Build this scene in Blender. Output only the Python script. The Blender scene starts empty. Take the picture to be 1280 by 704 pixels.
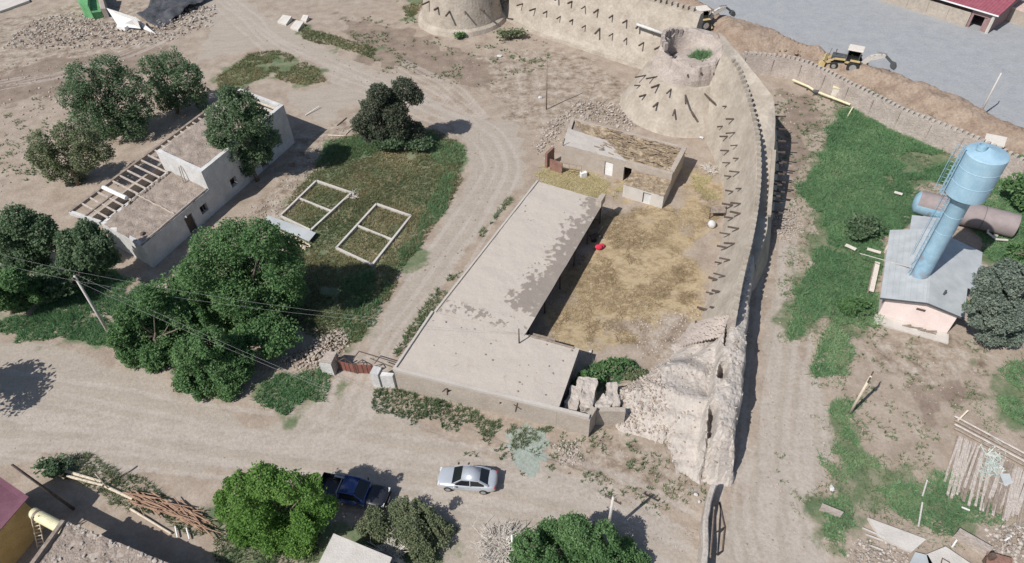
import bpy, math, random
import numpy as np
from mathutils import Vector

# ------------------------------------------------------------------ basics
random.seed(11)
RNG = np.random.default_rng(11)
SC = bpy.context.scene
COL = SC.collection
F_PX, CAM_H = 840.0, 46.0
PITCH, ROLL = math.radians(44.8), math.radians(-2.2)
FW = np.array([0, math.cos(PITCH), -math.sin(PITCH)])
_R0 = np.array([1, 0, 0.0]); _U0 = np.array([0, math.sin(PITCH), math.cos(PITCH)])
RT = math.cos(ROLL) * _R0 + math.sin(ROLL) * _U0
UP = -math.sin(ROLL) * _R0 + math.cos(ROLL) * _U0
EYE = np.array([0, 0, CAM_H])

def ray(x, y):
    return FW + (x - 640) / F_PX * RT - (y - 352) / F_PX * UP

def P(x, y, z=0.0):
    """world point at height z that the surveyed photo position (x, y) lies on"""
    d = ray(x, y)
    return EYE + (z - CAM_H) / d[2] * d

def mpp(x, y, z=0.0):
    return float((P(x, y, z) - EYE) @ FW) / F_PX

def P2(x, y, z=0.0):
    return P(x, y, z)[:2]

# ------------------------------------------------------------------ noise
def _hash(ix, iy, s):
    n = (ix.astype(np.int64) * 374761393 + iy.astype(np.int64) * 668265263 + s * 974711) & 0x7fffffff
    n = ((n ^ (n >> 13)) * 1274126177) & 0x7fffffff
    return ((n ^ (n >> 16)) & 0xffff) / 65535.0

def vnoise(x, y, s=0):
    ix = np.floor(x); iy = np.floor(y)
    fx = x - ix; fy = y - iy
    fx = fx * fx * (3 - 2 * fx); fy = fy * fy * (3 - 2 * fy)
    a = _hash(ix, iy, s); b = _hash(ix + 1, iy, s); c = _hash(ix, iy + 1, s); d = _hash(ix + 1, iy + 1, s)
    return (a * (1 - fx) + b * fx) * (1 - fy) + (c * (1 - fx) + d * fx) * fy

def fbm(x, y, o=4, s=0):
    t = 0; a = 0.5; n = 0
    x = np.asarray(x, float); y = np.asarray(y, float)
    for i in range(o):
        t = t + a * vnoise(x * 2 ** i + 17.3 * i, y * 2 ** i - 9.1 * i, s + i); n += a; a *= 0.5
    return t / n

def sdist(px, py, poly):
    """signed distance to a polygon, positive inside"""
    px = np.asarray(px, float); py = np.asarray(py, float)
    d = np.full(px.shape, 1e9); ins = np.zeros(px.shape, bool)
    n = len(poly)
    for i in range(n):
        x0, y0 = poly[i]; x1, y1 = poly[(i + 1) % n]
        ex, ey = x1 - x0, y1 - y0
        t = np.clip(((px - x0) * ex + (py - y0) * ey) / (ex * ex + ey * ey + 1e-9), 0, 1)
        d = np.minimum(d, np.hypot(px - x0 - t * ex, py - y0 - t * ey))
        c = ((y0 > py) != (y1 > py)) & (px < (x1 - x0) * (py - y0) / (y1 - y0 + 1e-12) + x0)
        ins ^= c
    return np.where(ins, d, -d)

def sstep(a, b, x):
    t = np.clip((x - a) / (b - a), 0, 1)
    return t * t * (3 - 2 * t)

def ground_z(x, y):
    return 0.16 * (fbm(np.asarray(x) * 0.11, np.asarray(y) * 0.11, 3, 5) - 0.5) + 0.10 * (fbm(np.asarray(x) * 0.7, np.asarray(y) * 0.7, 3, 9) - 0.5)

def gz(x, y):
    return float(ground_z(np.array([x]), np.array([y]))[0])

# ------------------------------------------------------------------ materials
def mat(name, c1, c2=None, c3=None, scale=1.5, fine=14.0, fine_amt=0.22, rough=0.9, bump=0.3, bscale=9.0,
        metal=0.0, spec=0.25, attr=None, coat=0.0, streak=None):
    m = bpy.data.materials.new(name); m.use_nodes = True
    nt = m.node_tree; N = nt.nodes; L = nt.links
    b = N['Principled BSDF']
    b.inputs['Roughness'].default_value = rough
    b.inputs['Metallic'].default_value = metal
    b.inputs['Specular IOR Level'].default_value = spec
    b.inputs['Coat Weight'].default_value = coat
    tc = N.new('ShaderNodeTexCoord')
    no = N.new('ShaderNodeTexNoise'); no.inputs['Scale'].default_value = scale; no.inputs['Detail'].default_value = 6
    no.inputs['Roughness'].default_value = 0.62
    src = tc.outputs['Object']
    if streak:
        mp = N.new('ShaderNodeMapping'); mp.inputs['Scale'].default_value = streak
        L.new(src, mp.inputs['Vector']); src = mp.outputs['Vector']
    L.new(src, no.inputs['Vector'])
    cr = N.new('ShaderNodeValToRGB')
    c2 = c2 or c1
    e = cr.color_ramp.elements
    e[0].position = 0.34; e[0].color = (*c1, 1)
    e[1].position = 0.66; e[1].color = (*(c3 or c2), 1)
    if c3:
        k = e.new(0.5); k.color = (*c2, 1)
    if attr:
        at = N.new('ShaderNodeAttribute'); at.attribute_name = attr
        mx0 = N.new('ShaderNodeMath'); mx0.operation = 'MULTIPLY_ADD'
        mx0.inputs[1].default_value = 0.62; L.new(at.outputs['Fac'], mx0.inputs[0])
        mm = N.new('ShaderNodeMath'); mm.operation = 'MULTIPLY'; mm.inputs[1].default_value = 0.40
        L.new(no.outputs['Fac'], mm.inputs[0]); L.new(mm.outputs[0], mx0.inputs[2])
        L.new(mx0.outputs[0], cr.inputs['Fac'])
    else:
        L.new(no.outputs['Fac'], cr.inputs['Fac'])
    f2 = N.new('ShaderNodeTexNoise'); f2.inputs['Scale'].default_value = fine; f2.inputs['Detail'].default_value = 5
    L.new(src, f2.inputs['Vector'])
    mr = N.new('ShaderNodeMapRange'); mr.inputs['From Min'].default_value = 0.25; mr.inputs['From Max'].default_value = 0.75
    mr.inputs['To Min'].default_value = 1 - fine_amt; mr.inputs['To Max'].default_value = 1 + fine_amt
    L.new(f2.outputs['Fac'], mr.inputs['Value'])
    mu = N.new('ShaderNodeVectorMath'); mu.operation = 'SCALE'
    L.new(cr.outputs['Color'], mu.inputs[0]); L.new(mr.outputs['Result'], mu.inputs['Scale'])
    L.new(mu.outputs['Vector'], b.inputs['Base Color'])
    if bump > 0:
        f3 = N.new('ShaderNodeTexNoise'); f3.inputs['Scale'].default_value = bscale; f3.inputs['Detail'].default_value = 6
        L.new(src, f3.inputs['Vector'])
        bp = N.new('ShaderNodeBump'); bp.inputs['Strength'].default_value = bump; bp.inputs['Distance'].default_value = 0.12
        L.new(f3.outputs['Fac'], bp.inputs['Height']); L.new(bp.outputs['Normal'], b.inputs['Normal'])
    return m

def leafmat(name, c1, c2, c3, trans=0.25, rough=0.65):
    m = bpy.data.materials.new(name); m.use_nodes = True
    nt = m.node_tree; N = nt.nodes; L = nt.links
    b = N['Principled BSDF']; b.inputs['Roughness'].default_value = rough; b.inputs['Specular IOR Level'].default_value = 0.2
    at = N.new('ShaderNodeAttribute'); at.attribute_name = 'rnd'
    tc = N.new('ShaderNodeTexCoord'); no = N.new('ShaderNodeTexNoise'); no.inputs['Scale'].default_value = 0.45; no.inputs['Detail'].default_value = 3
    L.new(tc.outputs['Object'], no.inputs['Vector'])
    ma = N.new('ShaderNodeMath'); ma.operation = 'MULTIPLY_ADD'; ma.inputs[1].default_value = 0.55
    mb = N.new('ShaderNodeMath'); mb.operation = 'MULTIPLY'; mb.inputs[1].default_value = 0.45
    L.new(no.outputs['Fac'], mb.inputs[0]); L.new(at.outputs['Fac'], ma.inputs[0]); L.new(mb.outputs[0], ma.inputs[2])
    cr = N.new('ShaderNodeValToRGB'); e = cr.color_ramp.elements
    e[0].position = 0.15; e[0].color = (*c1, 1); e[1].position = 0.85; e[1].color = (*c3, 1)
    k = e.new(0.5); k.color = (*c2, 1)
    L.new(ma.outputs[0], cr.inputs['Fac']); L.new(cr.outputs['Color'], b.inputs['Base Color'])
    tr = N.new('ShaderNodeBsdfTranslucent'); L.new(cr.outputs['Color'], tr.inputs['Color'])
    mx = N.new('ShaderNodeMixShader'); mx.inputs['Fac'].default_value = trans
    L.new(b.outputs[0], mx.inputs[1]); L.new(tr.outputs[0], mx.inputs[2])
    L.new(mx.outputs[0], N['Material Output'].inputs['Surface'])
    return m

def ground_material():
    m = bpy.data.materials.new('ground_surface'); m.use_nodes = True
    nt = m.node_tree; N = nt.nodes; L = nt.links
    b = N['Principled BSDF']; b.inputs['Roughness'].default_value = 0.95; b.inputs['Specular IOR Level'].default_value = 0.1
    tc = N.new('ShaderNodeTexCoord'); V = tc.outputs['Object']
    def noise(s, d=6, r=0.6, strk=None):
        n = N.new('ShaderNodeTexNoise'); n.inputs['Scale'].default_value = s; n.inputs['Detail'].default_value = d; n.inputs['Roughness'].default_value = r
        if strk:
            mp = N.new('ShaderNodeMapping'); mp.inputs['Scale'].default_value = strk[0]; mp.inputs['Rotation'].default_value = (0, 0, strk[1])
            L.new(V, mp.inputs['Vector']); L.new(mp.outputs['Vector'], n.inputs['Vector'])
        else:
            L.new(V, n.inputs['Vector'])
        return n.outputs['Fac']
    def ramp(f, *cs):
        r = N.new('ShaderNodeValToRGB'); e = r.color_ramp.elements
        e[0].position = cs[0][0]; e[0].color = (*cs[0][1], 1); e[1].position = cs[-1][0]; e[1].color = (*cs[-1][1], 1)
        for p, c in cs[1:-1]:
            k = e.new(p); k.color = (*c, 1)
        L.new(f, r.inputs['Fac']); return r.outputs['Color']
    def mix(fac, a, c):
        x = N.new('ShaderNodeMix'); x.data_type = 'RGBA'
        if isinstance(fac, float): x.inputs[0].default_value = fac
        else: L.new(fac, x.inputs[0])
        L.new(a, x.inputs[6]); L.new(c, x.inputs[7]); return x.outputs[2]
    def attr(n):
        a = N.new('ShaderNodeAttribute'); a.attribute_name = n
        s = N.new('ShaderNodeSeparateColor'); L.new(a.outputs['Color'], s.inputs[0]); return s.outputs
    def edge(f, nz, amt=0.55):
        # sharpen a soft zone weight with noise so that its edge is ragged
        a = N.new('ShaderNodeMath'); a.operation = 'MULTIPLY_ADD'; L.new(nz, a.inputs[0]); a.inputs[1].default_value = amt; L.new(f, a.inputs[2])
        r = N.new('ShaderNodeMapRange'); r.inputs['From Min'].default_value = 0.5 + amt * 0.28; r.inputs['From Max'].default_value = 0.5 + amt * 0.72
        r.interpolation_type = 'SMOOTHSTEP'
        L.new(a.outputs[0], r.inputs['Value']); return r.outputs['Result']
    n_big = noise(0.10, 5); n_mid = noise(0.55, 6, 0.65); n_fine = noise(4.0, 6, 0.7); n_tiny = noise(11.0, 4, 0.7)
    z1 = attr('zone'); z2 = attr('zone_b')
    dirt = ramp(n_mid, (0.30, (0.251, 0.199, 0.159)), (0.5, (0.347, 0.287, 0.234)), (0.70, (0.432, 0.370, 0.310)))
    dirt = mix(n_big, dirt, ramp(n_mid, (0.3, (0.291, 0.237, 0.189)), (0.7, (0.372, 0.316, 0.261))))
    track = ramp(noise(1.2, 5, 0.6, ((0.35, 1.6, 1), 0.4)), (0.3, (0.327, 0.283, 0.238)), (0.7, (0.407, 0.360, 0.307)))
    track = mix(n_big, track, ramp(n_mid, (0.3, (0.312, 0.267, 0.223)), (0.7, (0.402, 0.353, 0.301))))
    soil = ramp(n_mid, (0.3, (0.085, 0.130, 0.068)), (0.5, (0.145, 0.175, 0.100)), (0.72, (0.27, 0.245, 0.180)))
    asph = ramp(n_mid, (0.3, (0.285, 0.296, 0.306)), (0.7, (0.335, 0.344, 0.352)))
    asph = mix(noise(0.5, 6, 0.7, ((0.22, 1.5, 1), 0.44)), asph, ramp(noise(1.3, 6, 0.75), (0.32, (0.245, 0.258, 0.272)), (0.62, (0.375, 0.38, 0.385))))
    asph = mix(n_big, asph, ramp(n_mid, (0.3, (0.27, 0.285, 0.303)), (0.7, (0.36, 0.372, 0.384))))
    straw = ramp(noise(0.9, 7, 0.72, ((1, 1.5, 1), 0.9)), (0.28, (0.159, 0.114, 0.070)), (0.42, (0.301, 0.229, 0.142)), (0.56, (0.422, 0.336, 0.213)), (0.72, (0.342, 0.284, 0.210)))
    damp = ramp(n_mid, (0.3, (0.186, 0.144, 0.115)), (0.7, (0.307, 0.247, 0.200)))
    churn = ramp(noise(0.75, 8, 0.72), (0.33, (0.156, 0.119, 0.092)), (0.48, (0.301, 0.247, 0.197)), (0.66, (0.452, 0.400, 0.342)))
    c = mix(edge(z2[1], n_mid), dirt, damp)
    c = mix(edge(z2[2], n_mid), c, churn)
    c = mix(edge(z1[2], n_mid, 0.4), c, track)
    ra = N.new('ShaderNodeAttribute'); ra.attribute_name = 'rut'
    rf_ = N.new('ShaderNodeMath'); rf_.operation = 'MULTIPLY'; rf_.inputs[1].default_value = 0.48; L.new(edge(ra.outputs['Fac'], noise(2.2, 5, 0.7), 0.9), rf_.inputs[0])
    c = mix(rf_.outputs[0], c, ramp(n_mid, (0.3, (0.40, 0.358, 0.320)), (0.7, (0.465, 0.42, 0.378))))
    c = mix(edge(z2[0], noise(1.1, 7, 0.75), 1.1), c, straw)
    c = mix(edge(z1[1], noise(1.5, 7, 0.75), 1.1), c, soil)
    c = mix(edge(z1[0], n_mid, 0.2), c, asph)
    g = N.new('ShaderNodeMapRange'); g.inputs['From Min'].default_value = 0.25; g.inputs['From Max'].default_value = 0.75
    g.inputs['To Min'].default_value = 0.80; g.inputs['To Max'].default_value = 1.17; L.new(n_fine, g.inputs['Value'])
    s1 = N.new('ShaderNodeVectorMath'); s1.operation = 'SCALE'; L.new(c, s1.inputs[0]); L.new(g.outputs[0], s1.inputs['Scale'])
    # dark specks of clods, droppings and litter
    sp = N.new('ShaderNodeMapRange'); sp.inputs['From Min'].default_value = 0.66; sp.inputs['From Max'].default_value = 0.74
    sp.inputs['To Min'].default_value = 1.0; sp.inputs['To Max'].default_value = 0.62; L.new(n_tiny, sp.inputs['Value'])
    s2 = N.new('ShaderNodeVectorMath'); s2.operation = 'SCALE'; L.new(s1.outputs[0], s2.inputs[0]); L.new(sp.outputs[0], s2.inputs['Scale'])
    L.new(s2.outputs[0], b.inputs['Base Color'])
    bp = N.new('ShaderNodeBump'); bp.inputs['Strength'].default_value = 0.55; bp.inputs['Distance'].default_value = 0.10
    L.new(n_fine, bp.inputs['Height']); L.new(bp.outputs[0], b.inputs['Normal'])
    return m

M = {}
M['adobe'] = mat('adobe_plaster', (0.320, 0.280, 0.232), (0.380, 0.336, 0.282), (0.440, 0.394, 0.335), scale=0.55, fine=3.0, fine_amt=0.13, bump=0.5, bscale=3)
M['adobe_old'] = mat('old_mud_brick', (0.335, 0.288, 0.255), (0.425, 0.372, 0.335), scale=0.9, fine=5, fine_amt=0.18, bump=0.7, bscale=5)
M['clay'] = mat('eroded_clay', (0.385, 0.345, 0.308), (0.475, 0.435, 0.395), scale=0.8, fine=5, fine_amt=0.14, bump=0.8, bscale=4)
M['roof_mud'] = mat('pale_mud_roof', (0.43, 0.395, 0.358), (0.485, 0.45, 0.412), scale=0.35, fine=6, fine_amt=0.06, bump=0.25, bscale=5)
M['roof_dirt'] = mat('rough_mud_roof', (0.24, 0.195, 0.162), (0.36, 0.305, 0.262), scale=1.4, fine=9, fine_amt=0.3, bump=0.9, bscale=7)
M['mudwall'] = mat('mud_wall', (0.36, 0.31, 0.265), (0.43, 0.378, 0.325), scale=0.8, fine=6, fine_amt=0.12, bump=0.4)
M['whitewash'] = mat('whitewash', (0.47, 0.465, 0.455), (0.62, 0.615, 0.605), scale=0.8, fine=6, fine_amt=0.12, bump=0.3)
M['wood'] = mat('grey_wood', (0.20, 0.16, 0.13), (0.34, 0.285, 0.24), scale=3, fine=20, streak=(1, 1, 1))
M['wood_dark'] = mat('dark_wood', (0.075, 0.058, 0.048), (0.13, 0.10, 0.085), scale=3, fine=18)
M['wood_pale'] = mat('peeled_wood', (0.52, 0.44, 0.34), (0.66, 0.585, 0.47), scale=3, fine=18)
M['wood_red'] = mat('reddish_wood', (0.24, 0.15, 0.105), (0.40, 0.27, 0.19), scale=3, fine=18)
M['void'] = mat('dark_interior', (0.03, 0.026, 0.024), (0.05, 0.044, 0.04), bump=0)
M['paint_white'] = mat('white_paint', (0.70, 0.70, 0.69), (0.80, 0.80, 0.79), rough=0.6, bump=0.1)
M['steel_blue'] = mat('light_blue_paint', (0.250, 0.405, 0.515), (0.325, 0.485, 0.590), scale=1.2, rough=0.55, bump=0.1, fine_amt=0.1, spec=0.4)
M['steel_brown'] = mat('brown_primer', (0.245, 0.205, 0.20), (0.30, 0.255, 0.248), scale=1.2, rough=0.7, bump=0.1, fine_amt=0.08)
M['zinc'] = mat('zinc_sheet', (0.36, 0.385, 0.395), (0.46, 0.485, 0.495), scale=0.7, rough=0.55, bump=0.1, spec=0.4, fine_amt=0.08)
M['pink'] = mat('pink_plaster', (0.70, 0.575, 0.54), (0.77, 0.655, 0.62), scale=0.9, bump=0.2, fine_amt=0.08)
M['concrete'] = mat('concrete', (0.47, 0.44, 0.405), (0.56, 0.53, 0.49), scale=0.8, bump=0.3, fine_amt=0.1)
M['red_gate'] = mat('red_brown_gate_paint', (0.19, 0.075, 0.06), (0.27, 0.115, 0.09), scale=2, rough=0.7, bump=0.1)
M['iron'] = mat('rusty_iron', (0.09, 0.065, 0.055), (0.15, 0.105, 0.085), scale=3, rough=0.75, bump=0.1)
M['silver'] = mat('silver_car_paint', (0.50, 0.53, 0.57), (0.54, 0.57, 0.61), scale=1, rough=0.32, bump=0, metal=0.35, spec=0.5, fine_amt=0.03, coat=0.4)
M['blue_car'] = mat('dark_blue_car_paint', (0.024, 0.055, 0.19), (0.032, 0.070, 0.23), rough=0.35, bump=0, spec=0.5, fine_amt=0.1, coat=0.4)
M['black_car'] = mat('black_car_paint', (0.014, 0.016, 0.022), (0.02, 0.022, 0.03), rough=0.42, bump=0, spec=0.5, coat=0.3)
M['glass'] = mat('dark_car_glass', (0.012, 0.014, 0.017), (0.018, 0.02, 0.024), rough=0.12, bump=0, spec=0.6, fine_amt=0.05)
M['tyre'] = mat('tyre_rubber', (0.025, 0.024, 0.023), (0.045, 0.042, 0.04), rough=0.9)
M['rim'] = mat('wheel_rim', (0.36, 0.37, 0.38), (0.45, 0.46, 0.47), rough=0.4, metal=0.5, bump=0)
M['lamp'] = mat('lamp_glass', (0.62, 0.64, 0.66), rough=0.2, bump=0)
M['redlamp'] = mat('tail_lamp', (0.30, 0.02, 0.02), rough=0.3, bump=0)
M['yellow'] = mat('machine_yellow', (0.47, 0.36, 0.17), (0.56, 0.45, 0.24), rough=0.6, bump=0.05)
M['mach_grey'] = mat('machine_dark_grey', (0.06, 0.065, 0.07), (0.10, 0.105, 0.11), rough=0.6, bump=0.05)
M['cab_white'] = mat('cream_cab_roof', (0.60, 0.555, 0.49), (0.67, 0.625, 0.56), rough=0.6, bump=0.05)
M['pipe_yellow'] = mat('pale_yellow_pipe_paint', (0.60, 0.56, 0.36), (0.70, 0.66, 0.45), rough=0.6, bump=0.05)
M['green_paint'] = mat('bright_green_paint', (0.09, 0.27, 0.11), (0.16, 0.38, 0.18), scale=1.5, rough=0.7)
M['red_roof'] = mat('crimson_roof_sheet', (0.27, 0.075, 0.10), (0.34, 0.11, 0.135), rough=0.5, bump=0.1, fine_amt=0.1)
M['purple_roof'] = mat('purple_brown_roof_sheet', (0.15, 0.066, 0.09), (0.19, 0.088, 0.115), rough=0.55, bump=0.1, fine_amt=0.1)
M['maroon'] = mat('faded_maroon_wall', (0.24, 0.155, 0.155), (0.31, 0.21, 0.20), rough=0.7, bump=0.1)
M['ochre'] = mat('ochre_wall', (0.48, 0.33, 0.13), (0.56, 0.40, 0.18), bump=0.2)
M['tarp'] = mat('dark_slate_tarp', (0.045, 0.048, 0.055), (0.09, 0.095, 0.105), scale=1.3, rough=0.7, bump=0.6, bscale=3)
M['red_cloth'] = mat('red_cloth', (0.52, 0.03, 0.06), (0.62, 0.05, 0.09), bump=0.5)
M['stone'] = mat('rubble_stone', (0.25, 0.212, 0.182), (0.45, 0.405, 0.362), scale=0.9, fine=6, attr='rnd')
M['brickrub'] = mat('clay_brick_rubble', (0.30, 0.245, 0.202), (0.455, 0.395, 0.338), scale=0.9, fine=6, attr='rnd')
M['spoil'] = mat('dug_earth', (0.225, 0.165, 0.125), (0.33, 0.262, 0.205), scale=0.6, fine=4, fine_amt=0.22, bump=1.0, bscale=3)
M['rust'] = mat('rusty_sheet', (0.20, 0.11, 0.085), (0.30, 0.18, 0.14), rough=0.8)
M['roof_straw'] = mat('straw_and_mud_roof', (0.17, 0.125, 0.088), (0.30, 0.232, 0.160), (0.43, 0.352, 0.250), scale=2.2, fine=8, fine_amt=.3, bump=1.0, bscale=6)
M['board'] = mat('weathered_board', (0.35, 0.30, 0.265), (0.54, 0.49, 0.445), scale=2.2, fine=14, fine_amt=.25)
M['wire'] = mat('weathered_cable', (0.30, 0.30, 0.31), rough=0.6, bump=0)
M['bark'] = mat('bark', (0.13, 0.105, 0.085), (0.21, 0.175, 0.145), scale=4, fine=16)
M['bark_pale'] = mat('bleached_branches', (0.50, 0.46, 0.41), (0.62, 0.58, 0.53), scale=4, fine=16)
M['leaf_dark'] = leafmat('dark_leaves', (0.066, 0.110, 0.060), (0.135, 0.212, 0.115), (0.295, 0.375, 0.240), 0.45)
M['leaf_mid'] = leafmat('mid_green_leaves', (0.064, 0.128, 0.054), (0.130, 0.248, 0.098), (0.290, 0.420, 0.205), 0.45)
M['leaf_bright'] = leafmat('bright_green_leaves', (0.078, 0.165, 0.038), (0.155, 0.300, 0.068), (0.315, 0.450, 0.160), 0.45)
M['leaf_puff'] = leafmat('blackish_green_leaves', (0.062, 0.078, 0.052), (0.110, 0.132, 0.090), (0.215, 0.235, 0.172), 0.35)
M['leaf_grey'] = leafmat('grey_green_leaves', (0.115, 0.155, 0.122), (0.190, 0.238, 0.192), (0.315, 0.360, 0.300), 0.35)
M['leaf_olive'] = leafmat('olive_green_leaves', (0.110, 0.140, 0.076), (0.195, 0.232, 0.132), (0.335, 0.360, 0.225), 0.42)
M['grass'] = leafmat('grass_blades', (0.105, 0.215, 0.105), (0.190, 0.345, 0.170), (0.350, 0.470, 0.265), 0.45)
M['grass_olive'] = leafmat('olive_grass_blades', (0.115, 0.170, 0.082), (0.235, 0.250, 0.128), (0.440, 0.365, 0.220), 0.45)
M['weed'] = leafmat('weed_leaves', (0.110, 0.170, 0.088), (0.195, 0.262, 0.142), (0.330, 0.355, 0.235), 0.42)
M['strawb'] = leafmat('dry_straw_stalks', (0.200, 0.145, 0.088), (0.360, 0.278, 0.170), (0.62, 0.51, 0.335), 0.2)
M['hay'] = leafmat('yellow_hay_stalks', (0.33, 0.285, 0.150), (0.47, 0.41, 0.23), (0.60, 0.53, 0.32), 0.15)

# ------------------------------------------------------------------ object helpers
def finish(name, me, material, parent=None):
    o = bpy.data.objects.new(name, me); COL.objects.link(o)
    if material: me.materials.append(material)
    if parent is not None: o.parent = parent
    return o

WORLD = {}
def worldpos(o):
    p = np.zeros(3)
    while o is not None:
        p += np.array(o.location); o = o.parent
    return p

class MB:
    def __init__(s): s.v = []; s.f = []
    def add(s, vs, fs):
        k = len(s.v); s.v += [tuple(float(c) for c in v) for v in vs]; s.f += [tuple(i + k for i in f) for f in fs]; return s
    def poly(s, pts): return s.add(pts, [tuple(range(len(pts)))])
    def boxa(s, c, a, b, d):
        c, a, b, d = map(np.asarray, (c, a, b, d))
        vs = [c + i * a + j * b + k * d for k in (-1, 1) for j in (-1, 1) for i in (-1, 1)]
        return s.add(vs, [(0, 2, 3, 1), (4, 5, 7, 6), (0, 1, 5, 4), (2, 6, 7, 3), (0, 4, 6, 2), (1, 3, 7, 5)])
    def box(s, c, size, yaw=0.0):
        ca, sa = math.cos(yaw), math.sin(yaw); x, y, z = (k / 2 for k in size)
        return s.boxa(c, (ca * x, sa * x, 0), (-sa * y, ca * y, 0), (0, 0, z))
    def bar(s, p0, p1, w, h=None, up=(0, 0, 1)):
        p0 = np.asarray(p0, float); p1 = np.asarray(p1, float); h = h or w
        d = p1 - p0; L = np.linalg.norm(d); d = d / L
        sd = np.cross(d, up)
        if np.linalg.norm(sd) < 1e-3: sd = np.cross(d, (1, 0, 0))
        sd /= np.linalg.norm(sd); u = np.cross(sd, d)
        return s.boxa((p0 + p1) / 2, d * L / 2, sd * w / 2, u * h / 2)
    def tube(s, pts, rad, n=8, cap=True):
        pts = [np.asarray(p, float) for p in pts]
        if not hasattr(rad, '__len__'): rad = [rad] * len(pts)
        vs = []; fs = []
        for i, p in enumerate(pts):
            d = pts[min(i + 1, len(pts) - 1)] - pts[max(i - 1, 0)]; d = d / (np.linalg.norm(d) + 1e-9)
            a = np.cross(d, (0, 0, 1.0))
            if np.linalg.norm(a) < 1e-2: a = np.cross(d, (0, 1.0, 0))
            a /= np.linalg.norm(a); b = np.cross(d, a)
            for k in range(n):
                t = 2 * math.pi * k / n; vs.append(p + rad[i] * (math.cos(t) * a + math.sin(t) * b))
        for i in range(len(pts) - 1):
            for k in range(n):
                fs.append((i * n + k, i * n + (k + 1) % n, (i + 1) * n + (k + 1) % n, (i + 1) * n + k))
        if cap: fs += [tuple(range(n))[::-1], tuple(range((len(pts) - 1) * n, len(pts) * n))]
        return s.add(vs, fs)
    def prism(s, poly, z0, z1):
        n = len(poly)
        zz0 = z0 if hasattr(z0, '__len__') else [z0] * n
        zz1 = z1 if hasattr(z1, '__len__') else [z1] * n
        vs = [(p[0], p[1], zz0[i]) for i, p in enumerate(poly)] + [(p[0], p[1], zz1[i]) for i, p in enumerate(poly)]
        fs = [tuple(range(n))[::-1], tuple(range(n, 2 * n))] + [(i, (i + 1) % n, n + (i + 1) % n, n + i) for i in range(n)]
        return s.add(vs, fs)
    def rock(s, c, r, sq=(1, 1, 0.7)):
        ph = (1 + 5 ** .5) / 2
        base = np.array([(-1, ph, 0), (1, ph, 0), (-1, -ph, 0), (1, -ph, 0), (0, -1, ph), (0, 1, ph), (0, -1, -ph), (0, 1, -ph), (ph, 0, -1), (ph, 0, 1), (-ph, 0, -1), (-ph, 0, 1)]) / 1.9
        fs = [(0, 11, 5), (0, 5, 1), (0, 1, 7), (0, 7, 10), (0, 10, 11), (1, 5, 9), (5, 11, 4), (11, 10, 2), (10, 7, 6), (7, 1, 8), (3, 9, 4), (3, 4, 2), (3, 2, 6), (3, 6, 8), (3, 8, 9), (4, 9, 5), (2, 4, 11), (6, 2, 10), (8, 6, 7), (9, 8, 1)]
        a = random.uniform(0, 6.3); R = np.array([[math.cos(a), -math.sin(a), 0], [math.sin(a), math.cos(a), 0], [0, 0, 1]])
        return s.add([np.asarray(c) + R @ (p * r * np.array(sq) * random.uniform(0.75, 1.15)) for p in base], fs)
    def build(s, name, material, parent=None, smooth=False, base=None, bevel=0.0):
        """one mesh object; world coordinates are stored relative to the parent (or to the base point of a thing)"""
        org = worldpos(parent) if parent is not None else (np.asarray(base, float) if base is not None else np.zeros(3))
        me = bpy.data.meshes.new(name)
        me.from_pydata([tuple(np.array(v) - org) for v in s.v], [], s.f); me.update()
        if smooth: me.polygons.foreach_set('use_smooth', [True] * len(me.polygons))
        o = finish(name, me, material, parent)
        if parent is None and base is not None: o.location = base
        if bevel:
            bm_ = o.modifiers.new('bevel', 'BEVEL'); bm_.width = bevel; bm_.segments = 2; bm_.limit_method = 'ANGLE'
        return o

def np_mesh(name, V, F, material, parent=None, rnd=None, smooth=False, base=None):
    """fast mesh from arrays: V (n,3) and F (m,k)"""
    V = np.asarray(V, np.float64); F = np.asarray(F, np.int32)
    org = worldpos(parent) if parent is not None else (np.asarray(base, float) if base is not None else np.zeros(3))
    V = V - org
    me = bpy.data.meshes.new(name); n, k = F.shape
    me.vertices.add(len(V)); me.vertices.foreach_set('co', V.ravel())
    me.loops.add(n * k); me.loops.foreach_set('vertex_index', F.ravel())
    me.polygons.add(n); me.polygons.foreach_set('loop_start', np.arange(0, n * k, k, dtype=np.int32))
    me.update(calc_edges=True)
    me.polygons.foreach_set('use_smooth', np.full(n, smooth))
    if rnd is not None:
        a = me.attributes.new('rnd', 'FLOAT', 'FACE'); a.data.foreach_set('value', np.asarray(rnd, np.float32))
    o = finish(name, me, material, parent)
    if parent is None and base is not None: o.location = base
    return o

def tag(o, label, cat=None, group=None, kind=None):
    o['label'] = label
    if cat: o['category'] = cat
    if group: o['group'] = group
    if kind: o['kind'] = kind
    return o

def thing(name, label, cat, loc, group=None, yaw=0.0):
    o = bpy.data.objects.new(name, None); COL.objects.link(o)
    o.location = tuple(float(c) for c in loc); o.rotation_euler = (0, 0, yaw)
    o.empty_display_size = 0.3
    return tag(o, label, cat, group)

def copy_tree(o, parent=None):
    c = o.copy(); COL.objects.link(c)
    if parent is not None: c.parent = parent
    for ch in list(o.children): copy_tree(ch, c)
    return c

class Frame:
    """local plan frame of a building: u along the front, v to the back, with a shear of the v axis"""
    def __init__(s, o, ang, shear=0.0):
        a = math.radians(ang); s.o = np.array(o[:2], float); s.u = np.array([math.cos(a), math.sin(a)])
        s.n = np.array([-math.sin(a), math.cos(a)]); s.v = s.n + shear * s.u; s.yaw = a
    def __call__(s, u, v, z=0.0):
        q = s.o + u * s.u + v * s.v
        return np.array([q[0], q[1], z])
    def xy(s, *uvs): return [s(u, v)[:2] for u, v in uvs]

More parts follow.
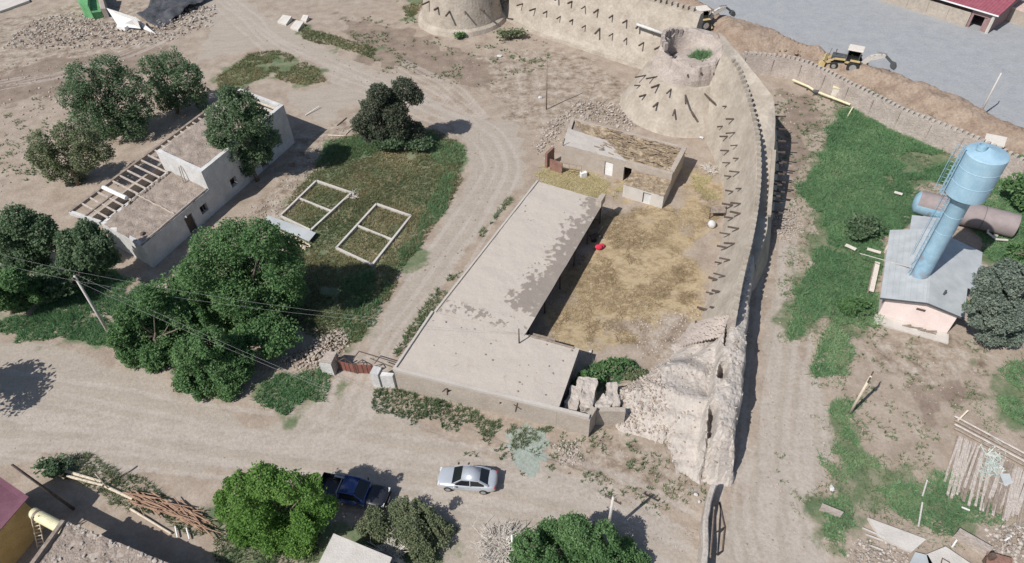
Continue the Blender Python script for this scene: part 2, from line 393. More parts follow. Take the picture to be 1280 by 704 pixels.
def wall_open(mb, p0, p1, z0, z1, th, opens=(), ztop1=None):
    """a straight wall of thickness th to the left of p0->p1, made of blocks round real openings (a, b, zlo, zhi)"""
    p0 = np.asarray(p0[:2], float); p1 = np.asarray(p1[:2], float)
    d = p1 - p0; L = np.linalg.norm(d); d /= L; n = np.array([-d[1], d[0]]) * th
    def blk(a, b, lo, hi):
        if b - a < 1e-3 or hi - lo < 1e-3: return
        q = [p0 + d * a, p0 + d * b, p0 + d * b + n, p0 + d * a + n]
        mb.prism(q, lo, hi)
    x = 0.0
    for a, b, lo, hi in sorted(opens):
        blk(x, a, z0, z1); blk(a, b, z0, lo); blk(a, b, hi, z1); x = b
    blk(x, L, z0, z1)
    return mb

def grid_patch(name, quad, nx, ny, material, parent=None, zamp=0.05, zs=1.2, attr=None, bow=0.0, seed=3):
    """a bumpy sheet over four corners (world points), with an optional per-face attribute"""
    A, B, Cc, D = [np.asarray(q, float) for q in quad]
    s, t = np.meshgrid(np.linspace(0, 1, nx + 1), np.linspace(0, 1, ny + 1), indexing='ij')
    s = s.ravel()[:, None]; t = t.ravel()[:, None]
    V = A * (1 - s) * (1 - t) + B * s * (1 - t) + Cc * s * t + D * (1 - s) * t
    V[:, 2] += zamp * (fbm(V[:, 0] * zs, V[:, 1] * zs, 4, seed) - 0.5) + bow * (4 * s * (1 - s))[:, 0]
    idx = np.arange((nx + 1) * (ny + 1)).reshape(nx + 1, ny + 1)
    F = np.stack([idx[:-1, :-1], idx[1:, :-1], idx[1:, 1:], idx[:-1, 1:]], -1).reshape(-1, 4)
    rnd = None
    if attr is not None:
        sf = (s[F].mean(1))[:, 0]; tf = (t[F].mean(1))[:, 0]
        c = V[F].mean(1); rnd = attr(sf, tf, c)
    return np_mesh(name, V, F, material, parent, rnd, smooth=True)

# ------------------------------------------------------------------ foliage
def leaf_quads(cen, size, up_bias=0.35, aspect=0.6, rng=RNG):
    n = len(cen)
    nrm = rng.normal(size=(n, 3)); nrm /= np.linalg.norm(nrm, axis=1)[:, None]
    nrm[:, 2] = np.abs(nrm[:, 2]) + up_bias; nrm /= np.linalg.norm(nrm, axis=1)[:, None]
    a = np.cross(nrm, rng.normal(size=(n, 3))); a /= np.linalg.norm(a, axis=1)[:, None]
    b = np.cross(nrm, a)
    s = np.asarray(size)[:, None]
    V = np.stack([cen - a * s, cen + b * s * aspect, cen + a * s, cen - b * s * aspect], 1).reshape(-1, 3)
    F = np.arange(4 * n).reshape(n, 4)
    return V, F

def crown_points(c, r, n, lobes=14, seed=1, gap=0.35, flat=0.0):
    """leaf positions on many uneven clumps inside an ellipsoid, so that the outline is ragged and gaps stay open"""
    g = np.random.default_rng(seed)
    d = g.normal(size=(lobes, 3)); d /= np.linalg.norm(d, axis=1)[:, None]
    d[:, 2] = np.where(d[:, 2] < -0.75, -d[:, 2] * 0.6, d[:, 2])
    rad = g.uniform(0.35, 0.86, lobes)[:, None]
    lc = d * rad; lr = g.uniform(0.22, 0.44, lobes)
    w = lr ** 2; w /= w.sum()
    k = g.choice(lobes, n, p=w)
    q = g.normal(size=(n, 3)); q /= np.linalg.norm(q, axis=1)[:, None]
    q *= (g.uniform(0.25, 1.0, n) ** 0.45 * g.uniform(0.9, 1.12, n))[:, None]
    pts = lc[k] + q * lr[k][:, None]
    # sprays that stick out
    m = n // 11
    sp = g.normal(size=(m, 3)); sp /= np.linalg.norm(sp, axis=1)[:, None]; sp[:, 2] = np.abs(sp[:, 2]) * 0.9
    pts[:m] = sp * g.uniform(0.75, 1.12, m)[:, None]
    # knock holes in it
    h = fbm(pts[:, 0] * 3.2 + 5 * pts[:, 2], pts[:, 1] * 3.2 - 4 * pts[:, 2], 3, seed)
    pts = pts[h > gap]
    rnd = 0.5 * g.random(len(pts)) + 0.5 * fbm(pts[:, 0] * 2.2 + pts[:, 2], pts[:, 1] * 2.2 + pts[:, 2], 2, seed + 40)
    return np.asarray(c) + pts * np.asarray(r), np.clip(rnd, 0, 1)

def clump_points(lobes, n, seed=1, gap=0.35, ybase=None, depth=1.0):
    """leaf positions on given clumps [(x, y, z, radius)]"""
    g = np.random.default_rng(seed); L = np.array(lobes); k = g.choice(len(L), n, p=L[:, 3] ** 2 / (L[:, 3] ** 2).sum())
    q = g.normal(size=(n, 3)); q /= np.linalg.norm(q, axis=1)[:, None]
    f = fbm(q[:, 0] * 2.3 + 3 * k, q[:, 1] * 2.3 + 5 * q[:, 2], 3, seed + 2)
    q *= (g.uniform(0.2, 1.0, n) ** 0.4 * (0.70 + 0.62 * f) * g.uniform(.92, 1.10, n))[:, None]
    pts = L[k, :3] + q * L[k, 3][:, None]
    h = fbm(pts[:, 0] * 1.5 + pts[:, 2], pts[:, 1] * 1.5 - pts[:, 2] * 1.3, 3, seed)
    pts = pts[h > gap]
    rnd = 0.5 * g.random(len(pts)) + 0.5 * fbm(pts[:, 0] * .9 + pts[:, 2], pts[:, 1] * .9 + pts[:, 2], 2, seed + 40)
    return pts, np.clip(rnd, 0, 1)

def clump_tree(label, base_px, lobes_px, material, n, leaf, seed, gap=0.36, depth=0.6, group=None, trunk_r=0.2, name='tree', cat='tree'):
    """a tree whose clumps were surveyed in the photo; every clump keeps its own distance around the trunk"""
    b = P(*base_px); b[2] = gz(b[0], b[1]) - .05; g = random.Random(seed); lobes = []
    t = thing(name, label, cat, b, group); mb = MB()
    for (px, py, rp) in lobes_px:
        d = ray(px, py); yy = b[1] + g.uniform(-1, 1) * depth * rp * .09 + .2
        tt = yy / d[1]; c = EYE + tt * d; rad = rp * (c - EYE) @ FW / F_PX
        if c[2] < rad * .7:
            c = P(px, py, rad * .7)
        lobes.append((*c, rad))
    top = np.mean([l[:3] for l in lobes], 0); mid = (b + top) / 2 + (g.uniform(-.15, .15), 0, 0)
    mb.tube([b, mid, top], [trunk_r, trunk_r * .8, trunk_r * .4], 8)
    for l in lobes:
        st = b + (top - b) * g.uniform(.35, .9); e = np.array(l[:3]); m_ = (st + e) / 2 + (0, 0, -.1 * l[3]); mb.tube([st, m_, e], [trunk_r * .42, trunk_r * .28, trunk_r * .1], 5)
    mb.build('trunk', M['bark'], t, smooth=True)
    pts, rnd = clump_points(lobes, n, seed, gap)
    lowp = pts[:, 2] < .1; pts[lowp, 2] = .1 + .4 * np.random.default_rng(seed).random(int(lowp.sum()))
    V, F = leaf_quads(pts, leaf * np.random.default_rng(seed).uniform(.6, 1.25, len(pts)))
    np_mesh('crown', V, F, M[material], t, rnd)
    return t

def tree(name, label, cat, cen, r, material, n=9000, leaf=0.22, lobes=16, seed=1, base=None, group=None, trunk_r=0.2, gap=0.36, bark='bark', stems=1):
    """cen: crown centre in the world, r: crown half sizes"""
    cen = np.asarray(cen, float); r = np.asarray(r, float)
    b = np.asarray(base if base is not None else (cen[0], cen[1], 0.0), float); b = np.array([b[0], b[1], gz(b[0], b[1]) - 0.05])
    t = thing(name, label, cat, b, group)
    g = random.Random(seed)
    mb = MB()
    for s_ in range(stems):
        off = np.array([g.uniform(-.3, .3), g.uniform(-.3, .3), 0]) * (stems > 1)
        mid = (b + cen) / 2 + np.array([g.uniform(-.2, .2), g.uniform(-.2, .2), 0])
        top = cen + np.array([0, 0, r[2] * 0.25]) + off
        mb.tube([b + off, mid + off, top], [trunk_r / stems ** .5, trunk_r * 0.75 / stems ** .5, trunk_r * 0.3 / stems ** .5], 8)
        for i in range(9):
            st = b + off + (top - b - off) * g.uniform(0.42, 0.95)
            a = g.uniform(0, 6.28); e = cen + np.array([math.cos(a) * r[0] * g.uniform(.45, .85), math.sin(a) * r[1] * g.uniform(.45, .85), r[2] * g.uniform(-.25, .75)])
            m_ = (st + e) / 2 + np.array([0, 0, g.uniform(0, .12) * r[2]])
            mb.tube([st, m_, e], [trunk_r * 0.42, trunk_r * 0.25, trunk_r * 0.08], 5)
    mb.build('trunk', M[bark], t, smooth=True)
    pts, rnd = crown_points(cen, r, n, lobes, seed, gap)
    lowp = pts[:, 2] < 0.12; pts[lowp, 2] = 0.12 + 0.5 * np.random.default_rng(seed + 3).random(int(lowp.sum()))
    V, F = leaf_quads(pts, leaf * np.random.default_rng(seed).uniform(0.6, 1.25, len(pts)))
    np_mesh('crown', V, F, M[material], t, rnd)
    return t

def blades(pos, h, w, nb, lean=0.5, rng=RNG):
    """tufts of blades: every tuft has nb triangles"""
    n = len(pos)
    p = np.repeat(pos, nb, 0); hh = np.repeat(h, nb) * rng.uniform(0.55, 1.15, n * nb)
    a = rng.uniform(0, 2 * np.pi, n * nb)
    off = np.stack([np.cos(a), np.sin(a), 0 * a], 1) * (np.repeat(w, nb) * rng.uniform(0, 1.3, n * nb))[:, None]
    ln = rng.normal(0, lean, (n * nb, 2)) * hh[:, None]
    b = rng.uniform(0, 2 * np.pi, n * nb); wd = np.repeat(w, nb) * 0.5
    dx = np.stack([np.cos(b), np.sin(b), 0 * b], 1) * wd[:, None]
    base = p + off
    tip = base + np.stack([ln[:, 0], ln[:, 1], hh], 1)
    V = np.stack([base - dx, base + dx, tip], 1).reshape(-1, 3)
    F = np.arange(3 * n * nb).reshape(-1, 3)
    return V, F

def scatter(poly, dens, thr=0.0, nscale=0.35, seed=0, soft=1.2, clear=None):
    poly = np.array(poly); lo = poly.min(0); hi = poly.max(0)
    g = np.random.default_rng(seed)
    n = int((hi - lo).prod() * dens)
    q = g.uniform(lo, hi, (n, 2))
    sd = sdist(q[:, 0], q[:, 1], poly)
    w = fbm(q[:, 0] * nscale, q[:, 1] * nscale, 3, seed + 3)
    keep = (sd + (w - 0.5) * 2 * soft > 0) & (w > thr)
    if clear:
        for c in clear: keep &= sdist(q[:, 0], q[:, 1], c) < 0
    return q[keep]

def tufts(name, label, polys, dens, hr, wid, nb, material, thr=0.0, seed=0, soft=1.0, cat='grass', nscale=0.35, lean=0.5, clear=None):
    qs = [scatter([P2(*p) for p in pl], dens, thr, nscale, seed + i * 13, soft, clear) for i, pl in enumerate(polys)]
    q = np.concatenate(qs)
    z = ground_z(q[:, 0], q[:, 1])
    g = np.random.default_rng(seed + 5)
    hmod = 0.6 + 0.8 * fbm(q[:, 0] * 0.5, q[:, 1] * 0.5, 3, seed + 8)
    h = g.uniform(hr[0], hr[1], len(q)) * hmod
    V, F = blades(np.column_stack([q, z - 0.02]), h, np.full(len(q), wid), nb, lean, g)
    lf = fbm(q[:, 0] * 0.16, q[:, 1] * 0.16, 4, seed + 21); rnd = np.repeat(np.clip(0.40 * g.random(len(q)) + 0.60 * np.clip((lf - .5) * 2.4 + .5, 0, 1), 0, 1), nb)
    b = np.array([q[:, 0].mean(), q[:, 1].mean(), 0])
    o = np_mesh(name, V, F, M[material], None, rnd, base=b)
    return tag(o, label, cat, kind='stuff')

def rubble(name, label, poly, n, rr, material, heap=0.0, seed=0, cat='rubble', sq=(1, 1, 0.7), world=False, z0=0.0):
    g = random.Random(seed); random.seed(seed)
    pl = np.array(poly if world else [P2(*p) for p in poly]); lo = pl.min(0); hi = pl.max(0)
    mb = MB(); k = 0; rn = []
    dmax = 0.1 + max(sdist(np.linspace(lo[0], hi[0], 20).repeat(20), np.tile(np.linspace(lo[1], hi[1], 20), 20), pl))
    while k < n:
        q = np.array([g.uniform(lo[0], hi[0]), g.uniform(lo[1], hi[1])])
        sd = float(sdist(q[:1], q[1:], pl)[0])
        if sd < g.uniform(-0.5, 0.2): continue
        r = rr[0] + (rr[1] - rr[0]) * g.random() ** 2.2
        z = z0 + gz(*q) + heap * max(0, min(1, sd / dmax)) * g.uniform(0.7, 1.05) + r * 0.2
        mb.rock((q[0], q[1], z), r, sq); rn += [g.random()] * 20; k += 1
    b = np.array([*pl.mean(0), 0.0])
    o = mb.build(name, M[material], base=b)
    a = o.data.attributes.new('rnd', 'FLOAT', 'FACE'); a.data.foreach_set('value', rn)
    return tag(o, label, cat, kind='stuff')
# ================================================================== GROUND
def W(*px): return np.array([P2(*p) for p in px])

ASPH = np.vstack([W((880, 12), (925, 28), (985, 50), (1075, 82), (1150, 112), (1215, 137), (1290, 168)), [[140, 96], [140, 175], [20, 190]], W((860, -12))])
TRACKS = [
    W((-40, 425), (60, 432), (150, 456), (230, 492), (320, 532), (360, 522), (412, 492), (425, 462), (468, 470), (470, 500), (520, 530), (600, 560), (690, 580), (760, 610), (860, 650), (880, 720), (560, 740), (470, 650), (395, 620), (300, 590), (200, 588), (60, 572), (-40, 590)),
    W((425, 470), (470, 468), (500, 425), (548, 360), (600, 290), (650, 228), (660, 190), (640, 155), (560, 140), (520, 105), (440, 78), (380, 45), (330, 20), (300, -10), (220, -10), (260, 40), (250, 75), (330, 60), (400, 80), (412, 105), (360, 118), (400, 160), (440, 130), (540, 140), (585, 180), (588, 215), (540, 300), (500, 355), (460, 425)),
    W((925, 610), (950, 520), (958, 430), (968, 340), (985, 300), (1000, 330), (985, 420), (1030, 480), (1045, 560), (1030, 600), (1003, 630), (1030, 710), (890, 720)),
    W((1075, 0), (1105, 5), (1200, 38), (1245, 54), (1290, 70), (1290, 62), (1240, 44), (1180, 22), (1110, -6)),
]
GREEN = [
    W((392, 208), (415, 176), (470, 165), (540, 164), (576, 182), (582, 205), (560, 255), (520, 315), (490, 365), (462, 410), (440, 428), (420, 432), (350, 400), (345, 350), (355, 300), (345, 275), (370, 240)),
    W((272, 98), (310, 68), (350, 62), (395, 84), (406, 102), (380, 108), (340, 96), (300, 108), (275, 113)),
    W((372, 32), (400, 40), (470, 62), (466, 72), (430, 62), (380, 48)),
    W((1010, 290), (1005, 230), (1028, 170), (1056, 132), (1085, 116), (1112, 134), (1160, 158), (1215, 180), (1225, 230), (1150, 235), (1135, 270), (1108, 300), (1092, 350), (1092, 402), (1062, 402), (1052, 440), (1045, 470), (1032, 465), (1030, 400), (985, 422), (985, 360), (1012, 330)),
    W((1040, 500), (1062, 512), (1085, 560), (1120, 592), (1190, 600), (1240, 628), (1245, 650), (1200, 672), (1150, 650), (1110, 630), (1080, 622), (1066, 640), (1060, 690), (1045, 702), (1012, 650), (1005, 626), (1060, 620), (1078, 600), (1056, 590), (1040, 540)),
    W((1232, 466), (1300, 450), (1300, 545), (1240, 520)),
    W((318, 502), (345, 468), (415, 462), (410, 492), (350, 532)),
    W((-20, 395), (40, 392), (130, 408), (150, 440), (60, 420), (-20, 420)),
    W((1215, 200), (1300, 190), (1300, 340), (1230, 330), (1232, 270), (1262, 240)),
    W((500, -8), (540, -8), (520, 20), (505, 24)),
    W((270, 640), (400, 640), (560, 668), (560, 720), (280, 720)),
]
STRAW = [W((862, 215), (897, 212), (897, 252), (866, 248)), W((745, 262), (830, 262), (862, 268), (868, 300), (850, 340), (828, 378), (790, 420), (735, 440), (672, 425), (720, 330)), W((855, 262), (890, 236), (898, 262), (880, 300), (862, 300)), W((838, 340), (866, 322), (885, 345), (868, 385), (848, 380)),
         W((672, 215), (720, 212), (785, 235), (770, 250), (690, 235))]
DAMP = [W((420, 20), (520, 40), (560, 60), (650, 80), (620, 110), (540, 95), (450, 75)),
        W((640, 590), (740, 600), (720, 625), (640, 630)),
        W((1120, 480), (1200, 470), (1230, 500), (1160, 530)),
        W((975, 110), (1030, 130), (1010, 200), (985, 250), (975, 180)),
        W((-60, 40), (200, 40), (230, 80), (60, 120), (-60, 140))]
CHURN = [W((178, 512), (215, 518), (222, 548), (188, 548)),
         W((-60, 40), (60, 10), (240, 0), (280, 20), (200, 60), (80, 70), (-60, 110)),
         W((600, 70), (700, 60), (790, 100), (780, 150), (690, 170), (640, 150)),
         W((340, 440), (410, 420), (435, 440), (420, 470), (350, 470)),
         W((370, 165), (440, 150), (400, 230), (330, 300), (300, 290)),
         W((640, 560), (760, 540), (860, 560), (885, 650), (760, 620)),
         W((955, 260), (1005, 260), (1000, 300), (960, 300)),
         W((1060, 400), (1230, 430), (1240, 480), (1100, 470)),
         W((780, 400), (880, 380), (870, 440), (800, 450))]

def resample0(c, step):
    d = np.r_[0, np.cumsum(np.linalg.norm(np.diff(c, axis=0), axis=1))]; t = np.linspace(0, d[-1], int(d[-1] / step) + 2)
    q = np.column_stack([np.interp(t, d, c[:, k]) for k in range(2)])
    for _ in range(6): q[1:-1] = (q[:-2] + 2 * q[1:-1] + q[2:]) / 4
    return q
def axis(lo, hi, step, far):
    a = list(np.arange(lo, hi + 1e-6, step)); s = step
    l = [lo]; r = [hi]
    while l[-1] > -far: s *= 1.5; l.append(l[-1] - s)
    s = step
    while r[-1] < far: s *= 1.5; r.append(r[-1] + s)
    return np.array(l[:0:-1] + a + r[1:])
gx = axis(-98, 92, 0.32, 900); gy = axis(12, 128, 0.32, 900)
XX, YY = np.meshgrid(gx, gy, indexing='ij'); X = XX.ravel(); Y = YY.ravel()
Z = ground_z(X, Y)
near = (X > -110) & (X < 105) & (Y > 5) & (Y < 150)
def wmax(polys, soft):
    w = np.zeros(len(X)); xi = X[near]; yi = Y[near]; o = np.zeros(len(xi))
    nz = (fbm(xi * 0.55, yi * 0.55, 4, 31) - 0.5) * soft * 2.4
    for pl in polys: o = np.maximum(o, sstep(-soft, soft, sdist(xi, yi, pl) + nz))
    w[near] = o; return w
w_as = sstep(-0.5, 0.5, sdist(X, Y, ASPH) + (fbm(X * 0.5, Y * 0.5, 3, 2) - 0.5) * 1.6)
w_tr = wmax(TRACKS, 1.1); w_gr = np.clip(wmax(GREEN, 2.4) * 1.25 - .25, 0, 1); w_st = wmax(STRAW, 3.0); w_da = wmax(DAMP, 2.5); w_ch = wmax(CHURN, 2.0)
Z = Z * (1 - 0.9 * w_as) * (1 - 0.5 * w_tr) + w_ch * 0.16 * (fbm(X * 0.55, Y * 0.55, 2, 77) - 0.4)
# wheel ruts worn into the tracks
Z = Z - 0.0
idx = np.arange(len(X)).reshape(XX.shape)
FQ = np.stack([idx[:-1, :-1], idx[1:, :-1], idx[1:, 1:], idx[:-1, 1:]], -1).reshape(-1, 4)
fa = w_as[FQ].mean(1); ft = w_tr[FQ].mean(1) * (1 - w_gr[FQ].mean(1))
M['ground'] = ground_material()
RUTS = [[(-20, 492), (120, 515), (260, 545), (420, 562), (600, 590), (760, 625), (900, 700)], [(-20, 545), (150, 555), (330, 575), (520, 600), (700, 635), (820, 690)], [(440, 520), (470, 450), (530, 372), (590, 285), (632, 210), (610, 165), (520, 128), (430, 95), (340, 55), (280, 0)],
        [(380, 560), (440, 500), (452, 470)], [(990, 720), (975, 620), (968, 520), (985, 420), (985, 330), (990, 250)], [(1010, 700), (1000, 600), (1000, 500), (1012, 430)], [(250, 20), (180, 60), (90, 90), (-20, 110)], [(600, 150), (560, 110), (500, 80)], [(940, 700), (930, 640), (950, 560)]]
w_ru = np.zeros(len(X)); xi = X[near]; yi = Y[near]; o = np.zeros(len(xi)); rr = np.random.default_rng(3)
for ru in RUTS:
    c = W(*ru); c = resample0(c, 1.0)
    for off in (-.8, .8, rr.uniform(-2.2, -1.4), rr.uniform(-.3, .4), rr.uniform(1.6, 2.4)):
        t = np.gradient(c, axis=0); t /= np.linalg.norm(t, axis=1)[:, None]; n_ = np.column_stack([-t[:, 1], t[:, 0]])
        l = c + n_ * (off + 1.1 * (fbm(np.arange(len(c)) * .11, np.full(len(c), off * 9), 2, 7) - .5))[:, None]
        d2 = np.full(len(xi), 9.0)
        for a, b in zip(l[:-1], l[1:]):
            m_ = (np.abs(xi - (a[0] + b[0]) / 2) < 2) & (np.abs(yi - (a[1] + b[1]) / 2) < 2)
            if not m_.any(): continue
            e = b - a; tt = np.clip(((xi[m_] - a[0]) * e[0] + (yi[m_] - a[1]) * e[1]) / (e @ e), 0, 1)
            d2[m_] = np.minimum(d2[m_], np.hypot(xi[m_] - a[0] - tt * e[0], yi[m_] - a[1] - tt * e[1]))
        o = np.maximum(o, (1 - sstep(.08, .42, d2)) * np.clip(.25 + 1.1 * fbm(xi * .22, yi * .22, 2, 12 + int(off * 5)), 0, 1))
w_ru[near] = o * (1 - w_gr[near]); Z = Z - .03 * w_ru
_ZG = Z.reshape(XX.shape)
def ground_z(x, y):
    x = np.asarray(x, float); y = np.asarray(y, float)
    i = np.clip(np.searchsorted(gx, x) - 1, 0, len(gx) - 2); j = np.clip(np.searchsorted(gy, y) - 1, 0, len(gy) - 2)
    s_ = np.clip((x - gx[i]) / (gx[i + 1] - gx[i]), 0, 1); t_ = np.clip((y - gy[j]) / (gy[j + 1] - gy[j]), 0, 1)
    return (_ZG[i, j] * (1 - s_) + _ZG[i + 1, j] * s_) * (1 - t_) + (_ZG[i, j + 1] * (1 - s_) + _ZG[i + 1, j + 1] * s_) * t_
def sheet(name, sel):
    f = FQ[sel]; u, inv = np.unique(f, return_inverse=True)
    o = np_mesh(name, np.column_stack([X[u], Y[u], Z[u]]), inv.reshape(-1, 4), M['ground'], smooth=True)
    for nm, cs in (('zone', (w_as, w_gr, w_tr)), ('zone_b', (w_st, w_da, w_ch))):
        a = o.data.attributes.new(nm, 'FLOAT_COLOR', 'POINT')
        a.data.foreach_set('color', np.column_stack([cs[0][u], cs[1][u], cs[2][u], np.ones(len(u))]).astype(np.float32).ravel())
    a = o.data.attributes.new('rut', 'FLOAT', 'POINT'); a.data.foreach_set('value', w_ru[u].astype(np.float32))
    o['kind'] = 'structure'; return o
sheet('asphalt_road', fa > 0.5)
sheet('dirt_track', (fa <= 0.5) & (ft > 0.5))
sheet('ground', (fa <= 0.5) & (ft <= 0.5))

# ================================================================== FORTRESS
def resample(pts, step):
    pts = np.asarray(pts, float); d = np.r_[0, np.cumsum(np.linalg.norm(np.diff(pts[:, :2], axis=0), axis=1))]
    t = np.linspace(0, d[-1], max(2, int(d[-1] / step) + 1))
    return np.column_stack([np.interp(t, d, pts[:, k]) for k in range(pts.shape[1])])

def sweep(sections):
    V = np.array(sections); n, m, _ = V.shape
    i = np.arange(n * m).reshape(n, m)
    F = np.stack([i[:-1, :-1], i[:-1, 1:], i[1:, 1:], i[1:, :-1]], -1).reshape(-1, 4)
    return V.reshape(-1, 3), F

def rough(V, amp, sc, seed):
    n = fbm(V[:, 0] * sc + V[:, 2] * 0.7 * sc, V[:, 1] * sc + V[:, 2] * 0.5 * sc, 4, seed) - 0.5
    n2 = fbm(V[:, 1] * sc - V[:, 2] * sc, V[:, 0] * sc + V[:, 2] * sc, 4, seed + 9) - 0.5
    V = V.copy(); V[:, 0] += amp * n; V[:, 1] += amp * n2; V[:, 2] += amp * 0.6 * (n + n2) * 0.5; return V

def hit(px, py, V, F):
    """where the sight line of a surveyed photo position meets a mesh; returns the point and the outward horizontal normal"""
    d = ray(px, py); best = None
    T = np.concatenate([F[:, [0, 1, 2]], F[:, [0, 2, 3]]])
    a = V[T[:, 0]]; e1 = V[T[:, 1]] - a; e2 = V[T[:, 2]] - a
    h = np.cross(d, e2); det = (e1 * h).sum(1); det[np.abs(det) < 1e-9] = 1e-9
    s = EYE - a; u = (s * h).sum(1) / det; q = np.cross(s, e1); v = (q @ d) / det; t = (e2 * q).sum(1) / det
    ok = (u >= -.01) & (v >= -.01) & (u + v <= 1.01) & (t > 1)
    if not ok.any(): return None
    k = np.where(ok)[0][np.argmin(t[ok])]
    n = np.cross(e1[k], e2[k]); n /= np.linalg.norm(n)
    if n @ d > 0: n = -n
    return EYE + t[k] * d, n

def beams(parent, pxs, V, F, length=0.95, th=0.14):
    for px in pxs:
        r = hit(px[0], px[1], V, F)
        if r is None: continue
        p, n = r; o = np.array([n[0], n[1], 0]); o /= np.linalg.norm(o); p = p + np.array([random.uniform(-.12, .12), random.uniform(-.12, .12), random.uniform(-.12, .12)])
        L = (px[2] if len(px) > 2 else length) * random.uniform(0.72, 1.22)
        o = o + np.array([random.uniform(-.12, .12), random.uniform(-.12, .12), random.uniform(-.12, .09)]); th_ = th * random.uniform(.75, 1.25)
        MB().bar(p - o * 0.5, p + o * L, th_, th_).build('timber_beam', M['wood_dark'], parent)

# ---- eastern facade
TOP = [(903, 66, 9.0), (914, 76, 8.8), (921, 88, 8.6), (925, 100, 8.3), (931, 115, 8.0), (936, 135, 7.6), (940, 150, 7.3), (944, 170, 7.0), (946, 200, 6.5), (946, 225, 6.1), (944, 245, 5.8), (940, 275, 5.5), (935, 300, 5.2), (930, 320, 5.1), (922, 352, 4.9), (916, 385, 4.8), (914, 397, 4.7)]
TL = resample([[*P2(x, y, h), h] for x, y, h in TOP], 0.9)
for _ in range(3):
    TL[1:-1, :2] = (TL[:-2, :2] + 2 * TL[1:-1, :2] + TL[2:, :2]) / 4
tg = np.gradient(TL[:, :2], axis=0); tg /= np.linalg.norm(tg, axis=1)[:, None]
NE = np.column_stack([-tg[:, 1], tg[:, 0]])          # points east (travelling south)
NE *= np.sign(NE[:, 0])[:, None]
fw = thing('fortress_wall', 'long battered mud fortress wall with two rows of timber stubs facing the straw yard', 'fortress wall', (*TL[len(TL) // 2, :2], 0))
secs = []
for i, (x, y, h) in enumerate(TL):
    b = np.interp(h, [4.7, 6, 7, 8.6], [2.2, 2.05, 1.9, 2.3]); w = -NE[i]; s = []
    for t in (-0.08, 0.0, 0.15, 0.32, 0.5, 0.68, 0.85, 1.0):
        off = b * (1 - t) ** 1.06 if t < 1 else 0
        s.append([x + w[0] * off, y + w[1] * off, h * t])
    s.append([x - w[0] * 0.42, y - w[1] * 0.42, h]); s.append([x - w[0] * 0.75, y - w[1] * 0.75, h * 0.4]); s.append([x - w[0] * 0.8, y - w[1] * 0.8, -0.2])
    secs.append(s)
FV, FF = sweep(secs); FVr = rough(FV, 0.12, 0.8, 4)
o = np_mesh('battered_face', FVr, FF, M['adobe'], fw, smooth=False)
# closing face of the south end
e = np.array(secs[-1]); MB().poly(e).build('wall_end', M['adobe_old'], fw)
mb = MB(); d = np.r_[0, np.cumsum(np.linalg.norm(np.diff(TL[:, :2], axis=0), axis=1))]
for t in np.arange(2.0, d[-1] - 0.2, 0.78):
    x, y, h = (np.interp(t, d, TL[:, k]) for k in range(3)); k = min(int(np.searchsorted(d, t)), len(TL) - 1)
    n = NE[k]; g_ = tg[k]
    c = np.array([x, y, h]) + np.array([n[0], n[1], 0]) * 0.21
    hh = random.uniform(0.36, 0.5)
    q = [c[:2] - g_ * 0.2 - n * 0.19, c[:2] + g_ * 0.2 - n * 0.19, c[:2] + g_ * 0.2 + n * 0.19, c[:2] - g_ * 0.2 + n * 0.19]
    mb.prism(q, h - 0.05, [h + hh * 0.9, h + hh, h + hh, h + hh * 0.9])
mb.build('crenellation', M['adobe'], fw)
EB = [(909, 132.5), (917, 149.7), (903.7, 156.7), (919.4, 165.3), (910, 170.8), (922.5, 181.7), (911.6, 188), (923.8, 198), (913.4, 203.6), (924.8, 215.3), (914.7, 220), (927.5, 234), (916.6, 238.8), (926.7, 252.8), (916.6, 256.7), (925, 268.4), (915.8, 274), (922.8, 287), (913.4, 292.7), (918, 305), (908.8, 309.8), (912, 325.5), (906, 345.8), (900.5, 363.8), (893.4, 384), (903, 328.6), (896.6, 349), (892, 367), (883.3, 387), (881, 405)]
beams(fw, EB, FVr, FF, 0.85, 0.13)

# ---- the wall walk behind it
OUT = [(897, 40, 9.0), (905, 45, 8.9), (928, 73, 8.5), (950, 100, 8.1), (968, 122, 7.6), (969.5, 150, 6.4), (968, 180, 5.4), (965, 210, 4.7), (962, 250, 3.7), (959, 290, 3.1), (952, 312, 2.8), (944, 330, 2.6)]
OL = np.array([[*P2(x, y, h), h] for x, y, h in OUT])
kN = int(np.argmin(np.linalg.norm(TL[:, :2] - P2(926, 338, 5.0), axis=1)))
IL = np.column_stack([TL[:kN + 1, :2] + NE[:kN + 1] * 0.6, np.interp(TL[:kN + 1, 2], [5.0, 5.2, 5.8, 6.5, 7.0, 7.6, 8.3, 9.0], [2.6, 2.75, 3.3, 4.4, 5.4, 6.3, 7.8, 8.6])])
n = 46
def par(A, n):
    d = np.r_[0, np.cumsum(np.linalg.norm(np.diff(A[:, :2], axis=0), axis=1))]; t = np.linspace(0, d[-1], n)
    return np.column_stack([np.interp(t, d, A[:, k]) for k in range(3)])
IL = par(IL, n); OL = par(OL, n)
walk = thing('wall_walk', 'sloping mud wall walk behind the toothed parapet, its outer side bristling with timber stubs', 'wall walk', (*OL[n // 2, :2], 0))
secs = []
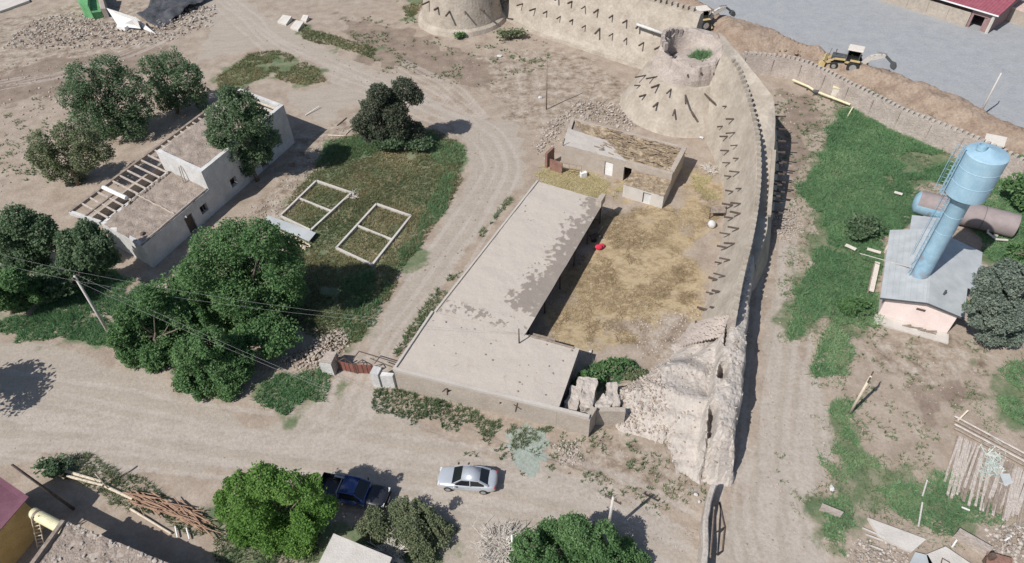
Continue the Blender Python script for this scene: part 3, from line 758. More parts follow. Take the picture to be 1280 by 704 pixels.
for i in range(n):
    a, b_ = IL[i], OL[i]; dr = b_[:2] - a[:2]; dr /= np.linalg.norm(dr) + 1e-9; s = []
    t2 = OL[min(i + 1, n - 1), :2] - OL[max(i - 1, 0), :2]; t2 /= np.linalg.norm(t2); ne = np.array([-t2[1], t2[0]]); ne *= np.sign(ne @ dr) or 1
    s.append([*a[:2], -0.2])
    for t in np.linspace(0, 1, 7): s.append([*(a[:2] * (1 - t) + b_[:2] * t), a[2] * (1 - t) + b_[2] * t])
    bt = 0.30 * b_[2]
    for t in (0.25, 0.5, 0.75, 1.0): s.append([*(b_[:2] + ne * bt * t), b_[2] * (1 - t) - 0.2 * (t == 1)])
    secs.append(s)
WV, WF = sweep(secs); WV = rough(WV, 0.22, 0.6, 14)
np_mesh('walk_body', WV, WF, M['adobe'], walk, smooth=False); MB().poly(secs[-1]).build('walk_end', M['adobe_old'], walk)
mb = MB()
for i in range(14, 34, 1):
    for f_ in (0.42, 0.75):
        b_ = OL[i]; t2 = OL[i + 1, :2] - OL[i - 1, :2]; t2 /= np.linalg.norm(t2); ne = np.array([-t2[1], t2[0]]); ne *= np.sign(ne[0])
        if i % 2 == (f_ > 0.5): continue
        p = np.array([*(b_[:2] + ne * 0.30 * b_[2] * (1 - f_)), b_[2] * f_]); q = np.array([*ne, 0])
        MB().bar(p - q * 0.4, p + q * random.uniform(0.75, 1.15), 0.13).build('timber_beam', M['wood_dark'], walk)
a = OL[26]; b_ = OL[37]
MB().bar((*a[:2], a[2] + 0.1), (*b_[:2], b_[2] + 0.12), 0.4, 0.3).build('kerb_strip', M['adobe'], walk)

# ---- north-western wall
FT = [(560, -14), (600, 6), (631, 22), (672, 42), (700, 51.6), (729, 61), (766.6, 73.4), (800, 84), (835, 95), (852, 100)]
FL_ = resample([[*P2(x, y), 0] for x, y in FT], 1.2)
tg2 = np.gradient(FL_[:, :2], axis=0); tg2 /= np.linalg.norm(tg2, axis=1)[:, None]; NN = np.column_stack([-tg2[:, 1], tg2[:, 0]]); NN *= np.sign(NN[:, 1])[:, None]
nw = thing('fortress_wall', 'tall battered mud fortress wall running off the top edge, carrying a pale pipe on its timber stubs', 'fortress wall', (*FL_[len(FL_) // 2, :2], 0))
NWH = 8.0; secs = []
for i, (x, y, _) in enumerate(FL_):
    nn = NN[i]; s = [[x - nn[0] * .55, y - nn[1] * .55, -0.2], [x - nn[0] * .5, y - nn[1] * .5, 0.28], [x, y, 0.3]]
    for t in (0.12, 0.25, 0.4, 0.55, 0.7, 0.85, 1.0): s.append([x + nn[0] * 2.9 * t, y + nn[1] * 2.9 * t, NWH * t])
    s.append([x + nn[0] * 3.9, y + nn[1] * 3.9, NWH]); s.append([x + nn[0] * 5.0, y + nn[1] * 5.0, -0.2]); secs.append(s)
NV, NF = sweep(secs); NV = rough(NV, 0.14, 0.7, 24)
np_mesh('battered_face', NV, NF, M['adobe'], nw, smooth=False)
MB().poly(secs[-1]).build('wall_end', M['adobe'], nw)
mb = MB(); d = np.r_[0, np.cumsum(np.linalg.norm(np.diff(FL_[:, :2], axis=0), axis=1))]
for t in np.arange(0.5, d[-1] - 1.0, 0.85):
    p = np.array([np.interp(t, d, FL_[:, k]) for k in range(2)]); k = min(int(np.searchsorted(d, t)), len(FL_) - 1); nn = NN[k]; g_ = tg2[k]
    c = p + nn * 3.5
    mb.prism([c - g_ * .24 - nn * .3, c + g_ * .24 - nn * .3, c + g_ * .24 + nn * .3, c - g_ * .24 + nn * .3], NWH - .05, NWH + random.uniform(0.42, 0.55))
mb.build('crenellation', M['adobe'], nw)
NB = [(715, 1.5), (731.4, 7), (747.8, 12.5), (766.6, 18.8), (783.4, 24.7), (799, 31), (819.4, 38), (700, 21), (716, 25.8), (732, 31), (749.7, 36.7), (766.6, 41.7), (783.8, 46.9), (803.8, 53.9), (824.7, 59.4), (653, 5.5), (668.8, 10.2), (684.4, 14.8), (697.7, -3), (636, 0)]
beams(nw, NB, NV, NF, 1.15, 0.17)
q = [hit(x, y, NV, NF)[0] + np.array([0.1, -1.1, 0.32]) for x, y in ((793, 29), (827, 41))]
tag(MB().tube(q, 0.2, 10).build('pipe', M['whitewash'], None, smooth=True, base=q[0]), 'pale pipe lying across two timber stubs of the fortress wall', 'pipe')

# ---- round towers
def polar(name, c, prof, n=72, m_=None, parent=None, amp=0.12, seed=1, material='adobe'):
    """prof(theta) -> list of (radius, height)"""
    secs = []
    for k in range(n + 1):
        th = 2 * math.pi * k / n
        secs.append([[c[0] + r * math.cos(th), c[1] + r * math.sin(th), z] for r, z in prof(th)])
    V, F = sweep(secs); k0 = V[:len(secs[0])].copy(); V = rough(V, amp, 0.7, seed); V[-len(k0):] = V[:len(k0)]
    np_mesh(name, V, F, M[material], parent, smooth=False); return V, F
CT = P2(851, 131)
ct = thing('corner_tower', 'rounded mud corner tower with eroded brick crown where two fortress walls meet', 'tower', (*CT, 0))
def lerp(a, b, t): return [(x[0] * (1 - t) + y[0] * t, x[1] * (1 - t) + y[1] * t) for x, y in zip(a, b)]
def base_prof(th):
    return [(8.1, -0.2), (7.75, 0.1), (7.2, 1.1), (6.65, 2.1), (6.1, 3.1), (5.55, 4.1), (5.1, 4.9), (5.0, 5.05), (4.5, 5.1)]
TV, TF = polar('plastered_base', CT, base_prof, parent=ct, seed=33)
def crown_prof(th):
    s_ = sstep(-0.15, 0.5, math.cos(th - math.radians(42)))
    w = lambda k: float(fbm(np.array([math.cos(th) * k]), np.array([math.sin(th) * k + 3]), 3, 19)[0]) - .5
    up = 1.0 * max(0.0, math.cos(th - math.radians(160))); fl = 6.9 - 1.5 * max(0.0, math.cos(th - math.radians(140))); e = 1.9 * w(2.2); rz = 2.4 * w(3.1) - .15
    south = [(4.8, 4.5), (4.6 + e * .3, 5.2), (4.4 + e * .6, 5.9), (4.05 + e, 6.6), (3.75 + e, 7.3 + up * .5), (3.45 + e, 7.5 + up + rz), (3.15 + e, 7.3 + up + rz), (2.85, fl), (1.2, 6.75), (0.0, 6.75)]
    north = [(5.0, 4.5), (5.0, 6.0), (4.95, 7.0), (4.85, 7.8), (4.6, 8.2), (3.7, 8.3 + up * .6 + rz * .4), (3.35, 8.0 + up * .6 + rz * .4), (2.8, fl + .3), (1.4, 6.75), (0.0, 6.75)]
    return lerp(south, north, float(s_))
CV, CF = polar('eroded_crown', CT, crown_prof, n=150, parent=ct, amp=0.24, seed=44, material='adobe_old')
mb = MB()
for a in np.radians(np.arange(100, 205, 12)):
    c = CT + 3.45 * np.array([math.cos(a), math.sin(a)]); mb.box((c[0], c[1], 7.75 + 1.0 * max(0.0, math.cos(a - math.radians(160)))), (0.45, 0.42, random.uniform(.6, 1.1)), a)
mb.build('crenellation', M['adobe_old'], ct)
TB = [(835.5, 67.5, .9), (826.9, 76), (816.7, 87.8), (818, 97.2), (823.4, 105.8), (839.4, 112.8), (858, 118.3, 1.9), (880.8, 117.5, 1.9), (807.3, 119), (801, 106.6), (807.3, 94), (822, 129), (842.5, 136), (865, 139.4), (887, 140)]
beams(ct, TB, TV, TF, 1.15, 0.17)
beams(ct, [(860, 93, .3), (876, 92, .3), (893, 92, .3)], CV, CF, 0.3, 0.2)
for nm, (px, py), hgt_, cnt, lb in (('shrub', (880, 68), 6.8, 240, 'green weeds growing in the hollow crown of the corner tower'),):
    q = P(px, py, hgt_ + .3); g = np.random.default_rng(5)
    pos = np.column_stack([q[0] + g.normal(0, .75, cnt), q[1] + g.normal(0, .5, cnt), np.full(cnt, hgt_)])
    V, F = blades(pos, g.uniform(.3, .8, cnt), np.full(cnt, .12), 5, .5, g)
    tag(np_mesh('weeds', V, F, M['grass'], rnd=g.random(len(F)), base=q), lb, 'weeds', kind='stuff')

RTc = P2(578, 22)
rt = thing('round_tower', 'round battered mud tower with one ring of timber stubs at the top edge', 'tower', (*RTc, 0))
RV, RF = polar('tower_body', RTc, lambda th: [(7.3, -0.2), (7.0, 0.6), (6.5, 0.9), (5.9, 3.4), (5.3, 6.0), (4.7, 8.6), (4.2, 8.7), (0, 8.7)], parent=rt, seed=55)
beams(rt, [(536.7, 1.6), (547.7, 9.4), (561.7, 14.8), (581, 14.8), (601.6, 12.5), (615.6, 4)], RV, RF, 1.25, 0.2)

# ---- the eroded southern rampart, one heightfield body
CP = []
def ln(pts, step=0.5):
    q = resample([[*P2(x, y, z), z] for x, y, z in pts], step); CP.extend(q.tolist()); return q
R_ = ln([(947, 314, 2.7), (944, 335, 3.0), (942, 350, 3.2), (940, 380, 3.3), (938, 420, 3.3), (936, 450, 3.3), (934, 470, 3.3), (930, 500, 3.4), (925, 535, 3.3), (923, 560, 2.5), (921, 580, 1.5), (919, 596, .6), (917, 606, .2)], 0.3)
CP.clear()
t_ = np.gradient(R_[:, :2], axis=0); t_ /= np.linalg.norm(t_, axis=1)[:, None]; ne = np.column_stack([-t_[:, 1], t_[:, 0]]); ne *= np.sign(ne[:, 0])[:, None]
ln([(900, 480, 1.6), (896, 495, 1.8)]); ln([(888, 520, 2.3), (886, 545, 1.6), (885, 570, 1.5), (884, 595, 1.3)])
ln([(887, 470, 2.3), (870, 470, 2.4), (845, 465, 2.4), (830, 462, 2.5)]); ln([(836, 455, 2.8), (850, 452, 2.8), (880, 462, 2.7)])
ln([(768, 496, 1.5), (790, 486, 2.2), (815, 478, 2.7), (838, 482, 2.8), (862, 490, 2.9), (886, 498, 2.9)])
ln([(770, 510, 1.3), (800, 505, 1.6), (838, 515, 1.9), (880, 520, 2.2)]); ln([(775, 528, .5), (805, 532, .6), (832, 540, 1.2), (860, 548, 1.5), (882, 550, 1.5)])
ln([(775, 543, -.1), (800, 552, -.3), (832, 556, -.2)]); ln([(836, 560, .8), (862, 556, 1.2)]); ln([(842, 575, .15), (862, 575, .5), (880, 590, .5)], .4); ln([(850, 600, -.3), (880, 612, -.2), (905, 606, -.2), (922, 606, -.3)])
ln([(758, 500, -.2), (763, 520, -.3), (768, 540, -.3)]); ln([(762, 486, -.3), (790, 470, -.2), (815, 455, -.1), (838, 440, -.1)])
ln([(842, 436, .1), (856, 424, .3), (872, 408, .3)]); ln([(862, 440, 1.0), (880, 425, 1.5), (900, 405, 2.2)]); ln([(884, 445, 2.2), (898, 425, 2.5)]); ln([(846, 428, -.3), (862, 408, -.4), (868, 398, -.4)])
ln([(918, 350, -.3), (912, 372, -.3), (904, 392, -.3), (884, 398, -.4)])
CPn = np.array(CP)
_a = np.vstack([CPn[:, :2], R_[:, :2]]); lo = _a.min(0) - 1; hi = _a.max(0) + 1; st = 0.16
hx = np.arange(lo[0], hi[0], st); hy = np.arange(lo[1], hi[1], st); HX, HY = np.meshgrid(hx, hy, indexing='ij'); q = np.column_stack([HX.ravel(), HY.ravel()])
HZ = np.empty(len(q)); DM = np.empty(len(q))
for i in range(0, len(q), 3000):
    D = np.linalg.norm(q[i:i + 3000, None, :] - CPn[None, :, :2], axis=2); w = 1 / (D + 0.12) ** 3.2
    HZ[i:i + 3000] = (w * CPn[:, 2]).sum(1) / w.sum(1); DM[i:i + 3000] = D.min(1)
DR = np.empty(len(q)); KR = np.empty(len(q), int)
for i in range(0, len(q), 3000):
    dv = q[i:i + 3000, None, :] - R_[None, :, :2]; D = np.linalg.norm(dv, axis=2); k = D.argmin(1); KR[i:i + 3000] = k
    DR[i:i + 3000] = -np.einsum('ij,ij->i', dv[np.arange(len(k)), k], ne[k])
wob = 0.55 * (fbm(q[:, 0] * .8, q[:, 1] * .8, 4, 51) - .5); dr = DR + wob
wid = np.interp(KR / len(R_), [0, .1, .25, .5, 1], [0.9, 1.2, 1.6, 2.2, 2.35])
crest = R_[KR, 2] * np.clip(1 - np.exp(-np.clip(dr, 0, 9) / 0.10), 0, 1) + 0.30 * np.exp(-((dr - 0.6 * wid) / 0.8) ** 2) - .3 * (dr < 0)
blend = sstep(wid - .15, wid + .35, dr)
# beyond the ends of the ridge it breaks off
along = (q - R_[-1, :2]) @ t_[-1]
crest = np.where(along > 0, crest * np.clip(1 - along / .5, 0, 1) - .2, crest)
HZ = np.where(HZ > 0, HZ * .86, HZ)
HZ = np.where(dr < wid + .4, crest * (1 - blend) + HZ * blend, HZ)
amp = np.clip(HZ, 0, 1.5) / 1.5
bx_ = q[:, 0] * .9 + q[:, 1] * .35; by_ = q[:, 1] * .9 - q[:, 0] * .35
wx_ = bx_ + .25 * (fbm(q[:, 0] * 2, q[:, 1] * 2, 2, 3) - .5); wy_ = by_ + .25 * (fbm(q[:, 0] * 2 + 9, q[:, 1] * 2, 2, 3) - .5)
blk = _hash(np.floor(wx_ / .42), np.floor(wy_ / .3), 5) - .5; blk2 = _hash(np.floor(wx_ / .9), np.floor(wy_ / .75), 6) - .5
left = sstep(1.5, -1.5, q[:, 0] - P2(832, 515, 1.5)[0])
rdg = sstep(wid + .5, wid - .1, dr)
for (ax_, ay_, az_, bx2, by2, bz2, rr2, dp) in ((902, 466, 2.2, 899, 482, 2.0, .32, 2.0), (888, 520, 2.0, 885, 552, 1.4, .28, 1.9), (909, 398, 2.6, 904, 440, 2.5, .12, 1.2), (882, 562, 1.0, 881, 590, .6, .2, .8)):
    a_ = P2(ax_, ay_, az_); b2_ = P2(bx2, by2, bz2); e_ = b2_ - a_; tt = np.clip(((q - a_) @ e_) / (e_ @ e_), 0, 1); dd_ = np.linalg.norm(q - a_ - tt[:, None] * e_, axis=1)
    HZ = HZ - dp * np.exp(-(dd_ / rr2) ** 4)
HZ = HZ + amp * (blk * (.03 + .22 * left) + blk2 * (.03 + .22 * left))
HZ = HZ + amp * (.34 + .50 * left + .42 * rdg) * (0.26 * (fbm(q[:, 0] * 0.9, q[:, 1] * 0.9, 4, 61) - .5) + 0.34 * (fbm(q[:, 0] * 2.6, q[:, 1] * 2.6, 3, 62) - .5) + .10 * (fbm(q[:, 0] * 9, q[:, 1] * 9, 2, 63) - .5))
idx = np.arange(len(q)).reshape(HX.shape); F = np.stack([idx[:-1, :-1], idx[1:, :-1], idx[1:, 1:], idx[:-1, 1:]], -1).reshape(-1, 4)
OUTL = np.vstack([R_[:, :2] + ne * 0.8, W((930, 640), (905, 640), (878, 625), (850, 604), (838, 575), (830, 556), (800, 553), (770, 543), (755, 500), (762, 485), (790, 468), (815, 453), (838, 438), (842, 425), (862, 402)), np.array([P2(880, 385, 1.5), P2(915, 352, 2.0), P2(938, 322, 2.6)])])
keep = (HZ[F].max(1) > -0.12) & (sdist(q[F].mean(1)[:, 0], q[F].mean(1)[:, 1], OUTL) > 0)
F = F[keep]; u, inv = np.unique(F, return_inverse=True)
o = np_mesh('ruined_rampart', np.column_stack([q[u], HZ[u]]), inv.reshape(-1, 4), M['clay'], smooth=False, base=(*P2(900, 520), 0))
RZ = (q, HZ, DM)
random.seed(71); A_, B2_, C2_, D2_ = P(846, 434, .1), P(866, 404, .1), P(910, 393, 4.4), P(901, 421, 2.9); mb = MB()
for k in range(17):
    t0 = k / 16; a_ = A_ * (1 - t0) + D2_ * t0; b2_ = B2_ * (1 - t0) + C2_ * t0; m0 = 0.0
    while m0 < 1:
        m1 = m0 + random.uniform(.10, .2); e_ = min(m1, 1.0); p0_ = a_ + (b2_ - a_) * m0; p1_ = a_ + (b2_ - a_) * (e_ - .012); j_ = np.array([0, 0, random.uniform(-.07, .07)])
        if np.linalg.norm(p1_ - p0_) > .05: mb.bar(p0_ + j_, p1_ + j_, .24, .3)
        m0 = m1
mb.build('brick_stepping', M['adobe_old'], fw)
tag(o, 'eroded pale clay rampart, crumbling and rounded, at the south end of the fortress wall', 'ruined wall')

# ---- spoil heap and toothed roadside wall
BW = [(928, 68), (958, 70), (985, 73), (1010, 80), (1035, 92), (1060, 105), (1095, 122), (1130, 140), (1165, 153), (1200, 166), (1240, 184), (1285, 206), (1330, 226)]
BWH = 2.7
bl = np.array([P2(x, y, BWH) for x, y in BW]); bl = resample(np.column_stack([bl, np.zeros(len(bl))]), 1.0)[:, :2]
bw = thing('boundary_wall', 'long low mud wall with toothed top between the green plot and the dug road edge', 'wall', (*bl[len(bl) // 2], 0))
tb = np.gradient(bl, axis=0); tb /= np.linalg.norm(tb, axis=1)[:, None]; nb = np.column_stack([-tb[:, 1], tb[:, 0]]); nb *= np.sign(nb[:, 1])[:, None]
secs = [[[*(p - k * 0.25), -.2], [*(p - k * 0.10), 1.2], [*p, BWH], [*(p + k * 0.38), BWH], [*(p + k * 0.5), -.2]] for p, k in zip(bl, nb)]
V, F = sweep(secs); np_mesh('wall_face', rough(V, .1, .8, 71), F, M['adobe_old'], bw)
mb = MB(); mp_ = MB(); d = np.r_[0, np.cumsum(np.linalg.norm(np.diff(bl, axis=0), axis=1))]
for j, t in enumerate(np.arange(0.4, d[-1] - .4, 0.62)):
    p = np.array([np.interp(t, d, bl[:, k]) for k in range(2)]); k = min(int(np.searchsorted(d, t)), len(bl) - 1); a, c = tb[k], nb[k]; p = p + c * .19
    mb.prism([p - a * .17 - c * .2, p + a * .17 - c * .2, p + a * .17 + c * .2, p - a * .17 + c * .2], BWH - .04, BWH + random.uniform(.3, .38))
    if j % 6 == 0:
        s = p - c * .33; mp_.prism([s - a * .09, s + a * .09, s + a * .09 - c * .07, s - a * .09 - c * .07], -.2, BWH - .25)
mb.build('crenellation', M['clay'], bw); mp_.build('pilaster', M['adobe_old'], bw)

SP = np.vstack([W((835, -12), (880, 6), (905, 24), (950, 36), (985, 50), (1035, 68), (1075, 83), (1115, 92), (1150, 108), (1205, 130), (1300, 172)), W((1300, 205), (1240, 178), (1180, 152), (1120, 126), (1070, 105), (1030, 86), (990, 70), (950, 66), (925, 66), (895, 45), (860, 20))])
lo = SP.min(0); hi = SP.max(0); hx = np.arange(lo[0], hi[0], .45); hy = np.arange(lo[1], hi[1], .45); HX, HY = np.meshgrid(hx, hy, indexing='ij'); q = np.column_stack([HX.ravel(), HY.ravel()])
sd = sdist(q[:, 0], q[:, 1], SP) + (fbm(q[:, 0] * .4, q[:, 1] * .4, 3, 8) - .5) * 1.5
HZ = np.clip(sd, -0.2, 2.2) / 2.2 * 1.5 * (0.65 + .7 * fbm(q[:, 0] * .3, q[:, 1] * .3, 3, 81)) + .45 * sstep(0, 1, sd) * (fbm(q[:, 0] * 1.1, q[:, 1] * 1.1, 4, 82) - .5)
idx = np.arange(len(q)).reshape(HX.shape); F = np.stack([idx[:-1, :-1], idx[1:, :-1], idx[1:, 1:], idx[:-1, 1:]], -1).reshape(-1, 4); F = F[sd[F].max(1) > -.6]
u, inv = np.unique(F, return_inverse=True); o = np_mesh('soil_heap', np.column_stack([q[u], HZ[u]]), inv.reshape(-1, 4), M['spoil'], base=(*P2(1010, 62), 0), smooth=False)
tag(o, 'long brown bank of dug earth along the asphalt road', 'soil heap')
# ================================================================== BUILDINGS
# ---- the ruined white house on the left
H = Frame(P2(192.5, 335), 66.1, 0.19)
wh = thing('ruined_house', 'long whitewashed house with half its roof stripped to bare rafters, shaded by trees', 'house', H(0, 0))
LU, LV, LZ, TZ = 9.75, 6.75, 2.95, 5.25
mb = MB()
wall_open(mb, H(0, 0), H(LU, 0), -0.2, LZ, 0.45, [(5.5, 6.6, 0, 2.15), (7.75, 8.75, 0.95, 1.95)])
wall_open(mb, H(0, LV), H(0, 0.45), -0.2, LZ - .002, 0.4)
wall_open(mb, H(LU, LV), H(0.4, LV), -0.2, LZ - .004, 0.4, [(2, 3, 0, 2.1), (6, 7, .9, 2)])
mb.build('wall', M['whitewash'], wh)
mb = MB(); wall_open(mb, H(LU, 0), H(24.2, 0), -0.2, TZ, 0.5, [(3.0, 4.0, 1.0, 2.1), (8.1, 9.3, 0, 2.2), (11.5, 12.5, 1.1, 2.2)])
wall_open(mb, H(24.2, 0.5), H(24.2, 7.5), -0.2, TZ - .003, 0.5)
wall_open(mb, H(LU, 7.5), H(LU, 0.5), LZ - 2.9, TZ - .002, 0.45)
wall_open(mb, H(24.2, 7.5), H(LU + .45, 7.5), -0.2, TZ - .25, 0.45)
mb.build('upper_wall', M['whitewash'], wh)
grid_patch('roof', [H(0.02, 0.02, LZ + .03), H(LU - .06, 0.02, LZ + .03), H(LU - .06, LV - .15, LZ + .03), H(0.02, LV - .15, LZ + .03)], 60, 44, M['roof_dirt'], wh, zamp=0.32, zs=1.3)
MB().prism(H.xy((0.45, 0.5), (LU - .1, 0.5), (LU - .1, LV - .4), (0.45, LV - .4)), LZ - .3, LZ - .12).build('roof_slab', M['roof_dirt'], wh)
grid_patch('upper_roof', [H(LU + .5, 0.5, TZ - .02), H(20.6, 0.5, TZ - .02), H(20.6, 7.1, TZ - .02), H(LU + .5, 7.1, TZ - .02)], 70, 44, M['roof_dirt'], wh, zamp=0.35, zs=1.1, seed=9)
mb = MB()
for u in (21.0, 21.7, 22.4, 23.1): mb.bar(H(u, .3, TZ - .1), H(u, 7.3, TZ - .1), .16, .16)
mb.build('exposed_joists', M['wood_pale'], wh)
grid_patch('roof_remnant', [H(20.6, 3.6, TZ), H(24.0, 3.9, TZ), H(24.0, 7.3, TZ), H(20.6, 7.3, TZ)], 20, 20, M['roof_dirt'], wh, zamp=.4)
# parapet rim and the ridge of mud on the lower roof
mb = MB(); pts = [H(u, 0.18, LZ + .07 + .05 * random.random()) for u in np.arange(0.2, LU, .35)]; mb.tube(pts, 0.11, 6); mb.build('roof_rim', M['mudwall'], wh)
MB().tube([H(4.9 + .1 * random.random(), v, LZ + .1) for v in np.arange(.3, LV, .4)], .09, 5).build('roof_seam', M['mudwall'], wh)
random.seed(4); mb = MB()
for u in np.arange(3.5, LU - .2, .22):
    q = H(u, LV - .45 + random.uniform(-.12, .12), LZ + .1); mb.rock(q, random.uniform(.12, .24))
mb.build('broken_mud_lumps', M['roof_dirt'], wh)['kind'] = 'stuff'
MB().rock(H(1.2, 1.2, LZ + .1), .28).build('chimney_stub', M['iron'], wh)
# veranda of bare rafters at the back
VZ = 2.95
MB().bar(H(-.7, 11.2, VZ), H(23.4, 11.35, VZ), .32, .34).build('eave_beam', M['wood'], wh)
MB().bar(H(.05, LV + .1, VZ - .1), H(-.62, 11.2, VZ - .1), .34, .4).build('end_beam', M['whitewash'], wh)
for u in np.arange(0.9, 23, 1.06):
    if u > LU - .2 and u < LU + 1.3: pass
    v0 = LV - .2 if u < LU else 7.6
    MB().bar(H(u, v0, VZ + .02), H(u - .05, 11.05, VZ + .05), .15, .17).build('rafter', M['board'], wh)
MB().tube([H(3.9, LV + .3, VZ + .22), H(3.75, 10.9, VZ + .22)], .24, 8).build('log', M['paint_white'], wh)
MB().bar(H(-.2, 9.0, VZ + .1), H(4.2, 9.1, VZ + .1), .22, .16).build('purlin', M['wood'], wh)
wall_open(MB(), H(23.4, 11.6), H(-.8, 11.4), -.2, 1.0, .3).build('veranda_parapet', M['mudwall'], wh)
MB().prism(H.xy((5.52, .2), (6.58, .2), (6.58, .3), (5.52, .3)), 0, 2.13).build('door', M['wood_dark'], wh)
f = MB(); f.bar(H(7.8, .2, .97), H(8.7, .2, .97), .06); f.bar(H(8.25, .2, .97), H(8.25, .2, 1.93), .05); f.build('window_frame', M['wood'], wh)
MB().bar(H(5.6, -.5, 2.45), H(5.75, .1, 2.5), .1, .06).build('spout', M['zinc'], wh)
for u in (9.2, 9.45): MB().bar(H(u - .1, 3.4, LZ), H(u + .2, 3.5, LZ + 1.9), .06).build('leaning_pole', M['wood'], wh)
MB().prism(H.xy((0.5, .5), (24, .5), (24, 7.0), (.5, 6.6)), -.15, 0.02).build('floor', M['roof_dirt'], wh)

# ---- long flat roofed mud house in the middle
B_ = Frame(P2(498, 487), -18.6, 0.035); BZ = 2.45
lh = thing('flat_house', 'long flat mud house with a pale L-shaped roof, its plaster worn along the yard side', 'house', B_(7, 10))
mb = MB(); wall_open(mb, B_(0, 0), B_(13.65, 0), -.2, BZ, .45, [(4.55, 5.0, 1.35, 1.75), (9.0, 9.3, 1.4, 1.75)])
wall_open(mb, B_(13.6, 0.45), B_(13.6, 6.4), -.2, BZ - .003, .45); wall_open(mb, B_(.35, 6.9), B_(.05, .45), -.2, BZ - .003, .4)
wall_open(mb, B_(6.7, 6.9), B_(8.9, 26.2), -.2, BZ - .26, .45, [(2, 3.1, 0, 2), (7, 8, 1, 1.9), (11, 12.1, 0, 2), (15, 16, 1, 1.9)])
wall_open(mb, B_(10.9, 26.6), B_(3.6, 27.8), -.2, BZ - .009, .45); wall_open(mb, B_(3.6, 27.7), B_(.85, 7.0), -.2, BZ - .012, .45)
wall_open(mb, B_(13.1, 6.4), B_(8.7, 6.5), -.2, BZ - .009, .4)
mb.build('wall', M['mudwall'], lh)
MB().prism(B_.xy((-.1, .3), (13.7, .3), (13.7, 6.4), (.4, 6.9)), BZ - .25, BZ - .05).build('lower_roof_slab', M['roof_mud'], lh)
def wear(s_, t_, c):
    n1 = fbm(c[:, 0] * .8, c[:, 1] * .8, 5, 3) - .5; n2 = fbm(c[:, 0] * 3.1, c[:, 1] * 3.1, 4, 8) - .5
    base = sstep(-.05, .13, s_ - .60 - .17 * t_ + .34 * n1 + .42 * n2 - .5 * sstep(.17, .07, t_))
    spots = sstep(.10, .17, n2 + .5 * n1) * sstep(.42, .0, np.abs(t_ - .05) * 5.0)
    return np.clip(np.maximum(base * (.80 + .7 * n2), .8 * spots) + .25 * n1 + .1, 0, 1)
def stains(s_, t_, c):
    n1 = fbm(c[:, 0] * .35, c[:, 1] * .35, 4, 13) - .5; n2 = fbm(c[:, 0] * 2.6, c[:, 1] * 2.6, 4, 18) - .5
    crack = 1 - sstep(.0, .035, np.abs(fbm(c[:, 0] * .55, c[:, 1] * .55, 3, 29) - .5))
    return np.clip(.12 + .5 * n1 + .35 * n2 + .28 * crack * (n1 > -.02), 0, 1)
M['roof_worn'] = mat('worn_mud_roof', (0.455, 0.41, 0.362), (0.45, 0.40, 0.35), (0.262, 0.228, 0.198), scale=2.5, fine=5, fine_amt=.06, bump=.22, attr='rnd')
grid_patch('lower_roof', [B_(-.15, .28, BZ + .05), B_(13.75, .22, BZ + .05), B_(13.75, 6.42, BZ + .05), B_(.4, 7.0, BZ + .05)], 200, 96, M['roof_worn'], lh, zamp=.12, zs=.6, bow=.05, attr=stains)
grid_patch('upper_roof', [B_(.85, 6.95, BZ + .12), B_(8.95, 6.42, BZ + .12), B_(11.1, 26.2, BZ + .12), B_(3.5, 27.8, BZ + .12)], 120, 300, M['roof_worn'], lh, zamp=.14, zs=.7, attr=wear, bow=.04)
MB().prism(B_.xy((.95, 7.0), (8.85, 6.5), (10.9, 26.1), (3.7, 27.6)), BZ - .25, BZ - .0).build('upper_roof_slab', M['roof_mud'], lh)
mb = MB(); mb.bar(B_(-.1, .16, BZ + .12), B_(16.2, .1, BZ + .0), .3, .26); mb.bar(B_(-.05, .2, BZ + .1), B_(.38, 6.95, BZ + .12), .2, .2); mb.bar(B_(.6, 6.98, BZ + .14), B_(3.45, 27.8, BZ + .16), .2, .16)
mb.build('roof_rim', M['roof_mud'], lh)
MB().prism(B_.xy((10.4, 25.3), (11.0, 25.2), (11.15, 26.5), (10.7, 26.6)), BZ, BZ + .85).build('chimney_stub', M['mudwall'], lh)
MB().rock(B_(13.2, 6.0, BZ + .1), .12).build('roof_stone', M['stone'], lh)
mb = MB(); mb.bar(B_(9.3, 6.55, BZ + .15), B_(13.3, 6.3, BZ + .1), .14); mb.bar(B_(9.6, 6.8, BZ + .12), B_(11.6, 6.7, BZ + .12), .2, .14); mb.build('roof_edge_timber', M['wood'], lh)
mb = MB(); mb.bar(B_(4.5, -.03, 1.0), B_(4.6, -.03, 1.95), .07); mb.bar(B_(4.1, -.03, 1.3), B_(4.5, -.03, 1.9), .05); mb.build('wall_bracket', M['iron'], lh)
mb = MB(); mb.bar(B_(10.3, -.04, 1.0), B_(10.5, -.04, 2.2), .06); mb.bar(B_(10.2, -.03, 1.9), B_(10.8, -.03, 1.5), .06); mb.build('wall_bracket', M['iron'], lh)
random.seed(77); mb = MB()
for k in range(70):
    u, v = random.uniform(.5, 13), random.uniform(.6, 6.2)
    if k > 25: t_ = random.random(); v = 7.2 + 18.5 * t_; u = 1.2 + 2.3 * t_ + random.uniform(0, 7.0) ** 1.0
    mb.rock(B_(u, v, BZ + .13), random.uniform(.03, .1), (1.2, 1, .5))
mb.build('roof_litter', M['stone'], lh)['kind'] = 'stuff'
for k in range(6): MB().tube([B_(8.75 + 2.2 * k / 5, 8.2 + 17.4 * k / 5, -.1), B_(8.75 + 2.2 * k / 5, 8.2 + 17.4 * k / 5, BZ - .2)], .09, 7).build('porch_post', M['wood_dark'], lh)
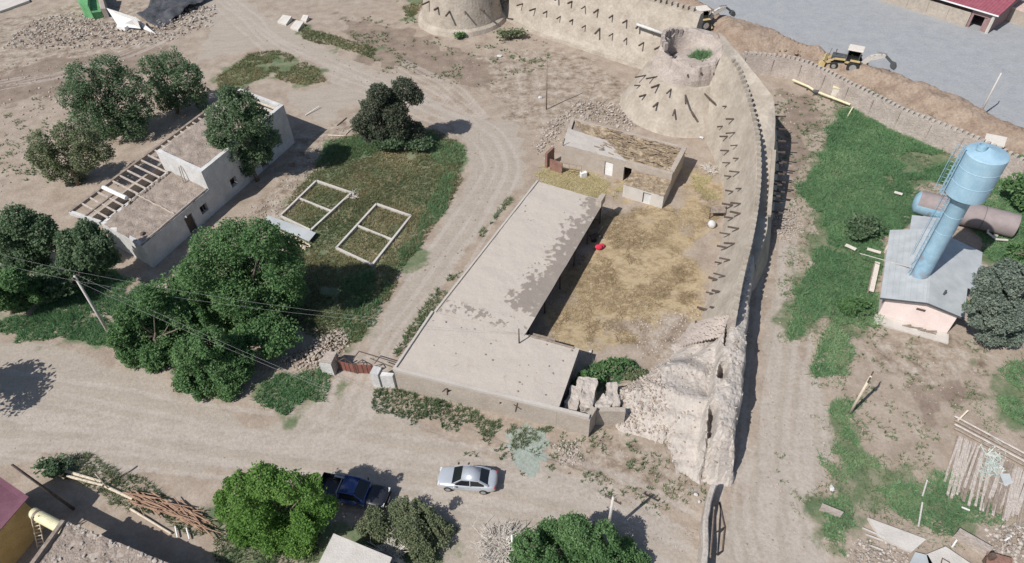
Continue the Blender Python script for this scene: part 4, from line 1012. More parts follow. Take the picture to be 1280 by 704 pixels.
# free wall that runs on to the east, with a broken corner stub
fwl = thing('garden_wall', 'low mud wall running on from the corner of the flat house, with a turned broken end', 'wall', B_(15, 0))
mb = MB(); wall_open(mb, B_(13.66, 0), B_(16.3, -.1), -.2, BZ - .15, .4); mb.build('wall', M['mudwall'], fwl)
mb = MB(); a = B_(16.28, -.05); wall_open(mb, a, a + np.array([.65, 1.0, 0]), -.2, BZ - .1, .4); wall_open(mb, a + np.array([.68, 1.02, 0]), a + np.array([2.9, .9, 0]), -.2, 1.9, .4)
mb.build('wall_stub', M['mudwall'], fwl)

# ---- tumbled clay blocks between house and rampart
random.seed(21)
for i, (px, py, w, l, h, yw, lb) in enumerate(((716, 508, 1.0, 2.4, 1.9, 1.2, 'leaning clay block nearest the shaded house wall, left of its twin'), (731, 500, 1.7, 2.7, 2.1, 1.25, 'broad leaning clay block split from its neighbour'), (752, 512, 1.3, 1.5, 1.6, .6, 'squat clay block close to the green bushes'), (765, 502, .9, 2.0, 2.0, 1.5, 'narrow upright clay block against the rubble rampart'), (708, 517, 1.0, 1.0, .9, .2, 'small clay lump at the foot of the leaning blocks'))):
    p = P(px, py, 0.6); mb = MB()
    nx, ny = 8, 12; V = []; a = np.array([math.cos(yw), math.sin(yw)]); b = np.array([-a[1], a[0]])
    c = np.array([p[0], p[1]])
    q = [c - a * l / 2 - b * w / 2, c + a * l / 2 - b * w * .4, c + a * l * .45 + b * w / 2, c - a * l / 2 + b * w * .5]
    mb.prism(q, -.2, [h * .75, h, h * .95, h * .7])
    o = mb.build('clay_block', M['clay'], base=(p[0], p[1], 0)); 
    sb = o.modifiers.new('sub', 'SUBSURF'); sb.subdivision_type = 'SIMPLE'; sb.levels = sb.render_levels = 4
    tx = bpy.data.textures.new('lump', 'CLOUDS'); tx.noise_scale = .7; dm = o.modifiers.new('disp', 'DISPLACE'); dm.texture = tx; dm.strength = .55; dm.mid_level = .5
    tag(o, lb, 'clay block', 'tumbled clay blocks')

# ---- small half-roofed mud house below the corner tower
C_ = Frame(P2(702, 181, 2.6), -29.5, 0.03)
rh = thing('mud_house', 'small mud house with collapsed straw-covered roof and white door below the corner tower', 'house', C_(6.5, 2))
mb = MB(); wall_open(mb, C_(0, 0), C_(13.15, 0), -.2, 2.6, .4, [(5.4, 6.4, .1, 1.95), (7.7, 8.6, 0, 1.9)])
wall_open(mb, C_(13.15, .4), C_(12.8, 5.0), -.2, 2.75, .45); wall_open(mb, C_(12.8, 5.4), C_(-1.5, 5.9), -.2, 2.55, .4); wall_open(mb, C_(-1.6, 5.9), C_(0, .4), -.2, 2.59, .4)
mb.build('wall', M['mudwall'], rh)
grid_patch('plaster_roof', [C_(0.05, .05, 2.63), C_(8.0, .05, 2.63), C_(4.2, 3.0, 2.63), C_(-.9, 3.5, 2.63)], 40, 24, M['roof_mud'], rh, zamp=.12)
grid_patch('broken_roof', [C_(4.2, .35, 2.5), C_(12.9, .35, 2.5), C_(12.6, 5.2, 2.5), C_(-1.2, 5.6, 2.5)], 80, 40, M['roof_straw'], rh, zamp=.6, zs=1.6)
MB().prism(C_.xy((.2, .4), (12.9, .4), (12.6, 5.0), (-1.2, 5.6)), 2.15, 2.3).build('roof_slab', M['roof_dirt'], rh)
random.seed(8); mb = MB()
for i in range(120):
    u, v = random.uniform(3.2, 12.4), random.uniform(.6, 5.0); a = random.uniform(-.5, .6); L = random.uniform(.4, 1.3)
    p = C_(u, v, 2.72 + random.uniform(-.05, .14)); q = p + np.array([math.cos(a - .6) * L, math.sin(a - .6) * L, random.uniform(-.08, .1)]); mb.tube([p, q], random.uniform(.025, .06), 5)
mb.build('roof_brushwood', M['roof_straw'], rh)['kind'] = 'stuff'
mb = MB(); mb.bar(C_(13.0, .3, 2.78), C_(12.7, 5.2, 2.85), .5, .2); mb.bar(C_(5, 5.4, 2.6), C_(12.6, 5.2, 2.7), .35, .2); mb.build('roof_rim', M['mudwall'], rh)
MB().prism(C_.xy((5.45, .12), (6.35, .12), (6.35, .2), (5.45, .2)), .12, 1.93).build('door', M['paint_white'], rh)
MB().prism(C_.xy((.3, .5), (12.8, .5), (12.5, 5.0), (-1.0, 5.4)), -.1, .03).build('floor', M['roof_dirt'], rh)
# lean-to in front
mb = MB(); wall_open(mb, C_(8.8, -2.75), C_(13.4, -2.85), -.2, 1.62, .3, [(2.3, 3.2, 0, 1.4)]); wall_open(mb, C_(13.4, -2.5), C_(13.2, -.05), -.2, 1.66, .3); wall_open(mb, C_(8.85, -.05), C_(8.8, -2.45), -.2, 1.64, .3)
mb.build('lean_to_wall', M['concrete'], rh)
grid_patch('lean_to_roof', [C_(8.75, -2.8, 1.68), C_(13.4, -2.9, 1.68), C_(13.2, -.08, 1.8), C_(8.8, -.08, 1.8)], 40, 26, M['roof_straw'], rh, zamp=.22)
MB().prism(C_.xy((11.15, -2.6), (12.0, -2.62), (12.0, -2.55), (11.15, -2.53)), 0, 1.38).build('lean_to_door', M['whitewash'], rh)
# porch with an iron frame at the left end
mb = MB(); wall_open(mb, C_(-1.0, -1.6), C_(-.9, .0), -.2, 2.0, .3); wall_open(mb, C_(-.6, -1.75), C_(1.0, -1.85), -.2, 1.5, .12); mb.build('porch_wall', M['rust'], rh)
mb = MB()
for z in (.9, 1.5): mb.bar(C_(.9, -1.8, z), C_(3.2, -1.4, z), .05)
for u in (1.0, 1.8, 2.6, 3.2): mb.bar(C_(u, -1.75 + .17 * (u - 1), 0), C_(u, -1.75 + .17 * (u - 1), 1.5), .05)
mb.build('porch_rail', M['wood'], rh)
MB().bar(C_(.2, -.1, 2.65), C_(.35, .05, 3.5), .08).build('roof_post', M['wood_dark'], rh)
MB().box(C_(3.4, -1.2, .3), (.7, .5, .6), .3).build('white_crate', M['paint_white'], rh)

# ---- red gate
g0, g1 = P2(426, 463), P2(468, 471); gd = (g1 - g0) / np.linalg.norm(g1 - g0); gn = np.array([-gd[1], gd[0]]); GL = np.linalg.norm(g1 - g0)
gt = thing('gate', 'red-brown sheet metal yard gate with open triangular bracing on top', 'gate', (*(g0 + g1) / 2, 0))
G = lambda t, z, o=0.0: np.array([*(g0 + gd * t + gn * o), z])
for k in range(2):
    a, b = (0.06, GL / 2 - .05) if k == 0 else (GL / 2 + .05, GL - .06)
    sw = .25 if k else -.05
    lf = MB().boxa((G(a, .7) + G(b, .7, sw)) / 2, (G(b, 0, sw) - G(a, 0)) / 2, np.array([*gn, 0]) * .025, (0, 0, .58)).build('gate_leaf', M['red_gate'], gt)
    mb = MB()
    for t in np.linspace(.08, .92, 4):
        x = G(a, 0) * (1 - t) + G(b, 0, sw) * t; mb.bar(x + (0, 0, .12) - np.array([*gn, 0]) * .03, x + (0, 0, 1.28) - np.array([*gn, 0]) * .03, .05)
    m_ = (G(a, 0) + G(b, 0, sw)) / 2
    mb.bar(G(a, 1.28), m_ + (0, 0, 1.95), .06); mb.bar(m_ + (0, 0, 1.95), G(b, 1.28, sw), .06); mb.bar(m_ + (0, 0, 1.28), m_ + (0, 0, 1.95), .05)
    mb.build('leaf_brace', M['iron'], lf)
MB().bar(G(GL / 2, 0), G(GL / 2, 1.4), .09).build('meeting_post', M['iron'], gt)
mb = MB(); mb.bar(G(GL * .55, 1.98, .9), G(GL + 2.2, 1.98, .45), .07); mb.bar(G(GL * .55, 1.98, .9), G(GL * .5, 1.95), .06); mb.bar(G(GL * .9, 1.7, .6), G(GL + 1.9, 1.75, .1), .06); mb.build('overhead_rail', M['iron'], gt)
MB().bar(G(-.05, 0), G(-.05, 1.9), .1).build('hinge_post', M['iron'], gt)
p = P(407, 464); pl = thing('gate_pillar', 'broken whitish brick pillar on the rubble side of the red gate', 'pillar', p)
yw = math.atan2(gd[1], gd[0])
MB().prism([p[:2] + gd * a + gn * b for a, b in ((-.1, -.2), (1.05, -.25), (1.0, 1.0), (.05, .95))], -.2, [1.5, 1.75, 1.7, 1.6]).build('pillar_core', M['adobe_old'], pl)
MB().prism([p[:2] + gd * a + gn * b for a, b in ((-.15, -.26), (1.0, -.31), (1.0, -.27), (-.1, -.22))], -.1, [1.45, 1.6, 1.6, 1.45]).build('whitewash_coat', M['whitewash'], pl)
p = P(473, 480); pr = thing('gate_pillar', 'white rendered gate pillar and wall stub beside the flat house', 'pillar', p)
MB().prism([p[:2] + gd * a + gn * b for a, b in ((-.35, -.3), (.35, -.3), (.38, .5), (-.3, .5))], -.2, [1.75, 1.7, 1.7, 1.8]).build('pillar_core', M['whitewash'], pr)
MB().prism([p[:2] + gd * a + gn * b for a, b in ((.48, -.2), (1.6, -.15), (1.6, .2), (.5, .2))], -.2, [1.5, 1.7, 1.7, 1.55]).build('wall_stub', M['whitewash'], pr)

# ---- pump house, water tower and lying tank
Q_ = Frame(P2(1094, 397), -26.4, 0.01)
ph = thing('pump_house', 'small pink pump house under a pale sheet metal gable roof, foot of the water tower', 'house', Q_(3, 5))
mb = MB(); wall_open(mb, Q_(.15, .3), Q_(5.75, .3), -.2, 2.35, .3); wall_open(mb, Q_(5.75, .6), Q_(6.1, 10), -.2, 2.45, .3, [(2.2, 3.2, 1, 1.8)]); wall_open(mb, Q_(6.1, 10.2), Q_(0, 9.8), -.2, 2.4, .3); wall_open(mb, Q_(.1, 9.7), Q_(.15, .6), -.2, 2.42, .3, [(3, 4, 1, 1.8)])
mb.add([Q_(.15, .31, 2.35), Q_(5.75, .31, 2.35), Q_(3.05, .31, 3.05), Q_(.15, .55, 2.35), Q_(5.75, .55, 2.35), Q_(3.05, .55, 3.05)], [(0, 1, 2), (5, 4, 3), (0, 2, 5, 3), (2, 1, 4, 5)])
mb.build('wall', M['pink'], ph)
mb = MB()
L0, L1, R0_, R1_ = Q_(-.4, -.1, 2.5), Q_(3.05, .0, 3.3), Q_(6.15, .15, 2.55), None
mb.poly([Q_(-.4, -.1, 2.5), Q_(3.05, -.1, 3.3), Q_(3.2, 10.6, 3.3), Q_(-.3, 9.95, 2.5)]); mb.poly([Q_(3.05, -.1, 3.3), Q_(6.2, .1, 2.5), Q_(6.45, 4.3, 2.5), Q_(3.12, 4.3, 3.3)]); mb.poly([Q_(3.12, 4.302, 3.3), Q_(7.4, 4.302, 2.25), Q_(7.8, 10.2, 2.25), Q_(3.2, 10.6, 3.3)])
mb.poly([Q_(1.35, 9.9, 2.75), Q_(3.18, 10.55, 3.22), Q_(3.9, 13.2, 2.9), Q_(1.5, 13.2, 2.5)])
o = mb.build('roof', M['zinc'], ph); so_ = o.modifiers.new('thick', 'SOLIDIFY'); so_.thickness = .07; so_.offset = -1
mb = MB(); mb.bar(Q_(3.05, -.12, 3.33), Q_(3.2, 10.55, 3.33), .18, .05); mb.build('ridge_cap', M['zinc'], ph)
mb = MB(); mb.bar(Q_(-.42, -.13, 2.44), Q_(3.05, -.13, 3.24), .05, .16); mb.bar(Q_(3.05, -.13, 3.24), Q_(6.22, .08, 2.44), .05, .16); mb.build('barge_board', M['mach_grey'], ph)
mb = MB()
for i in range(7): mb.bar(Q_(.0 + i * .45, 0.02 + i * .0, 2.6 + i * .104), Q_(.1 + i * .45, 9.95, 2.6 + i * .104), .03, .04)
mb.build('roof_seam', M['zinc'], ph)
mb = MB(); mb.boxa(Q_(3.0, .27, 2.05), np.array([*Q_.u, 0]) * .35, np.array([*Q_.n, 0]) * .03, (0, 0, .1)); mb.build('wall_vent', M['wood_dark'], ph)
MB().prism(Q_.xy((-.1, -.9), (5.9, -.9), (5.9, .25), (-.1, .25)), -.2, .18).build('plinth', M['concrete'], ph)
MB().tube([Q_(4.4, 1.9, 2.8), Q_(4.4, 1.9, 3.5)], .09, 8).build('flue', M['mach_grey'], ph)
random.seed(3)
pk = MB()
for i in range(9):
    u = random.uniform(1.4, 4.6); pk.bar(Q_(u, -.3, .25), Q_(u + random.uniform(.4, 1.2), -.4 + random.uniform(-.2, .2), .3 + random.uniform(0, .4)), .07)
tag(pk.build('plank_heap', M['wood'], base=Q_(3, -.4, .2)), 'heap of loose boards on the plinth of the pink pump house', 'boards')

wt = thing('water_tower', 'light blue steel water tower on a single leg rising through the pump house roof', 'water tower', (*P2(1150, 343, 3.1), 0))
wx, wy = P2(1150, 343, 3.1)
def lathe(mb, x, y, prof, n=40):
    V = [(x + r * math.cos(2 * math.pi * k / n), y + r * math.sin(2 * math.pi * k / n), z) for r, z in prof for k in range(n)]
    F = [(i * n + k, i * n + (k + 1) % n, (i + 1) * n + (k + 1) % n, (i + 1) * n + k) for i in range(len(prof) - 1) for k in range(n)]
    return mb.add(V, F)
M['steel_peel'] = mat('peeling_blue_paint', (0.28, 0.235, 0.235), (0.25, 0.40, 0.51), (0.31, 0.475, 0.58), scale=.8, rough=.6, bump=.15, fine_amt=.1)
lathe(MB(), wx, wy, [(.74, -.2), (.74, 6.0)]).build('column_foot', M['steel_peel'], wt, smooth=True)
lathe(MB(), wx, wy, [(.73, 6.0), (.73, 11.3), (1.0, 11.9)]).build('column', M['steel_blue'], wt, smooth=True)
lathe(MB(), wx, wy, [(.95, 11.75), (1.48, 12.15)]).build('tank_cone', M['mach_grey'], wt, smooth=True)
lathe(MB(), wx, wy, [(1.47, 12.12), (1.52, 12.16), (1.52, 15.9), (1.47, 15.95), (0.0, 16.4)]).build('tank', M['steel_blue'], wt)
for z_ in (13.4, 14.7): lathe(MB(), wx, wy, [(1.522, z_), (1.545, z_ + .02), (1.545, z_ + .05), (1.522, z_ + .07)]).build('weld_seam', M['steel_blue'], wt)
for z_ in (8.2, 10.0): lathe(MB(), wx, wy, [(.732, z_), (.75, z_ + .02), (.75, z_ + .05), (.732, z_ + .07)]).build('weld_seam', M['steel_blue'], wt)
lathe(MB(), wx - .55, wy + .15, [(.36, 16.2), (.36, 16.62), (.28, 16.62), (.28, 16.35), (0, 16.35)], 20).build('hatch', M['steel_blue'], wt)
la = np.array([-.93, .22]); la = la / np.linalg.norm(la); lt = np.array([-la[1], la[0]])
mb = MB()
for s_ in (-.2, .2):
    mb.bar((wx + la[0] * .90 + lt[0] * s_, wy + la[1] * .90 + lt[1] * s_, 2.9), (wx + la[0] * .90 + lt[0] * s_, wy + la[1] * .90 + lt[1] * s_, 11.9), .04)
    mb.bar((wx + la[0] * 1.72 + lt[0] * s_, wy + la[1] * 1.72 + lt[1] * s_, 11.9), (wx + la[0] * 1.72 + lt[0] * s_, wy + la[1] * 1.72 + lt[1] * s_, 16.5), .06)
    mb.bar((wx + la[0] * .90 + lt[0] * s_, wy + la[1] * .90 + lt[1] * s_, 11.7), (wx + la[0] * 1.72 + lt[0] * s_, wy + la[1] * 1.72 + lt[1] * s_, 12.1), .06)
for z in np.arange(3.2, 16.4, .38):
    d_ = .90 if z < 11.9 else 1.72; c = np.array([wx + la[0] * d_, wy + la[1] * d_]); mb.bar((*(c - lt * .2), z), (*(c + lt * .2), z), .03)
mb.build('ladder', M['steel_blue'], wt)
mb = MB()
for z in np.arange(5, 16.4, .75):
    d_ = .92 if z < 11.9 else 1.75; c = np.array([wx + la[0] * d_, wy + la[1] * d_])
    pts = [(*(c + lt * .36 * math.sin(t) * 1.0 + la * .62 * (1 - math.cos(t)) * .5), z) for t in np.linspace(-2.2, 2.2, 9)]
    mb.tube(pts, .016, 4)
for t in (-1.2, 0, 1.2):
    for z0, z1, d_ in ((5, 11.8, .92), (12.2, 16.4, 1.75)):
        c = np.array([wx + la[0] * d_, wy + la[1] * d_]); e = c + lt * .36 * math.sin(t * 1.3) + la * .62 * (1 - math.cos(t * 1.3 + (3.14 if t == 0 else 0))) * .5; mb.bar((*e, z0), (*e, z1), .03)
mb.build('ladder_cage', M['steel_blue'], wt)
tag(MB().tube([P(1075, 317, 1.5), Q_(1.9, 3.9, 3.4)], .04, 6).build('thin_pipe', M['concrete'], base=P(1075, 317, 0)), 'thin pale pipe reaching from the grass to the sheet metal roof', 'pipe')

# lying tank
ax0, ax1 = P2(1147, 252, 1.25), P2(1270, 283, 1.25); ad = (ax1 - ax0) / np.linalg.norm(ax1 - ax0); an = np.array([-ad[1], ad[0]]); AL = np.linalg.norm(ax1 - ax0)
ht = thing('storage_tank', 'big brown steel tank lying behind the pump house, its end painted blue', 'tank', (*(ax0 + ax1) / 2, 0))
def cyl(name, t0, t1, r, m_, seg=26):
    pts = [np.array([*(ax0 + ad * t), 1.25]) for t in np.linspace(t0, t1, seg)]
    return MB().tube(pts, r, 36).build(name, m_, ht, smooth=False)
M['tank_paint'] = mat('half_painted_tank', (0.22, 0.42, 0.55), (0.26, 0.46, 0.60), (0.265, 0.205, 0.195), scale=.55, rough=.65, bump=.1, fine_amt=.08)
mb = MB(); pr_ = [(0, -.42), (.6, -.36), (1.0, -.16), (1.2, .0), (1.22, .5), (1.22, 1.2)]
def axial(mb, prof, n=36, a0=0.0, a1=360.0):
    V = []; full = a1 - a0 > 359
    for r, t in prof:
        for k in range(n):
            a = math.radians(a0 + (a1 - a0) * k / (n if full else n - 1)); q = ax0 + ad * t + an * r * math.cos(a); V.append((q[0], q[1], 1.25 + r * math.sin(a)))
    F = [(i * n + k, i * n + (k + 1) % n, (i + 1) * n + (k + 1) % n, (i + 1) * n + k) for i in range(len(prof) - 1) for k in range(n if full else n - 1)]
    return mb.add(V, F)
axial(MB(), pr_[:4]).build('blue_end', M['steel_blue'], ht, smooth=True); axial(MB(), pr_[3:], 24, 165, 330).build('blue_skirt', M['steel_blue'], ht, smooth=True); axial(MB(), pr_[3:], 36, -30, 165).build('brown_shell', M['steel_brown'], ht, smooth=True)
axial(MB(), [(1.22, 1.2), (1.22, 3.9)], 24, 165, 300).build('painted_shell', M['tank_paint'], ht, smooth=True); axial(MB(), [(1.22, 1.2), (1.22, 3.9)], 36, -60, 165).build('brown_shell', M['steel_brown'], ht, smooth=True)
axial(MB(), [(1.22, 3.9), (1.22, AL - .05)]).build('brown_shell', M['steel_brown'], ht, smooth=True)
axial(MB(), [(1.22, AL - .05), (1.1, AL), (0.6, AL + .1), (0, AL + .12)]).build('tank_end', M['steel_brown'], ht, smooth=True)
axial(MB(), [(1.235, AL * .66), (1.235, AL * .66 + .05)]).build('weld_band', M['iron'], ht, smooth=True)
for t in (1.2, AL - 1.3):
    q = ax0 + ad * t; MB().prism([q - ad * .2 - an * .8, q + ad * .2 - an * .8, q + ad * .2 + an * .8, q - ad * .2 + an * .8], -.2, .3).build('cradle', M['concrete'], ht)
mb = MB(); e = ax0 + ad * (AL - 2.2) - an * 1.3; mb.tube([(*(e + an * .3), .9), (*e, .6), (*(e + ad * .9 - an * .4), .35), (*(e + ad * 1.9), .3)], .12, 8); mb.build('outlet_pipe', M['concrete'], ht)
p = P(1238, 198, 0); x = thing('hut', 'tiny pale flat-roofed hut behind the water tower at the toothed wall', 'hut', p)
hq = [P2(1229, 179, 2.3), P2(1255, 184, 2.3), P2(1259, 172, 2.3), P2(1233, 167, 2.3)]; hc = sum(hq) / 4
MB().prism([hc + (k - hc) * .9 for k in hq], -.2, 2.2).build('wall', M['concrete'], x); MB().prism(hq, 2.2, 2.34).build('roof', M['cab_white'], x)

# ---- red roofed house and wall beyond the road
r0, r1 = P2(1103, 1.5), P2(1206, 33.5); rd = (r1 - r0) / np.linalg.norm(r1 - r0); rn = np.array([-rd[1], rd[0]]); RL = np.linalg.norm(r1 - r0)
R = lambda a, b, z=0.0: np.array([*(r0 + rd * a + rn * b), z])
sw_ = thing('street_wall', 'pale plastered panel wall beside the red-roofed house across the road', 'wall', R(RL / 2, 0))
mb = MB(); wall_open(mb, R(-14, 0), R(RL, 0), -.2, 2.1, .3); mb.build('wall', M['adobe'], sw_)
mb = MB()
for a in np.arange(-12, RL, 3.1): mb.prism([R(a, -.1)[:2], R(a + .35, -.1)[:2], R(a + .35, -.003)[:2], R(a, -.003)[:2]], -.2, 2.0)
mb.prism([R(-14, -.06)[:2], R(RL, -.06)[:2], R(RL, -.003)[:2], R(-14, -.003)[:2]], -.2, .35); mb.build('pilaster', M['mudwall'], sw_)
rr = thing('red_roofed_house', 'house with crimson sheet roof and dark garage opening across the asphalt road', 'house', R(RL - 3, 4))
mb = MB(); wall_open(mb, R(RL + .1, .1), R(RL + 3.2, .1), -.2, 2.6, .3, [(.35, 2.3, 0, 2.0)]); wall_open(mb, R(RL + 3.2, .4), R(RL + 3.2, 8), -.2, 3.0, .3); wall_open(mb, R(RL - 12, 1.2), R(RL + .1, 1.2), -.2, 2.9, .3); wall_open(mb, R(RL + 3.2, 8.3), R(RL - 12, 8.3), -.2, 2.9, .3)
mb.build('wall', M['maroon'], rr)
o = MB().poly([R(RL - 12.5, -.35, 2.85), R(RL + 3.7, -.35, 2.85), R(RL + 3.7, 4.5, 3.9), R(RL - 12.5, 4.5, 3.9)]).poly([R(RL + 3.7, 4.5, 3.9), R(RL + 3.7, 9, 3.0), R(RL - 12.5, 9, 3.0), R(RL - 12.5, 4.5, 3.9)]).build('roof', M['red_roof'], rr)
so_ = o.modifiers.new('thick', 'SOLIDIFY'); so_.thickness = .06; so_.offset = 1
mb = MB()
for a in np.arange(-12.4, 3.7, .45): mb.bar(R(RL + a, -.3, 2.93), R(RL + a, 4.5, 3.96), .05, .05)
mb.build('roof_rib', M['purple_roof'], rr)
MB().bar(R(RL - 12.5, -.42, 2.86), R(RL + 3.75, -.42, 2.86), .12, .16).build('gutter', M['paint_white'], rr)
MB().bar(R(RL + 3.1, -.05, -.1), R(RL + 3.1, -.05, 2.65), .3, .3).build('corner_post', M['cab_white'], rr)
MB().prism([R(RL + 2.0, .25)[:2], R(RL + 2.45, .25)[:2], R(RL + 2.45, .33)[:2], R(RL + 2.0, .33)[:2]], 0, 2.0).build('garage_door', M['maroon'], rr)
p = P(1270, 4); x = thing('shed', 'corrugated pale pink shed roof at the top right edge behind the red roof', 'shed', p)
q = [P2(1255, 6, 2.0), P2(1290, 18, 2.0), P2(1300, -6, 2.4), P2(1266, -14, 2.4)]
MB().prism(q, -.2, 1.9).build('wall', M['mudwall'], x)
mb = MB()
for t in np.linspace(0, 1, 22): 
    a = q[0] * (1 - t) + q[1] * t; b = q[3] * (1 - t) + q[2] * t; mb.tube([(*a, 2.0), (*b, 2.05)], .14, 6)
mb.build('roof', mat('pink_corrugated_sheet', (.52, .40, .36), (.62, .49, .44), bump=.05), x)

# ---- bottom left: purple roof with ochre wall, and the rough roofed house
p = P(10, 660); oh = thing('ochre_house', 'ochre-walled house corner under a purple sheet roof at the bottom left edge', 'house', p)
OZ = 3.6
c0, c1, c2 = P2(36, 621, OZ), P2(-6, 592, OZ), P2(-45, 720, OZ)
dd = (c0 - c1); 
MB().add([(*c1, OZ), (*c0, OZ), (*P2(-8, 672, OZ), OZ + .02), (*P2(-60, 640, OZ + .6), OZ + .6), (*c1, OZ - .06), (*c0, OZ - .06), (*P2(-8, 672, OZ), OZ - .04), (*P2(-60, 640, OZ + .6), OZ + .5)], [(0, 1, 2, 3), (7, 6, 5, 4), (0, 4, 5, 1), (1, 5, 6, 2), (2, 6, 7, 3), (3, 7, 4, 0)]).build('roof', M['purple_roof'], oh)
wa = P2(41, 652, 2.4); wb = P2(6, 704, 2.4) ; wdir = (P2(-8, 672, OZ) - c0); wdir /= np.linalg.norm(wdir); wn = np.array([-wdir[1], wdir[0]]); inw = (P2(-60, 640, OZ) - c0); wn *= np.sign(wn @ inw)
s0 = c0 + wn * .35 + wdir * .3; fd = (c1 - c0) / np.linalg.norm(c1 - c0); s1 = c0 + wn * .35 + wdir * 9; s2 = s1 + fd * 4; s3 = s0 + fd * 4
MB().prism([s0, s1, s2, s3], -.2, OZ - .1).build('wall', M['ochre'], oh)
AZ = 3.1
ca = P2(84, 652, AZ); cb = P2(215, 706, AZ); cd = P2(30, 730, AZ); ad_ = (cb - ca) / np.linalg.norm(cb - ca)
rf = thing('rough_roofed_house', 'mud house with a crumbling rubble-strewn flat roof at the bottom left', 'house', (*(ca + cb) / 2, 0))
ce = cb + ad_ * 3; ci = cd - ca; cf = ce + ci; cg = ca + ci * 1.4; cf = ce + ci * 1.4
MB().prism([cg, cf, ce, ca], -.2, AZ - .05).build('wall', M['mudwall'], rf)
grid_patch('roof', [(*cg, AZ), (*cf, AZ), (*ce, AZ), (*ca, AZ)], 80, 70, M['roof_dirt'], rf, zamp=.35, zs=1.4)
random.seed(31); mb = MB(); 
for i in range(60):
    t = random.random(); q = ca + (ce - ca) * t + ci * random.uniform(.0, .06); mb.rock((*q, AZ + .05), random.uniform(.05, .15))
mb.build('eave_lumps', M['clay'], rf)['kind'] = 'stuff'
MB().bar((*(ca + ci * .02 - ad_ * .1), AZ + .22), (*(cg - ad_ * .2 - ci * .2), AZ + .25), .28, .22).build('edge_beam', M['wood'], rf)
random.seed(32); mb = MB()
for i in range(46):
    q = ca + (ce - ca) * random.uniform(.02, .75) + ci * random.uniform(.2, .8); mb.rock((*q, AZ + .05), random.uniform(.04, .16), (1, 1, .4))
mb.build('roof_rubble', M['adobe_old'], rf)['kind'] = 'stuff'
# yellow duct, ladder
d0, d1 = P(41, 641, 2.6), P(84, 664, 2.6); yd = thing('rolled_duct', 'thick pale yellow pipe bridging the gap beside the ladder at the bottom left', 'pipe', (*d0[:2], 0))
MB().tube([d0, d1], .38, 20).build('duct', M['pipe_yellow'], yd, smooth=False); MB().tube([d0 + (d1 - d0) * .12, d0 + (d1 - d0) * .18], .405, 20).build('strap', M['wood'], yd)
tag(MB().tube([P(82, 658, 2.9), P(83, 660, 2.9)], .2, 10).build('white_can', M['paint_white'], base=P(82, 658, 2.7)), 'small white can at the end of the pale yellow pipe', 'can')
l0, l1 = P(51, 684, .2), P(46, 648, 2.75); ld = thing('ladder', 'old wooden ladder leaning on the pale yellow pipe', 'ladder', (*l0[:2], 0)); lx = np.array([.22, .04, 0])
for s_ in (-1, 1): MB().bar(l0 + lx * s_, l1 + lx * s_ + (0, 0, .3), .07, .05).build('rail', M['wood_pale'], ld)
for t in np.linspace(.06, .98, 9): MB().bar(l0 + (l1 - l0) * t - lx, l0 + (l1 - l0) * t + lx, .05).build('rung', M['wood_pale'], ld)

# concrete roof at the bottom edge
k0, k1, k2, k3 = P2(417, 667, 2.4), P2(490, 697, 2.4), P2(470, 745, 2.4), P2(378, 745, 2.4); kb = thing('flat_shed', 'low shed with a clean pale concrete roof at the bottom edge between tree and bush', 'shed', (*(k0 + k2) / 2, 0))
cen = (k0 + k1 + k2 + k3) / 4
MB().prism([cen + (k - cen) * .93 for k in (k3, k2, k1, k0)], -.2, 2.28).build('wall', M['mudwall'], kb); MB().prism([k3, k2, k1, k0], 2.285, 2.42).build('roof', M['concrete'], kb)

# ---- demolished house at the top left
p = P(118, 18); x = thing('wall_fragment', 'bright green remnant wall standing in the rubble at the top left', 'ruined wall', p)
MB().prism([P2(*a) for a in ((107, 22), (118, 24), (122, 8), (110, 6))], -.2, [2.6, 2.4, 3.6, 3.8]).build('green_wall', M['green_paint'], x)
MB().prism([P2(*a) for a in ((119, 25), (130, 22), (125, -6), (112, -6))], -.2, [1.2, 1.0, 4.2, 4.4]).build('green_panel', M['green_paint'], x)
MB().prism([P2(*a) for a in ((131, 23), (137, 22), (134, 6), (128, 6))], -.2, [1.6, 1.5, 2.8, 2.8]).build('pale_edge', M['mudwall'], x)
p = P(160, 30); o = MB().add([P(133, 10, 2.9), P(170, 22, 2.4), P(176, 36, .35), P(148, 33, .4)] + [P(133, 10, 2.75), P(170, 22, 2.25), P(176, 36, .2), P(148, 33, .25)], [(0, 1, 2, 3), (7, 6, 5, 4), (0, 4, 5, 1), (1, 5, 6, 2), (2, 6, 7, 3), (3, 7, 4, 0)]).build('fallen_slab', M['paint_white'], base=(p[0], p[1], 0))
tag(o, 'large tilted white slab lying on the rubble beside the green wall', 'slab')
o = MB().add([P(168, 20, 1.6), P(175, 26, 1.2), P(197, 44, .1), P(180, 37, .2)] + [P(168, 20, 1.5), P(175, 26, 1.1), P(197, 44, -.05), P(180, 37, .05)], [(0, 1, 2, 3), (7, 6, 5, 4), (0, 4, 5, 1), (1, 5, 6, 2), (2, 6, 7, 3), (3, 7, 4, 0)]).build('fallen_slab', M['whitewash'], base=P(180, 36, 0))
tag(o, 'narrow pointed grey-white slab beside the dark tarpaulin', 'slab')
def crumple(name, quad, zfn, m_, lb, cat, nx=26, ny=20, amp=.8, seed=6):
    q = [np.array(P(*k)) for k in quad]; o = grid_patch(name, q, nx, ny, m_, None, zamp=amp, zs=.55, seed=seed); c = np.mean(q, 0); c[2] = 0
    o.data.transform(Matrix.Translation(Vector(-c))); o.location = c
    s = o.modifiers.new('thick', 'SOLIDIFY'); s.thickness = .05; return tag(o, lb, cat)
from mathutils import Matrix
